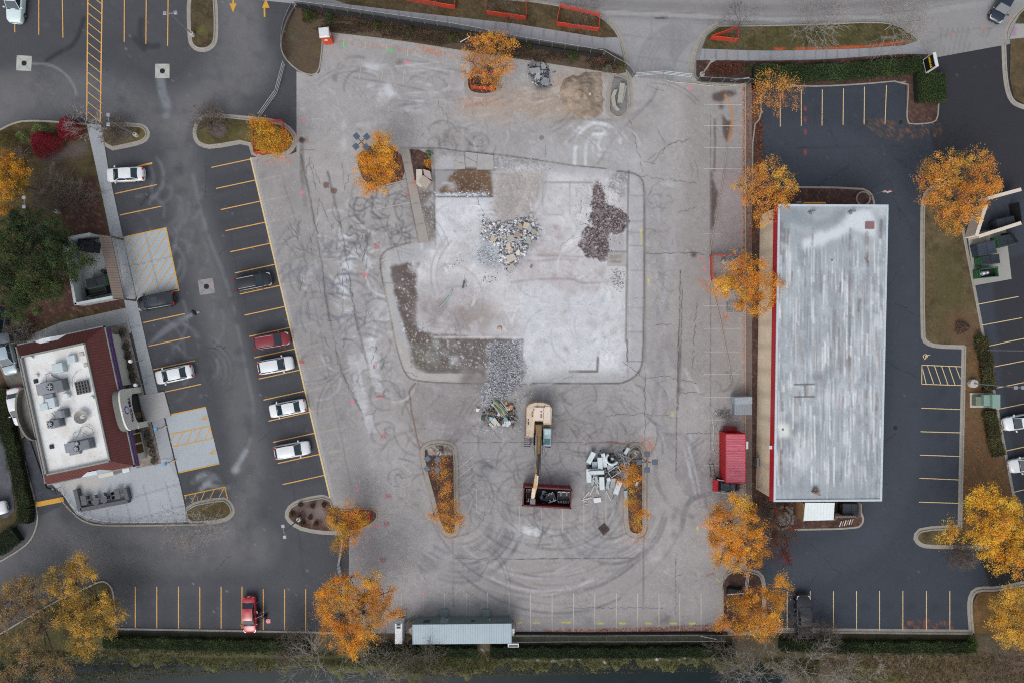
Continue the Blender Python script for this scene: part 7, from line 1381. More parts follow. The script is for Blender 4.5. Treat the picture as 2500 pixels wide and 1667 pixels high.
def mound(name,px,py,rx,ry,h,rgb,label,cat,seed,stain=None):
    n = 46; g = np.random.default_rng(seed); U,Vv = np.meshgrid(np.linspace(-1,1,n),np.linspace(-1,1,n)); nz = fbm(n,n,12,5,seed,.6); rr = np.hypot(U,Vv) ** 1.1 + (nz - .5) * .9 + .12 * np.sin(3 * np.arctan2(Vv,U) + 1); Z = np.clip(1 - rr,0,1) ** 1.0 * h + (fbm(n,n,4,3,seed + 4) - .5) * .12 * (rr < 1) - .12 * (rr >= .98)
    p = W(px,py); V = np.column_stack([p.x + U.ravel() * rx / S,p.y - Vv.ravel() * ry / S,Z.ravel() + .01]); F = [(j * n + i,(j + 1) * n + i,(j + 1) * n + i + 1,j * n + i + 1) for j in range(n - 1) for i in range(n - 1)]
    C = np.array(rgb)[None] * (1 + (fbm(n,n,5,4,seed + 9).ravel() - .5)[:,None] * .9); o = link(name,npmesh(name,V,F,4,C),GV,None,True); return tag(o,label,cat)
mound("soil_mound",1425,232,58,58,1.0,c(142,128,114),"brown soil mound with a pale post beside the top kerb island","soil mound",5)
t = cable("pipe_stub",[(1440,232),(1440.5,228)],.2,mat("stub_pale",c(182,178,168),.7),"round pale post stub standing in the brown soil mound","post",0,.9)
# big broken slabs: each one its own thing
def slab_piece(px,py,r,z,col,label,group,seed,name="concrete_slab_piece",th=.14,tilt=.25,el=1.0,rot=None):
    g = random.Random(seed); n = g.choice((4,4,5)); a0 = g.uniform(0,6.28) if rot is None else math.radians(rot); P = []
    for k in range(n): a = a0 + 2 * math.pi * k / n + g.uniform(-.38,.38); P.append((r * el * g.uniform(.65,1.2) * math.cos(a),r * g.uniform(.75,1.15) * math.sin(a)))
    b = MB(); b.prism(P,-th / 2,th / 2); M = Matrix.Rotation(g.uniform(-tilt,tilt),3,'X') @ Matrix.Rotation(g.uniform(-tilt,tilt),3,'Y'); ctr = W(px,py,z + th / 2 + .02); b.v = [tuple(ctr + M @ Vector(v)) for v in b.v]
    return tag(b.build(name,mat("slab_%d_%d_%d" % tuple(int(v * 99) for v in col),col,.85,var=.14,scale=3,bump=.3)),label,"concrete slab",group)
Zr = lambda x,y: (1150 + x / 9.222,500 + y / 9.222)
for i,(x,y,r,col,l) in enumerate(((500,755,1.0,c(190,180,162),"large tan slab piece at the left of the rubble heap"),(860,470,.75,MG,"grey rounded slab piece at the top of the rubble heap"),(1095,490,.85,c(160,146,130),"brown-grey slab piece between the grey one and the long tan one"),(1240,470,1.05,c(176,164,148),"long tan slab piece near the upper right of the heap"),(1320,540,.75,MG,"grey pointed slab piece overlapping the long tan one"),(1410,610,.85,c(146,140,128),"olive-grey slab piece at the right edge of the heap"),(1360,240,.55,c(166,164,152),"small square slab piece standing above the heap's upper right"),(1040,680,.95,c(164,152,142),"broad taupe slab piece in the middle of the heap"),(910,760,1.0,c(178,172,164),"pale slab piece with a brown stain in the heap's centre"),(1060,810,.65,MG,"flat grey slab piece right of the stained one"),(1290,820,1.0,c(158,160,156),"wide grey-green slab piece at the lower right of the heap"),(840,950,.9,c(196,178,166),"pinkish slab piece below the stained one"),(905,1040,.75,c(182,166,144),"tan slab piece under the pinkish one"),(1050,1085,.75,c(208,208,204),"brightest white slab piece of the heap"),(895,1215,1.25,c(184,174,164),"largest pale slab piece near the heap's lower end"),(905,1385,.9,c(178,172,166),"slab piece at the very bottom of the heap"),(700,500,.5,LG,"small light slab piece at the heap's top left"),(1140,960,.5,c(160,166,160),"small greenish slab piece right of the tan ones"),(1400,440,.55,LG,"narrow light slab piece at the heap's right shoulder"),(1350,1400,.4,c(120,116,106),"small dark slab piece lying alone lower right of the heap"),(760,735,.55,c(160,154,140),"small olive slab piece left of the stained one"),(850,860,.5,c(192,182,176),"small pale slab piece wedged above the pinkish one"))): slab_piece(*Zr(x,y),r * .56,.12 + .02 * (i % 9),col,l,"broken slabs in the rubble heap",40 + i)
for i,(x,y,r,l) in enumerate(((210,650,.75,"pale grey boulder slab in the dark heap under the top hedge"),(290,605,.5,"light broken block near the top of the dark heap"),(195,575,.5,"grey block at the top left of the dark heap"),(240,700,.55,"grey block in the middle of the dark heap"),(310,750,.6,"bluish long block at the dark heap's right edge"),(240,590,.35,"small block between the top ones of the dark heap"))): slab_piece(*tl(2,0,[(x,y)])[0],r,.45,(c(150,152,154),c(128,132,138),c(110,112,116))[i % 3],l,"blocks in the dark heap",80 + i)
zq1 = lambda x,y: (1000 + x / 7.84,360 + y / 7.84)
for i,(q,l,cc) in enumerate((([(135,440),(250,440),(250,760),(200,770),(140,720)],"white bent kerb block beside the strip footpath",c(188,182,174)),([(270,440),(400,480),(435,640),(300,600)],"pinkish flat block under the yellow shrub",c(172,156,152)),([(270,560),(430,680),(330,830),(190,700)],"grooved square block leaning by the strip footpath",c(164,154,144)))):
    b = MB(); b.prism([tuple(W(*zq1(x,y)))[:2] for x,y in q],.05,.5 + .12 * i); tag(b.build("kerb_block",mat("block_%d" % i,cc,.85,var=.1,scale=3)),l,"concrete block")
for i,(q,l) in enumerate((([(840,260),(930,180),(1040,150),(1055,300),(940,290),(880,250)],"cracked pavement piece lifted north of the dirt pit, upper left"),([(840,290),(900,260),(960,300),(1060,320),(1065,410),(840,430)],"cracked pavement piece with rubble bits, lower left of the lifted row"),([(1070,190),(1275,290),(1275,330),(1210,375),(1070,350)],"angular lifted pavement piece in the middle above the dirt pit"),([(1070,92),(1300,120),(1282,285),(1072,180)],"lifted pavement piece above the angular one"),([(1302,122),(1600,155),(1610,300),(1605,430),(1290,432)],"largest lifted pavement slab with a rust stain, right of the row"))):
    b = MB(); b.prism([tuple(W(*zq1(x,y)))[:2] for x,y in q],.01,.06 + .02 * i); tag(b.build("pavement_piece",mat("lifted_paving",c(158,157,155),.9,var=.1,scale=1.2)),l,"paving slab","lifted paving north of the pit")
for i,(q,l) in enumerate((([(985,780),(1030,790),(1000,950),(960,950)],"straight pale barrier block standing in the small north island"),([(930,840),(965,830),(940,900),(950,980),(985,1020),(965,1030),(920,980),(905,900)],"curved pale kerb block lying in the small north island"),([(1035,790),(1000,950),(1015,955),(1050,800)],"narrow shadowed block behind the straight barrier"))):
    b = MB(); b.prism([tuple(W(*p))[:2] for p in tl(2,0,q)],.1,(.75,.5,.35)[i]); tag(b.build("barrier_block",mat("barrier_concrete",c(156,154,146),.85,var=.12)),l,"concrete block")
b = MB(); p = W(1474,1291,.012); b.box(p + Vector((0,0,.1)),(1.0,1.0,.2),38); mb_ = b.build("manhole_box",mat("rusty_iron",c(72,58,54),.7,.3,var=.35,scale=4)); tag(mb_,"rusty square manhole frame lying near the bottom lot lines","manhole frame"); b = MB(); b.tube((0,0,.2),(0,0,.23),.28,n=20); b.build("lid",mat("rusty_lid",c(58,52,50),.7,.3),mb_)
b = MB(); p = W(1220,802,.02); b.tube(p,p + Vector((0,0,.25)),.35,.2,7); tag(b.build("boulder",mat("boulder_pink",c(176,158,148),.85,var=.15)),"single pinkish stone on the lower part of the slab","boulder")
# ---- scrap metal heap: every duct its own thing
SM = mat("duct_metal",c(198,208,212),.4,.15,var=.12,scale=1.5); SM2 = mat("duct_metal_dull",c(156,168,174),.45,.25,var=.2,scale=2)
Zs = lambda x,y: (1420 + x / 9.8,1080 + y / 9.8)
def duct(x,y,w,l,h,rz,z,label,m=SM,tilt=0):
    t = thing("metal_duct",label,"metal duct",W(*Zs(x,y),z),rz,"scrap ducts in the metal heap"); M_ = Matrix.Rotation(tilt,3,'X'); b = MB(); b.box((0,0,h / 2),(w,l,h),m=M_); b.build("casing",m,t)
    for s in (-1,1): b = MB(); b.box((0,s * l / 2,h / 2),(w + .06,.05,h + .06),m=M_); b.build("flange",SM2,t)
for a in ((215,350,.62,1.55,.45,-27,.35,"pale duct tilted at the top left of the scrap heap"),(430,480,.62,1.5,.6,3,.4,"rounded pale duct with a cap at the top of the scrap heap"),(530,410,.5,1.75,.4,12,.45,"long narrow duct leaning right at the heap's top"),(300,530,.6,.9,.4,0,.2,"short dull duct half under the crosswise one",SM2),(165,780,.62,1.75,.45,1,.3,"upright duct at the heap's left edge"),(365,700,1.75,.5,.45,2,.75,"crosswise white duct lying on the left edge duct"),(300,640,1.6,.3,.5,2,.5,"dark-sided duct behind the crosswise one",SM2),(475,960,.62,1.65,.45,2,.4,"pale duct standing below the heap's centre"),(845,1060,.62,1.7,.6,-20,.5,"large pale duct at the heap's lower right"),(620,960,.4,1.4,.4,-8,.3,"crushed narrow duct beside the lower centre duct",SM2),(740,960,.6,1.2,.3,-6,.25,"bent duct with a curled end at the heap's lower middle",SM2),(640,870,.45,.5,.45,20,.5,"small white box part in the heap's lower middle"),(350,880,.35,.9,.3,12,.2,"dark crushed duct among white rods",SM2),(1070,190,.4,.9,.3,-30,.2,"twisted silver part by the scrap island's top"),(680,570,.9,.7,.35,20,.3,"open machine casing in the heap's centre",SM2),(1310,980,.3,.6,.2,-30,.15,"white bracket lying among orange leaves of the scrap island"),(1045,1230,.35,.9,.2,3,.1,"small dull part at the scrap island's left kerb",SM2)): duct(*a)
t = thing("round_hood","curved white round metal hood in the upper middle of the scrap heap","metal hood",W(*Zs(720,370),.5),-30,"scrap ducts in the metal heap"); b = MB(); V,F = [],[]; n = 18
for i in range(n + 1): a = math.radians(-200 + 200 * i / n); V += [(.85 * math.cos(a),.85 * math.sin(a),0),(.85 * math.cos(a),.85 * math.sin(a),.5),(.62 * math.cos(a),.62 * math.sin(a),.5),(.6 * math.cos(a),.6 * math.sin(a),0)]
for i in range(n): F += [(4 * i + k,4 * i + 4 + k,4 * i + 4 + (k + 1) % 4,4 * i + (k + 1) % 4) for k in range(4)]
b.add(V,F); b.build("hood_ring",SM,t,True); b = MB(); b.tube((0,0,.1),(0,0,.5),.18,n=14); b.build("hub",SM2,t)
t = thing("window_grille","open rectangular pale metal frame tilted in the middle of the scrap heap","metal frame",W(*Zs(780,690),.7),35,"scrap ducts in the metal heap"); b = MB(); [b.box((0,s * .42,0),(1.45,.06,.3)) for s in (-1,1)]; [b.box((s * .7,0,0),(.06,.84,.3)) for s in (-1,1)]; b.build("frame",mat("frame_pale",c(196,190,184),.5,.3),t)
PC = [c(190,196,200),c(150,156,160),c(104,106,108),c(206,204,200)]
def stick(p,q,r,col,label,group,name,z0=.1,z1=.1,cat=None):
    b = MB(); b.tube(W(*p,z0),W(*q,z1),r,n=6); return tag(b.build(name,mat("stick_%d_%d_%d" % tuple(int(v * 99) for v in col),col,.5,.2,var=.15)),label,cat or "metal bar",group)
for k in range(30):
    x,y = R.uniform(830,1130),R.uniform(250,640); a = R.uniform(0,3.14); L_ = R.uniform(100,260); stick(Zs(x - L_ / 2 * math.cos(a),y - L_ / 2 * math.sin(a)),Zs(x + L_ / 2 * math.cos(a),y + L_ / 2 * math.sin(a)),R.uniform(.03,.05),PC[k % 3],"thin metal bar in the dark tangle at the scrap heap's upper right","bars tangled at the scrap heap's upper right","metal_bar",R.uniform(.1,.7),R.uniform(.1,.7))
for k in range(16):
    x,y = R.uniform(240,420),R.uniform(800,1130); a = R.uniform(.9,2.2); L_ = R.uniform(140,330); stick(Zs(x - L_ / 2 * math.cos(a),y - L_ / 2 * math.sin(a)),Zs(x + L_ / 2 * math.cos(a),y + L_ / 2 * math.sin(a)),R.uniform(.03,.05),PC[3 if k % 2 else 0],"thin pale rod in the loose bunch at the scrap heap's lower left","pale rods at the scrap heap's lower left","metal_rod",R.uniform(.1,.5),R.uniform(.1,.5))
for a in ((30,1340,190,1165,.07,3,"white strip pointing up-right on the ground lower left of the heap"),(0,1375,235,1305,.08,3,"longest white strip on the ground lower left of the heap"),(200,1245,300,1040,.07,3,"white strip touching the heap's lower left rods"),(590,1150,700,1375,.05,3,"thin pale rod sticking down from the heap's bottom"),(805,1270,820,1475,.06,1,"pale rod pointing straight down from the heap's lower right duct"),(745,1350,765,1265,.06,2,"short dark rod under the heap's lower right duct"),(1120,270,1265,170,.08,1,"grey bar lying across the scrap island's round top"),(1080,470,1320,290,.08,1,"second grey bar leaning to the lamp base of the scrap island"),(1180,415,1340,425,.12,2,"dark flat bar on the scrap island below the lamp base"),(60,1390,140,1410,.04,3,"tiny white splinter, upper, under the white strips"),(70,1455,145,1475,.04,3,"tiny white splinter, lower, under the white strips"),(640,700,900,830,.07,2,"dark bar crossing behind the open frame")): stick(Zs(a[0],a[1]),Zs(a[2],a[3]),a[4],PC[a[5]],a[6],None,"metal_bar",.06,.08)
b = MB(); b.box(W(*Zs(375,1372),.1),(.95,.6,.08),8); tag(b.build("white_panel",WHITE),"small white rectangular panel on the ground below the scrap heap","panel")
rocks("scrap_litter",[([Zs(x,y) for x,y in ((240,300),(1100,160),(1150,450),(980,700),(900,900),(980,1050),(260,1080),(120,700))],420,.05,.3,.3,[c(60,62,66),c(130,136,140),c(40,42,44),c(96,92,90)])],RKV,10)
# ---- mixed debris pile south of the gravel
Zp = lambda x,y: (1160 + x / 7.128,840 + y / 7.128)
for k in range(15):
    a = math.radians(R.uniform(38,62)); x,y = R.uniform(380,520),R.uniform(1060,1160); L_ = R.uniform(180,400); stick(Zp(x - L_ / 2 * math.cos(a),y - L_ / 2 * math.sin(a)),Zp(x + L_ / 2 * math.cos(a),y + L_ / 2 * math.sin(a)),R.uniform(.04,.07),[c(150,156,130),c(176,180,170),c(126,132,110)][k % 3],"greenish metal stud in the bundle across the mixed debris pile","studs bundled across the debris pile","metal_stud",.35,.5,"metal stud")
for k,(x,y,r,cc,l) in enumerate(((335,1380,.75,c(178,178,172),"big off-white broken board at the bottom of the mixed debris pile"),(550,1370,.5,c(206,214,216),"white crumpled panel at the lower right of the debris pile"),(500,1400,.3,c(214,214,210),"small white lump at the bottom of the debris pile"),(285,1300,.35,c(130,176,190),"light blue scrap at the left of the debris pile"),(530,1310,.35,c(110,150,166),"blue-grey scrap at the lower middle of the debris pile"),(320,1050,.3,c(196,206,210),"pale scrap at the top left of the debris pile"),(560,1120,.4,c(196,204,198),"pale board beside the greenish studs"),(620,1090,.35,c(176,122,92),"rusty orange scrap at the right of the debris pile"),(530,1025,.3,c(190,146,96),"tan scrap at the top of the debris pile"),(410,1220,.35,c(192,202,212),"white-blue scrap in the centre of the debris pile"),(140,1290,.4,c(60,76,66),"dark green scrap at the far left of the debris pile"),(300,1200,.4,c(130,112,112),"mauve board in the left middle of the debris pile"),(650,1340,.3,c(180,176,170),"grey lump at the right end of the debris pile"),(40,1138,.28,c(206,206,202),"white disc lying alone left of the debris pile"))): slab_piece(*Zp(x,y),r,.15 + .03 * (k % 5),cc,l,"scraps in the mixed debris pile",140 + k,"debris_scrap",.06,.5)
for k in range(34):
    x,y = R.uniform(180,700),R.uniform(1020,1420); a = R.uniform(0,3.14); L_ = R.uniform(30,120); stick(Zp(x,y),Zp(x + L_ * math.cos(a),y + L_ * math.sin(a)),R.uniform(.02,.05),[c(90,84,78),c(170,150,130),c(60,60,62),c(196,192,186)][k % 4],"short broken stick in the mixed debris pile","sticks in the debris pile","broken_stick",R.uniform(.1,.3),R.uniform(.1,.35),"stick")
rocks("debris",[([Zp(x,y) for x,y in ((150,1000),(700,1000),(700,1400),(200,1420))],380,.05,.22,.3,[c(70,66,62),c(150,146,140),c(110,100,92),c(90,100,104),c(50,48,46)])],RKV,12)
for a in ((190,85,270,110),(455,250,515,340),(450,980,480,880)): stick(Zp(*a[:2]),Zp(*a[2:]),.04,c(196,194,190),"white splinter lying on the grey gravel fan","splinters on the gravel fan","splinter",.15,.2,"stick")
# steps / picnic-like octagon south-west of the long building
t = thing("picnic_table","grey hexagonal picnic table with benches under the red leafed tree","picnic table",W(1907,1262,.1),20,None); b = MB(); b.tube((0,0,.7),(0,0,.78),.95,.95,6); b.build("tabletop",mat("table_grey",c(126,126,126),.8,var=.2),t)
for k in range(6):
    a = math.radians(60 * k + 30); b = MB(); b.box((1.35 * math.cos(a),1.35 * math.sin(a),.45),(.35,1.25,.07),60 * k + 30); b.build("bench",mat("bench_grey",c(104,102,100),.8,var=.2),t)
b = MB(); b.tube((0,0,0),(0,0,.7),.12); b.build("leg",GREY,t)
for i,(x,y) in enumerate(((1929,1242),(1930,1258),(1928,1275))): b = MB(); b.box(W(x,y,.14),(.75,.6,.08),12 * i); tag(b.build("stepping_stone",mat("stone_grey",c(120,114,110),.9)),("upper square stepping stone beside the hexagonal table","middle stepping stone beside the hexagonal table","lower stepping stone beside the hexagonal table")[i],"stone","stepping stones")
t = thing("timber_stack","small leaning stack of white and tan boards at the bin bay's lower fence","boards",W(2065,1272,.1),20); 
for k in range(6): b = MB(); b.box((-.8 + .3 * k,-.05 * k,.12),(.1,.75,.08),-40); b.build("board",mat("board_tan",c(172,142,118),.7) if k % 2 else WHITE,t)
t = thing("fence_stack","stacked metal fence panels lying by the kerb under the tree beside the long building","fence panels",W(1792,752),0); b = MB(); [b.tube((-.9 + .3 * k,-.5,.3),(-.9 + .3 * k,.7,.3),.03,n=5) for k in range(7)]; b.path([(-1,-.5,.3),(1,-.5,.3),(1,.7,.3),(-1,.7,.3),(-1,-.5,.3)],.04); b.build("panel",mat("panel_grey",c(120,132,140),.5,.4),t)
# ================================================================ PLANTS
def leaf_obj(name,P,size,C,parent,g,up=.9,aspect=.6,m=None,origin=None):
    n = len(P); nn = g.normal(size=(n,3)); nn[:,2] += up * 2; nn /= np.linalg.norm(nn,axis=1,keepdims=True)
    t = np.cross(nn,g.normal(size=(n,3))); t /= np.linalg.norm(t,axis=1,keepdims=True) + 1e-9; b = np.cross(nn,t); s = np.asarray(size)[:,None] * .5
    if origin is not None: P = P - np.array(origin)
    V = np.empty((n,4,3)); V[:,0] = P - t * s; V[:,1] = P - b * s * aspect; V[:,2] = P + t * s; V[:,3] = P + b * s * aspect
    return link(name,npmesh(name,V.reshape(-1,3),np.arange(4 * n).reshape(-1,4),4,np.repeat(C,4,0)),m or LEAF,parent)
def twigs_obj(name,segs,m,parent,n=4):
    A = np.array([s[0] for s in segs],float); B = np.array([s[1] for s in segs],float); ra = np.array([s[2] for s in segs]); rb = np.array([s[3] for s in segs]); d = B - A; L = np.linalg.norm(d,axis=1,keepdims=True) + 1e-9; d /= L
    h = np.where(np.abs(d[:,2:3]) > .9,np.array([[1.,0,0]]),np.array([[0,0,1.]])); u = np.cross(d,h); u /= np.linalg.norm(u,axis=1,keepdims=True); v = np.cross(d,u); k = len(segs); V = np.empty((k,2,n,3))
    for i in range(n): a = 2 * math.pi * i / n; w = u * math.cos(a) + v * math.sin(a); V[:,0,i] = A + w * ra[:,None]; V[:,1,i] = B + w * rb[:,None]
    base = np.arange(k)[:,None] * 2 * n; F = np.concatenate([np.stack([base[:,0] + i,base[:,0] + (i + 1) % n,base[:,0] + n + (i + 1) % n,base[:,0] + n + i],1) for i in range(n)]); return link(name,npmesh(name,V.reshape(-1,3),F,4),m,parent,True)
def tree(name,label,lobes,cols,zc=4.6,dens=95,leaf=.17,group=None,seed=1,base=.05,gap=.36,cat="tree",flat=.62,shade=(.75,1.15),bark=BARK,tr=.1,bare=0):
    """lobes: (x, y, r) in the overview survey; each becomes a cloud of leaf clusters round its own limb"""
    g = np.random.default_rng(seed); K = 1.063; C3 = []
    for x,y,r in lobes: z = zc + g.uniform(-.7,.8); p = W(x * K,y * K,z); C3.append((np.array(p),r * K / S * (H - z) / H))
    ctr = sum(p for p,_ in C3) / len(C3); o = np.array([ctr[0],ctr[1],base]); t = thing(name,label,cat,tuple(o),0,group); P,Z,C,tips = [],[],[],[]; cols = np.clip(np.array(cols) * np.array([1.13,1.16,1.1]),0,.9)
    for p,r in C3:
        area = math.pi * r * r; nc = max(6,int(area * 2.6)); cc = g.normal(size=(nc,3)); cc /= np.linalg.norm(cc,axis=1,keepdims=True); rad = r * g.uniform(.15,1,(nc,1)) ** .55; q = p + cc * rad * np.array([1,1,flat]); q = q[g.random(nc) > gap * .4]
        tint = cols[g.integers(len(cols))]
        for w in q:
            tips.append((w,p)); n = max(5,int(dens * 2.7 * area / nc * g.uniform(.4,1.5))); cr = g.uniform(.28,.62); a = g.normal(size=(n,3)) * cr * np.array([1,1,.5]) * .62 + w; P.append(a); base_c = (cols[g.integers(len(cols))] * .6 + tint * .4) * g.uniform(*shade); C.append(base_c[None] * g.uniform(.7,1.3,(n,1)) * (1 + g.normal(size=(n,3)) * .05)); Z.append(g.uniform(leaf * .5,leaf * 1.05,n))
    P = np.concatenate(P); leaf_obj("crown",P,np.concatenate(Z),np.clip(np.concatenate(C),.002,.95),t,g,origin=o)
    segs = []; th = zc * .42; top = np.array([0,0,th]); segs.append((np.zeros(3),top,tr * 1.3,tr * .9)); hub = {}
    for p,r in C3:
        e = p - o - np.array([0,0,r * .3]); m = top * .5 + e * .5 + g.normal(size=3) * .25; segs += [(top * .95,m,tr * .5,tr * .35),(m,e,tr * .35,tr * .2)]; hub[id(p)] = e
    for w,p in tips:
        e = hub[id(p)]; q = w - o; m = (e + q) / 2 + g.normal(size=3) * .12; segs += [(e,m,.035,.024),(m,q,.024,.008)]
        if bare:
            for _ in range(bare): q2 = q + g.normal(size=3) * .55; segs.append((m,q2,.014,.005))
    twigs_obj("trunk",segs,bark,t,5); return t
OR_ = [c(238,166,54),c(226,150,50),c(244,180,64),c(200,128,50),c(232,158,54),c(160,116,50),c(178,118,50),c(222,142,62)]; ORP = [c(226,158,74),c(208,142,72),c(234,168,78),c(184,128,76),c(156,116,68),c(204,132,78)]; YO = [c(222,158,50),c(208,140,46),c(160,138,52),c(228,164,52)]
OLV = [c(196,152,70),c(172,134,66),c(146,122,64),c(206,160,70),c(128,112,60)]; GRN = [c(44,60,36),c(60,78,44),c(34,48,32),c(74,84,44)]; G2 = "honey locust trees in autumn colour"
tree("locust_tree","orange tree at top centre overhanging the planting band",[(1125,88,26),(1100,112,34),(1140,112,36),(1170,105,20),(1085,140,32),(1125,150,40),(1158,150,30),(1128,185,30),(1095,178,22),(1068,168,16)],ORP + OR_[:2],5.2,70,.16,G2,1,gap=.6)
tree("locust_tree","small yellow-green and orange tree inside the left orange fence",[(598,290,26),(618,300,30),(640,318,26),(596,322,24),(622,334,28),(640,340,18),(578,280,12)],YO + [c(196,110,30)],4,100,.16,G2,2)
tree("locust_tree","golden tree just left of the strip footpath and old slab",[(868,325,24),(850,352,26),(885,355,32),(838,380,30),(870,388,38),(898,392,22),(848,415,28),(872,425,22),(845,440,16),(895,318,14)],[c(228,160,56),c(216,144,48),c(234,172,66),c(200,128,46)],5,100,.15,G2,3)
tree("locust_tree","thin orange tree at the corner of the upper right lot",[(1780,180,30),(1815,190,26),(1750,190,24),(1775,215,28),(1808,235,26),(1780,250,20),(1742,222,18),(1735,260,16),(1825,210,18)],ORP,5,52,.15,G2,4,gap=.8,bare=1)
tree("locust_tree","orange tree at the top left corner of the long building",[(1768,385,30),(1735,400,22),(1800,405,28),(1700,425,24),(1745,432,36),(1790,440,34),(1820,435,22),(1722,460,24),(1762,470,32),(1800,470,20),(1748,500,22),(1772,505,16)],ORP + OR_[:3],5.5,66,.15,G2,5,gap=.6)
tree("locust_tree","dense orange tree leaning over the long building's red fascia",[(1705,582,18),(1678,640,18),(1700,620,30),(1735,622,28),(1655,655,26),(1690,660,36),(1735,655,34),(1772,655,26),(1708,692,26),(1745,695,30),(1778,685,20),(1735,720,14)],OR_,6.2,105,.15,G2,6)
tree("locust_tree","large orange-brown tree with olive fringe at the right edge",[(2140,385,28),(2180,368,30),(2225,362,30),(2262,375,28),(2130,415,22),(2170,412,40),(2215,405,44),(2262,412,36),(2150,450,32),(2195,455,42),(2240,450,38),(2280,430,22),(2165,490,26),(2205,500,34),(2240,490,24),(2190,520,20)],[c(226,154,68),c(208,136,64),c(236,168,78),c(160,142,62),c(190,124,62)],6,80,.17,G2,7,gap=.5)
tree("locust_tree","large bright orange tree below the red container",[(1648,1172,24),(1690,1155,26),(1725,1172,26),(1640,1205,30),(1680,1200,38),(1728,1205,32),(1635,1240,24),(1668,1245,36),(1712,1245,38),(1748,1240,20),(1660,1280,26),(1700,1290,34),(1738,1280,26),(1752,1268,14)],OR_,6,105,.15,G2,8,gap=.1)
tree("locust_tree","orange tree beside the black pickup in the lower right",[(1798,1345,22),(1765,1362,22),(1725,1370,26),(1790,1378,24),(1690,1390,24),(1730,1400,34),(1768,1405,28),(1665,1425,20),(1705,1432,34),(1750,1440,30),(1780,1430,18),(1768,1462,18),(1650,1440,12)],OR_ + ORP[:1],5.6,110,.15,G2,9,gap=.1)
tree("locust_tree","very large bright orange tree left of the office trailer",[(762,1340,26),(802,1330,28),(848,1335,28),(745,1372,28),(788,1370,36),(838,1368,38),(880,1365,26),(742,1412,26),(782,1415,42),(832,1410,44),(880,1400,32),(905,1410,20),(760,1450,32),(805,1455,40),(850,1440,32),(800,1488,26),(830,1480,24),(812,1502,14)],OR_,6.5,105,.15,G2,10)
tree("locust_tree","orange tree on the lower oval island",[(768,1168,18),(800,1170,22),(770,1198,24),(805,1200,28),(835,1195,20),(790,1225,24),(815,1222,18),(772,1250,16),(800,1250,18),(785,1268,12)],OR_ + YO[2:3],4.5,95,.15,G2,11)
tree("locust_tree","narrow orange tree filling the left island below the debris",[(1012,1062,15),(1002,1080,11),(1016,1090,16),(1025,1112,18),(1020,1135,17),(1030,1158,22),(1045,1180,20),(1010,1170,20),(1030,1198,18),(1060,1192,16),(1032,1215,12),(995,1180,14)],ORP + OR_[:1] + [c(150,96,46)],3.2,100,.14,G2,12,gap=.3)
tree("locust_tree","orange tree spilling over the scrap heap's right side",[(1440,1080,16),(1432,1102,18),(1455,1095,16),(1450,1120,14),(1462,1075,12),(1448,1150,14),(1462,1172,18),(1455,1195,18),(1475,1182,14),(1465,1212,14),(1490,1185,8)],OR_,3.6,105,.14,G2,13,gap=.4)
tree("broad_tree","tall olive-gold tree at the lower left, the nearer crown to the stalls",[(190,1292,26),(160,1308,30),(205,1320,22),(130,1325,28),(170,1345,32),(118,1360,26),(200,1390,30),(235,1385,30),(255,1415,28),(215,1425,36),(180,1440,30),(245,1445,26),(200,1470,28),(170,1480,22),(195,1505,22),(262,1395,14),(150,1390,30),(165,1415,28),(140,1430,24)],OLV,5,90,.18,"broad crowned olive-gold trees",14,gap=.6,tr=.1)
tree("broad_tree","sparse brownish tree in the lower left corner",[(40,1352,32),(75,1345,28),(20,1380,30),(60,1385,34),(25,1420,30),(95,1400,26),(70,1430,30),(30,1460,30),(100,1450,30),(60,1480,34),(25,1505,30),(95,1500,30),(60,1530,34),(130,1530,28),(20,1550,28),(110,1555,30),(160,1545,20),(-20,1480,40),(-20,1400,40)],[c(156,122,76),c(136,112,86),c(172,132,68),c(112,104,66),c(138,118,102)],5,62,.18,"broad crowned olive-gold trees",15,gap=.7,tr=.1,bare=2)
tree("locust_tree","big golden orange tree at the lower right edge",[(2240,1140,26),(2270,1130,24),(2225,1165,20),(2260,1175,34),(2300,1165,34),(2340,1170,34),(2245,1210,30),(2290,1212,38),(2335,1215,38),(2265,1248,34),(2310,1255,38),(2350,1258,34),(2290,1290,28),(2330,1298,30),(2195,1228,22),(2170,1235,18),(2185,1205,14),(2380,1220,40)],[c(240,176,58),c(222,154,52),c(246,190,72),c(196,144,60)],5.2,95,.17,G2,16,tr=.1)
tree("locust_tree","golden tree cut by the lower right corner of the picture",[(2318,1362,26),(2350,1375,30),(2295,1388,24),(2325,1405,34),(2290,1425,26),(2330,1440,34),(2355,1460,30),(2310,1462,22),(2380,1420,36),(2345,1475,20)],[c(232,176,70),c(212,154,62),c(240,190,82),c(176,146,74)],4.4,90,.17,G2,17)
tree("maple_tree","golden orange tree at the left edge above the green one",[(10,372,24),(40,385,22),(15,405,26),(45,415,24),(12,440,26),(38,452,20),(10,475,20),(60,392,12),(-20,420,30)],[c(190,132,30),c(170,108,34),c(206,150,40),c(110,96,36)],5,90,.18,None,18)
tree("oak_tree","large dark green tree at the left edge beside the walled enclosure",[(60,505,36),(105,515,30),(25,520,34),(135,545,28),(80,548,40),(30,565,40),(125,585,34),(170,590,24),(195,605,18),(75,598,44),(25,620,44),(125,630,38),(165,620,26),(75,650,44),(30,675,40),(120,670,30),(75,695,30),(30,715,28),(-20,560,40),(-20,640,46)],GRN,6,120,.19,None,19,gap=.1,tr=.2,shade=(.6,1.3))
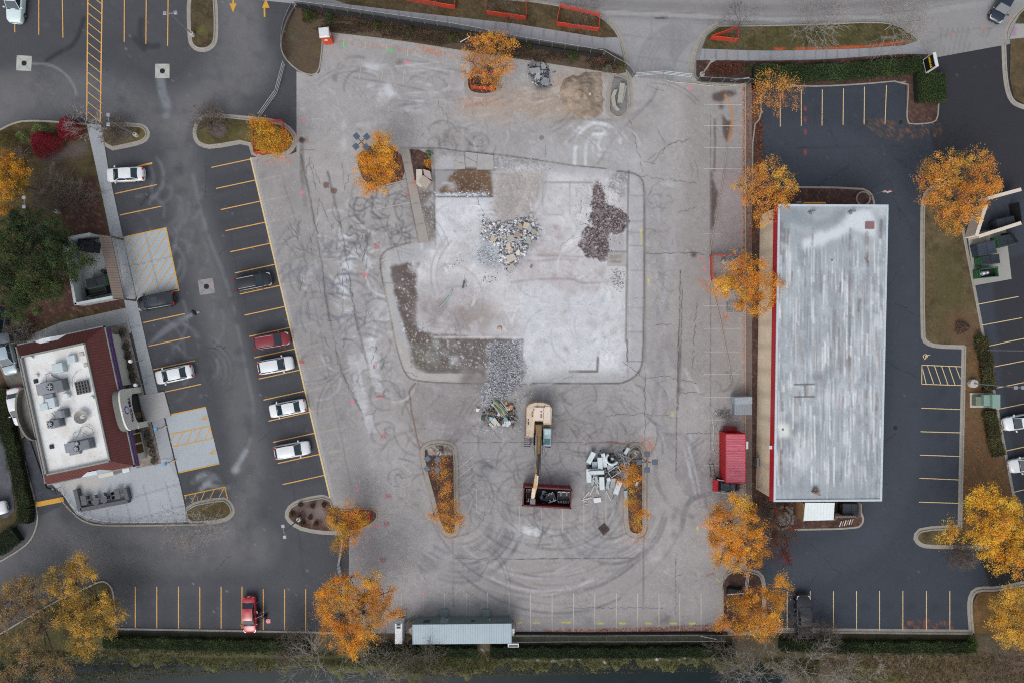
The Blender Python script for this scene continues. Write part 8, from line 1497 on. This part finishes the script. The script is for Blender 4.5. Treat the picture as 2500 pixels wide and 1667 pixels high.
tree("maple_tree","dark red and green tree beside the hexagonal picnic table",[(1790,1170,20),(1775,1195,16),(1808,1200,24),(1785,1225,24),(1815,1235,22),(1798,1258,24),(1780,1280,16),(1808,1285,16),(1772,1255,14)],[c(112,42,46),c(86,58,42),c(136,50,54),c(70,74,44),c(96,66,44)],4.5,75,.16,None,20,gap=.7)
# ---- bushes
def bush(name,label,px,py,rx,ry,h,cols,seed,n=None,leaf=.12,group=None,dome=True,twiggy=0,z0=.08,cat="shrub",rot=0):
    g = np.random.default_rng(seed); p = W(px,py,z0); t = thing(name,label,cat,p,0,group); a,b = rx / S,ry / S; n = n or int(a * b * 3.14 * 210); u = g.uniform(0,2 * math.pi,n); r = np.sqrt(g.random(n)); nz = .82 + .25 * np.sin(u * 3 + seed) * g.random(n)
    X = a * r * np.cos(u) * nz; Y = b * r * np.sin(u) * nz; ct,st = math.cos(rot),math.sin(rot); X,Y = X * ct - Y * st,X * st + Y * ct; Z = h * (np.sqrt(np.clip(1 - r ** 2.4,0,1)) if dome else g.random(n)) * g.uniform(.72,1.04,n)
    cols = np.array(cols); k = (np.floor(X * 2.2) * 7 + np.floor(Y * 2.2) * 13).astype(int) % len(cols); mix = np.where((g.random(n) < .6),k,g.integers(len(cols),size=n)); C = cols[mix] * g.uniform(.65,1.3,(n,1)); leaf_obj("foliage",np.column_stack([X,Y,Z]),g.uniform(leaf * .6,leaf * 1.3,n),C,t,g,.7)
    segs = []
    for i in range(int(8 + twiggy)): j = g.integers(n); q = np.array([X[j],Y[j],Z[j]]) * (1.15 if twiggy else .9); m = q * .5 + g.normal(size=3) * .06; segs += [(np.zeros(3),m,.02,.014),(m,q,.014,.006)]
    twigs_obj("stems",segs,TWIG if twiggy else BARK,t,4); return t
BUR = [c(138,24,46),c(156,30,54),c(116,20,40)]; bush("burgundy_shrub","larger round burgundy shrub, lower left of the pair",121,357,44,39,2.0,BUR,1,9000,.1); bush("burgundy_shrub","smaller round burgundy shrub under bare twigs, upper right of the pair",178,319,36,33,1.8,BUR,2,6500,.1)
PG_ = [c(108,130,74),c(84,110,60),c(130,148,92)]; bush("green_shrub","pale green shrub behind the burgundy pair, right",103,317,25,15,1.0,PG_,3); bush("green_shrub","pale green shrub behind the burgundy pair, left",58,333,18,13,.9,PG_,4); bush("green_shrub","small darker green shrub wedged between the burgundy pair",140,326,10,10,.8,[c(64,84,44)],5); bush("olive_shrub","olive-yellow shrub at the left edge above the golden tree",20,345,34,25,1.3,[c(96,92,40),c(80,76,36),c(110,92,40)],6)
bush("rust_shrub","rusty twiggy shrub left of the large burgundy one",58,375,36,26,.7,[c(106,70,50),c(86,72,50)],7,700,twiggy=60); bush("orange_shrub","small orange shrub near the golden tree at the left edge",52,410,22,16,.8,[c(180,112,34),c(140,96,36)],8)
gcol = [c(66,84,38),c(84,98,44),c(52,66,32)]; bcol = [c(98,80,64),c(84,72,58),c(112,86,70)]
PB = "shrubs in the planting band along the top of the lot"
for i,(x,y,rx,ry,k,l) in enumerate(((758,43,20,20,0,"round green shrub, first from the left in the planting band"),(806,50,17,19,0,"round green shrub, second from the left in the planting band"),(922,67,15,12,0,"small green shrub halfway along the band's left half"),(960,76,9,9,0,"tiny green shrub in the band's left half"),(1002,84,12,14,0,"bright green shrub left of the top centre tree"),(1105,96,16,12,0,"green shrub partly under the top centre tree"),(1294,117,11,12,0,"green shrub right of the top centre tree"),(1397,141,18,20,0,"largest green shrub in the band's right half"),(1518,162,12,14,2,"olive shrub at the band's right tip"),(1483,172,17,13,3,"silvery twiggy shrub at the kerb of the band's right end"),(1462,150,20,12,1,"reddish brown shrub left of the band's right tip"))):
    bush("band_shrub",l,x,y,rx,ry,.9,(gcol,[c(120,74,58),c(96,68,54)],[c(104,100,50),c(90,90,48)],[c(130,128,104),c(104,104,84)])[k],20 + i,group=PB,twiggy=30 if k in (1,3) else 0)
def ground_cover(name,poly,n,cols,h,seed,leaf=.14,label=None):
    g = np.random.default_rng(seed); xs = [p[0] for p in poly]; ys = [p[1] for p in poly]; X = g.uniform(min(xs),max(xs),n * 4); Y = g.uniform(min(ys),max(ys),n * 4); k = np.where(pip(poly,X,Y))[0][:n]; X,Y = X[k],Y[k]; n = len(X); nz = fbm(64,64,6,4,seed); q = nz[((Y - min(ys)) / (max(ys) - min(ys)) * 63).astype(int),((X - min(xs)) / (max(xs) - min(xs)) * 63).astype(int)]
    keep = q > .38; X,Y,q = X[keep],Y[keep],q[keep]; n = len(X); Z = .08 + h * (q - .3) * 2.2 * g.random(n); P = np.column_stack([(X - 1250) / S,(833.5 - Y) / S,Z]); cols = np.array(cols); ci = np.clip(((q - .38) * 9).astype(int),0,len(cols) - 1); ci = np.where(g.random(n) < .5,ci,g.integers(len(cols),size=n)); o = leaf_obj(name,P,g.uniform(leaf * .6,leaf * 1.4,n),cols[ci] * g.uniform(.6,1.3,(n,1)),None,g,.5); return tag(o,kind='stuff')
ground_cover("undergrowth",[(735,25),(1000,62),(1250,105),(1380,128),(1476,145),(1515,160),(1500,178),(1340,155),(1145,126),(960,96),(800,78),(790,100),(775,78),(740,60)],20000,[c(86,72,60),c(98,82,66),c(74,68,50),c(110,86,72)],.7,51)
ground_cover("undergrowth",tl(2,0,[(1800,580),(2080,570),(2150,640),(2060,690),(1800,690)]),2200,[c(118,68,54),c(98,62,50),c(130,80,60)],.7,52)
ground_cover("undergrowth",tl(3,0,[(0,580),(700,572),(1300,512),(1400,545),(700,610),(0,620)]),2600,[c(66,60,44),c(80,62,50),c(50,56,36)],.5,53)
ground_cover("weeds",[(-60,1592),(300,1582),(700,1590),(1250,1592),(1800,1600),(2000,1610),(2000,1650),(1500,1640),(1100,1650),(800,1625),(300,1660),(-60,1690)],26000,[c(82,84,44),c(96,90,58),c(70,78,42),c(104,92,72),c(88,96,46)],.5,54,.2)
ground_cover("weeds",[(1990,1600),(2500,1590),(2560,1680),(2100,1690)],7000,[c(108,92,72),c(96,86,58),c(92,96,46)],.4,55,.2)
ground_cover("fallen_leaves",[(2356,845),(2400,845),(2470,1210),(2500,1310),(2350,1325)],3000,[c(150,84,50),c(120,74,48),c(170,104,54)],.03,56,.12); ground_cover("fallen_leaves",[(1812,205),(1862,205),(1862,420),(1830,660),(1814,660)],3200,[c(190,112,50),c(160,92,48)],.02,57,.13); ground_cover("fallen_leaves",[(1330,1538),(1560,1532),(1780,1520),(1785,1546),(1330,1546)],1500,[c(176,96,52),c(150,84,50)],.01,58,.12)
def hedge(label,pts,w,h,seed,cols=None,group=None,dens=260):
    """clipped hedge: a leafy box swept along a line"""
    g = np.random.default_rng(seed); P = [W(x,y) for x,y in pts]; t = thing("hedge",label,"hedge",P[0],0,group); o = np.array(P[0]); L = [(b - a).length for a,b in zip(P[:-1],P[1:])]; tot = sum(L); n = int(tot * w * dens + tot * h * 2 * dens * .5); A,N_ = [],[]
    s = g.random(n) * tot; cum = np.cumsum([0] + L); idx = np.clip(np.searchsorted(cum,s) - 1,0,len(L) - 1); Pa = np.array([tuple(p) for p in P]); f = ((s - cum[idx]) / np.array(L)[idx])[:,None]; Q = Pa[idx] * (1 - f) + Pa[idx + 1] * f; d = Pa[idx + 1] - Pa[idx]; d /= np.linalg.norm(d,axis=1,keepdims=True); nn = np.column_stack([-d[:,1],d[:,0],np.zeros(n)])
    top = g.random(n) < w / (w + h); off = np.where(top,g.uniform(-1,1,n),np.sign(g.random(n) - .5)) * w / 2; off += g.normal(size=n) * .06 + .09 * np.sin(s * 1.7 + seed) + .06 * np.sin(s * 4.1 + seed * 2); z = np.where(top,h + g.normal(size=n) * .05 + .06 * np.sin(s * 2.3 + off * 3),g.uniform(.05,h,n)); X = Q + nn * off[:,None]; X[:,2] = z
    cols = np.array(cols or [c(58,74,36),c(46,62,32),c(70,86,40),c(36,50,26)]); C = cols[g.integers(len(cols),size=n)] * g.uniform(.6,1.35,(n,1)) * (1 + .22 * np.sin(s * .9 + seed) + .22 * np.sin(s * 2.9 + off * 4) * np.cos(off * 5 + s))[:,None]; leaf_obj("foliage",X - o,g.uniform(.07,.17,n),C,t,g,.6)
    b = MB()
    for a,q in zip(P[:-1],P[1:]): mid = (a + q) / 2 - Vector(o); dd = q - a; b.box(mid + Vector((0,0,h * .45)),(dd.length,w * .86,h * .88),math.degrees(math.atan2(dd.y,dd.x)))
    b.build("core",mat("hedge_core",c(22,30,18),.95,var=.4,scale=4),t); return t
HB = "clipped hedges along the bottom edge"
hedge("clipped hedge under the lower left parking stalls",[(262,1561),(500,1566),(760,1572)],1.45,1.1,1,group=HB); hedge("clipped hedge behind the office trailer, left of the worn path",[(900,1580),(1050,1583),(1165,1586)],1.2,1.0,2,group=HB); hedge("long clipped hedge right of the worn path, below the green screened fence",[(1197,1584),(1500,1586),(1790,1582)],1.35,1.1,3,group=HB,cols=[c(40,56,28),c(54,72,32),c(30,42,22)]); hedge("shaggy hedge below the lower right parking stalls",[(1900,1567),(2100,1572),(2370,1572)],1.4,1.2,4,cols=[c(44,56,32),c(60,80,36),c(34,44,26),c(80,96,44)],group=HB)
hedge("long clipped green hedge above the upper right stalls",tl(3,0,[(-150,690),(300,695),(700,680),(1100,640),(1400,615)]),1.9,1.0,5,[c(66,86,48),c(54,74,42),c(80,98,54)]); hedge("square clipped hedge block under the black and yellow sign",tl(3,0,[(1330,830),(1590,815)]),3.6,1.1,6,[c(62,82,44),c(48,66,36),c(76,94,46)])
hedge("tall dark hedge beside the drive-through lane",[(10,945),(28,1040),(52,1140),(72,1235),(70,1272)],1.6,1.2,7,[c(52,66,36),c(40,54,30),c(66,78,40)]); hedge("lower dark hedge at the left edge below the drive-through hedge",[(-20,1345),(20,1320),(50,1300)],2.2,1.0,8,[c(48,62,40),c(60,76,46)])
hedge("hedge above the green utility cabinet",[(2387,825),(2400,880),(2408,950)],1.45,.9,9,[c(84,90,52),c(70,76,44),c(104,104,62),c(120,92,62)],"hedges beside the right parking row"); hedge("hedge below the green utility cabinet",[(2409,1000),(2418,1060),(2432,1110)],1.5,.9,10,[c(84,90,52),c(70,76,44),c(104,104,62),c(116,88,60)],"hedges beside the right parking row")
bush("yellow_shrub","small shrub with green top and orange base right of the strip footpath, orange half",1047,401,13,14,1.0,[c(222,158,40),c(200,132,34)],31); bush("green_shrub","small green shrub directly above the orange one by the strip footpath",1048,379,11,13,.9,[c(84,116,42),c(64,92,38)],32)
bush("red_shrub","dull purple twiggy shrub at the right strip's lower corner",2345,800,22,18,.8,[c(104,76,66),c(90,70,60)],33,900,twiggy=50); bush("green_shrub","dark green shrub at the top of the right hedges",2385,822,12,14,.9,gcol,34); bush("green_shrub","bright green shrub at the lower right lot's bottom corner",2365,1565,20,20,1.2,[c(90,116,44),c(72,98,40)],35)
bush("green_shrub","dark green shrub beside the box light right of the driveway",1822,172,14,12,.9,gcol,36)
BB = "low shrubs in the restaurant's gravel bed"
for i,(x,y,l) in enumerate(((1165,40,"topmost dark shrub of the restaurant bed"),(1185,130,"second dark shrub of the restaurant bed"),(1210,230,"dark shrub between the path lights"),(1225,320,"red-tipped shrub just above the lower path light"),(1265,410,"red-tipped shrub at the lower path light"),(1360,850,"dark shrub just below the entrance portal"),(1385,930,"second shrub below the entrance portal"),(1405,1010,"red-tipped shrub third below the entrance portal"),(1425,1085,"lowest shrub of the restaurant bed"),(1130,-80,"dark shrub at the bed's upper end"))):
    bush("low_shrub",l,*tl(0,2,[(x,y)])[0],10,14,.6,[c(56,66,44),c(44,52,36),c(92,48,44)] if i in (3,4,7) else [c(56,66,44),c(44,52,36),c(78,74,54)],60 + i,group=BB)
for i,(x,y) in enumerate(((328,8),(2,0),)): pass
for i,(x,y,l) in enumerate(((735,1230,"grassy tuft at the top of the lower oval island"),(764,1234,"grassy tuft right of the first on the oval island"),(792,1231,"grassy tuft next to the orange tree on the oval island"),(715,1254,"grassy tuft above the island lamp post"),(740,1276,"grassy tuft below the island lamp post"),(772,1277,"grassy tuft at the oval island's lower kerb"),(758,1262,"grassy tuft in the oval island's middle"))): bush("grass_tuft",l,x,y,7,7,.5,[c(96,76,52),c(74,66,44)],80 + i,260,group="tufts on the lower oval island")
# ---- bare trees
def bare_tree(label,px,py,spread,h,seed,group="bare twiggy trees",n0=6,depth=4,base=.05,m=TWIG,nm="bare_tree",r0=.07,cl=True):
    g = np.random.default_rng(seed); p = W(px,py,base); t = thing(nm,label,"tree",p,0,group); tr_,br = [],[]; stems = 1 if h > 3.5 else 4; R_ = spread / S
    for s in range(stems):
        a0 = g.uniform(0,6.28); st = np.array([0,0,0]) if stems == 1 else np.array([.2 * math.cos(a0),.2 * math.sin(a0),0]); th = h * (.3 if stems == 1 else .1); e = st + np.array([g.normal() * .1,g.normal() * .1,th]); tr_.append((st,e,r0,r0 * .8)); fr = [(e,None,r0 * .6)]
        for d in range(depth):
            nf = []
            for q,dr,r in fr:
                k = n0 if d == 0 else g.integers(2,5)
                for j in range(k):
                    if dr is None: a = 2 * math.pi * (j + g.random() * .7) / k; v = np.array([math.cos(a),math.sin(a),g.uniform(.5,1.3)])
                    else: v = dr + g.normal(size=3) * np.array([.55,.55,.3])
                    v = v / np.linalg.norm(v); L = R_ / depth * g.uniform(.75,1.5) * (1.1 if d == 0 else 1); mid = q + v * L * .5 + g.normal(size=3) * .06 * L; en = q + v * L + g.normal(size=3) * .12 * L; br += [(q,mid,r,r * .75),(mid,en,r * .75,r * .5)]; nf.append((en,v,max(.015,r * .55)))
            fr = nf
    twigs_obj("trunk",tr_,m,t,6); twigs_obj("branches",br,m,t,3); return t
LT = mat("pale_twig",c(156,150,144),.85,var=.2); MTW = mat("brown_twig",c(108,98,90),.85,var=.2)
for a in (("bare tree over the sidewalk crossing and the smaller burgundy shrub",236,318,50,4.5,1),("bare shrub tree in the mulch beside the lamp post left of the sidewalk",150,475,56,3,2),("bare shrub above the walled enclosure in the mulch",205,485,46,2.8,3),("bare shrub on the pointed island by the round lamp base",290,325,36,2.6,4),("bare small tree on the island with the pale round patch",520,300,42,3,5),("bare tree over the lower kerb of the patio island",492,1256,78,4.5,6),("leftmost bare street tree inside an orange fence",1050,2,58,4.5,7),("bare street tree inside the second orange fence",1235,18,54,4.5,8),("bare street tree inside the fence nearest the driveway",1414,44,58,4.6,9),("bare street tree right of the driveway over the triangular fence",1800,82,54,4.6,10),("bare street tree over the middle of the right verge",1965,72,78,5,11),("bare street tree at the right end of the verge",2160,74,88,5,12),("bare shrub beside the dark vehicles at the left edge",66,812,40,2.5,13),("bare tree left of the very large orange tree at the bank",735,1560,62,4,14),("bare tree between the orange tree and the trailer at the hedge",955,1580,70,4,15),("wide bare tree over the pond bank below the large orange tree",800,1625,110,5,16),("bare tree over the pond bank below the trailer's left end",945,1640,90,4.5,17),("bare tree behind the trailer's left third",1045,1600,70,4,18),("bare tree at the hedge's right end beside the orange tree",1775,1572,66,4.5,19),("wide pale bare tree in the bottom right thicket",1835,1630,100,5,20),("pale bare tree at the thicket's right side",1950,1620,85,4.5,21),("bare sapling between the two lower right stalls",2005,1545,40,3.5,22),("bare branches beside the black pickup",1925,1505,48,4,23),("bare tree in the bottom right corner by the bright shrub",2420,1610,90,5,24),("bare branch tree under the big golden tree at the lower right",2330,1345,42,3.5,25),("pale bare tree at the very bottom right of the thicket",2060,1650,80,4,26),("bare twigs over the red container tree's lower bed",1865,1245,34,3,27)):
    bare_tree(a[0],a[1],a[2],a[3],a[4],a[5],m=LT if a[5] in (16,17,20,21,26,11,12,6,1) else MTW,depth=5 if a[3] > 60 else 4,n0=7)
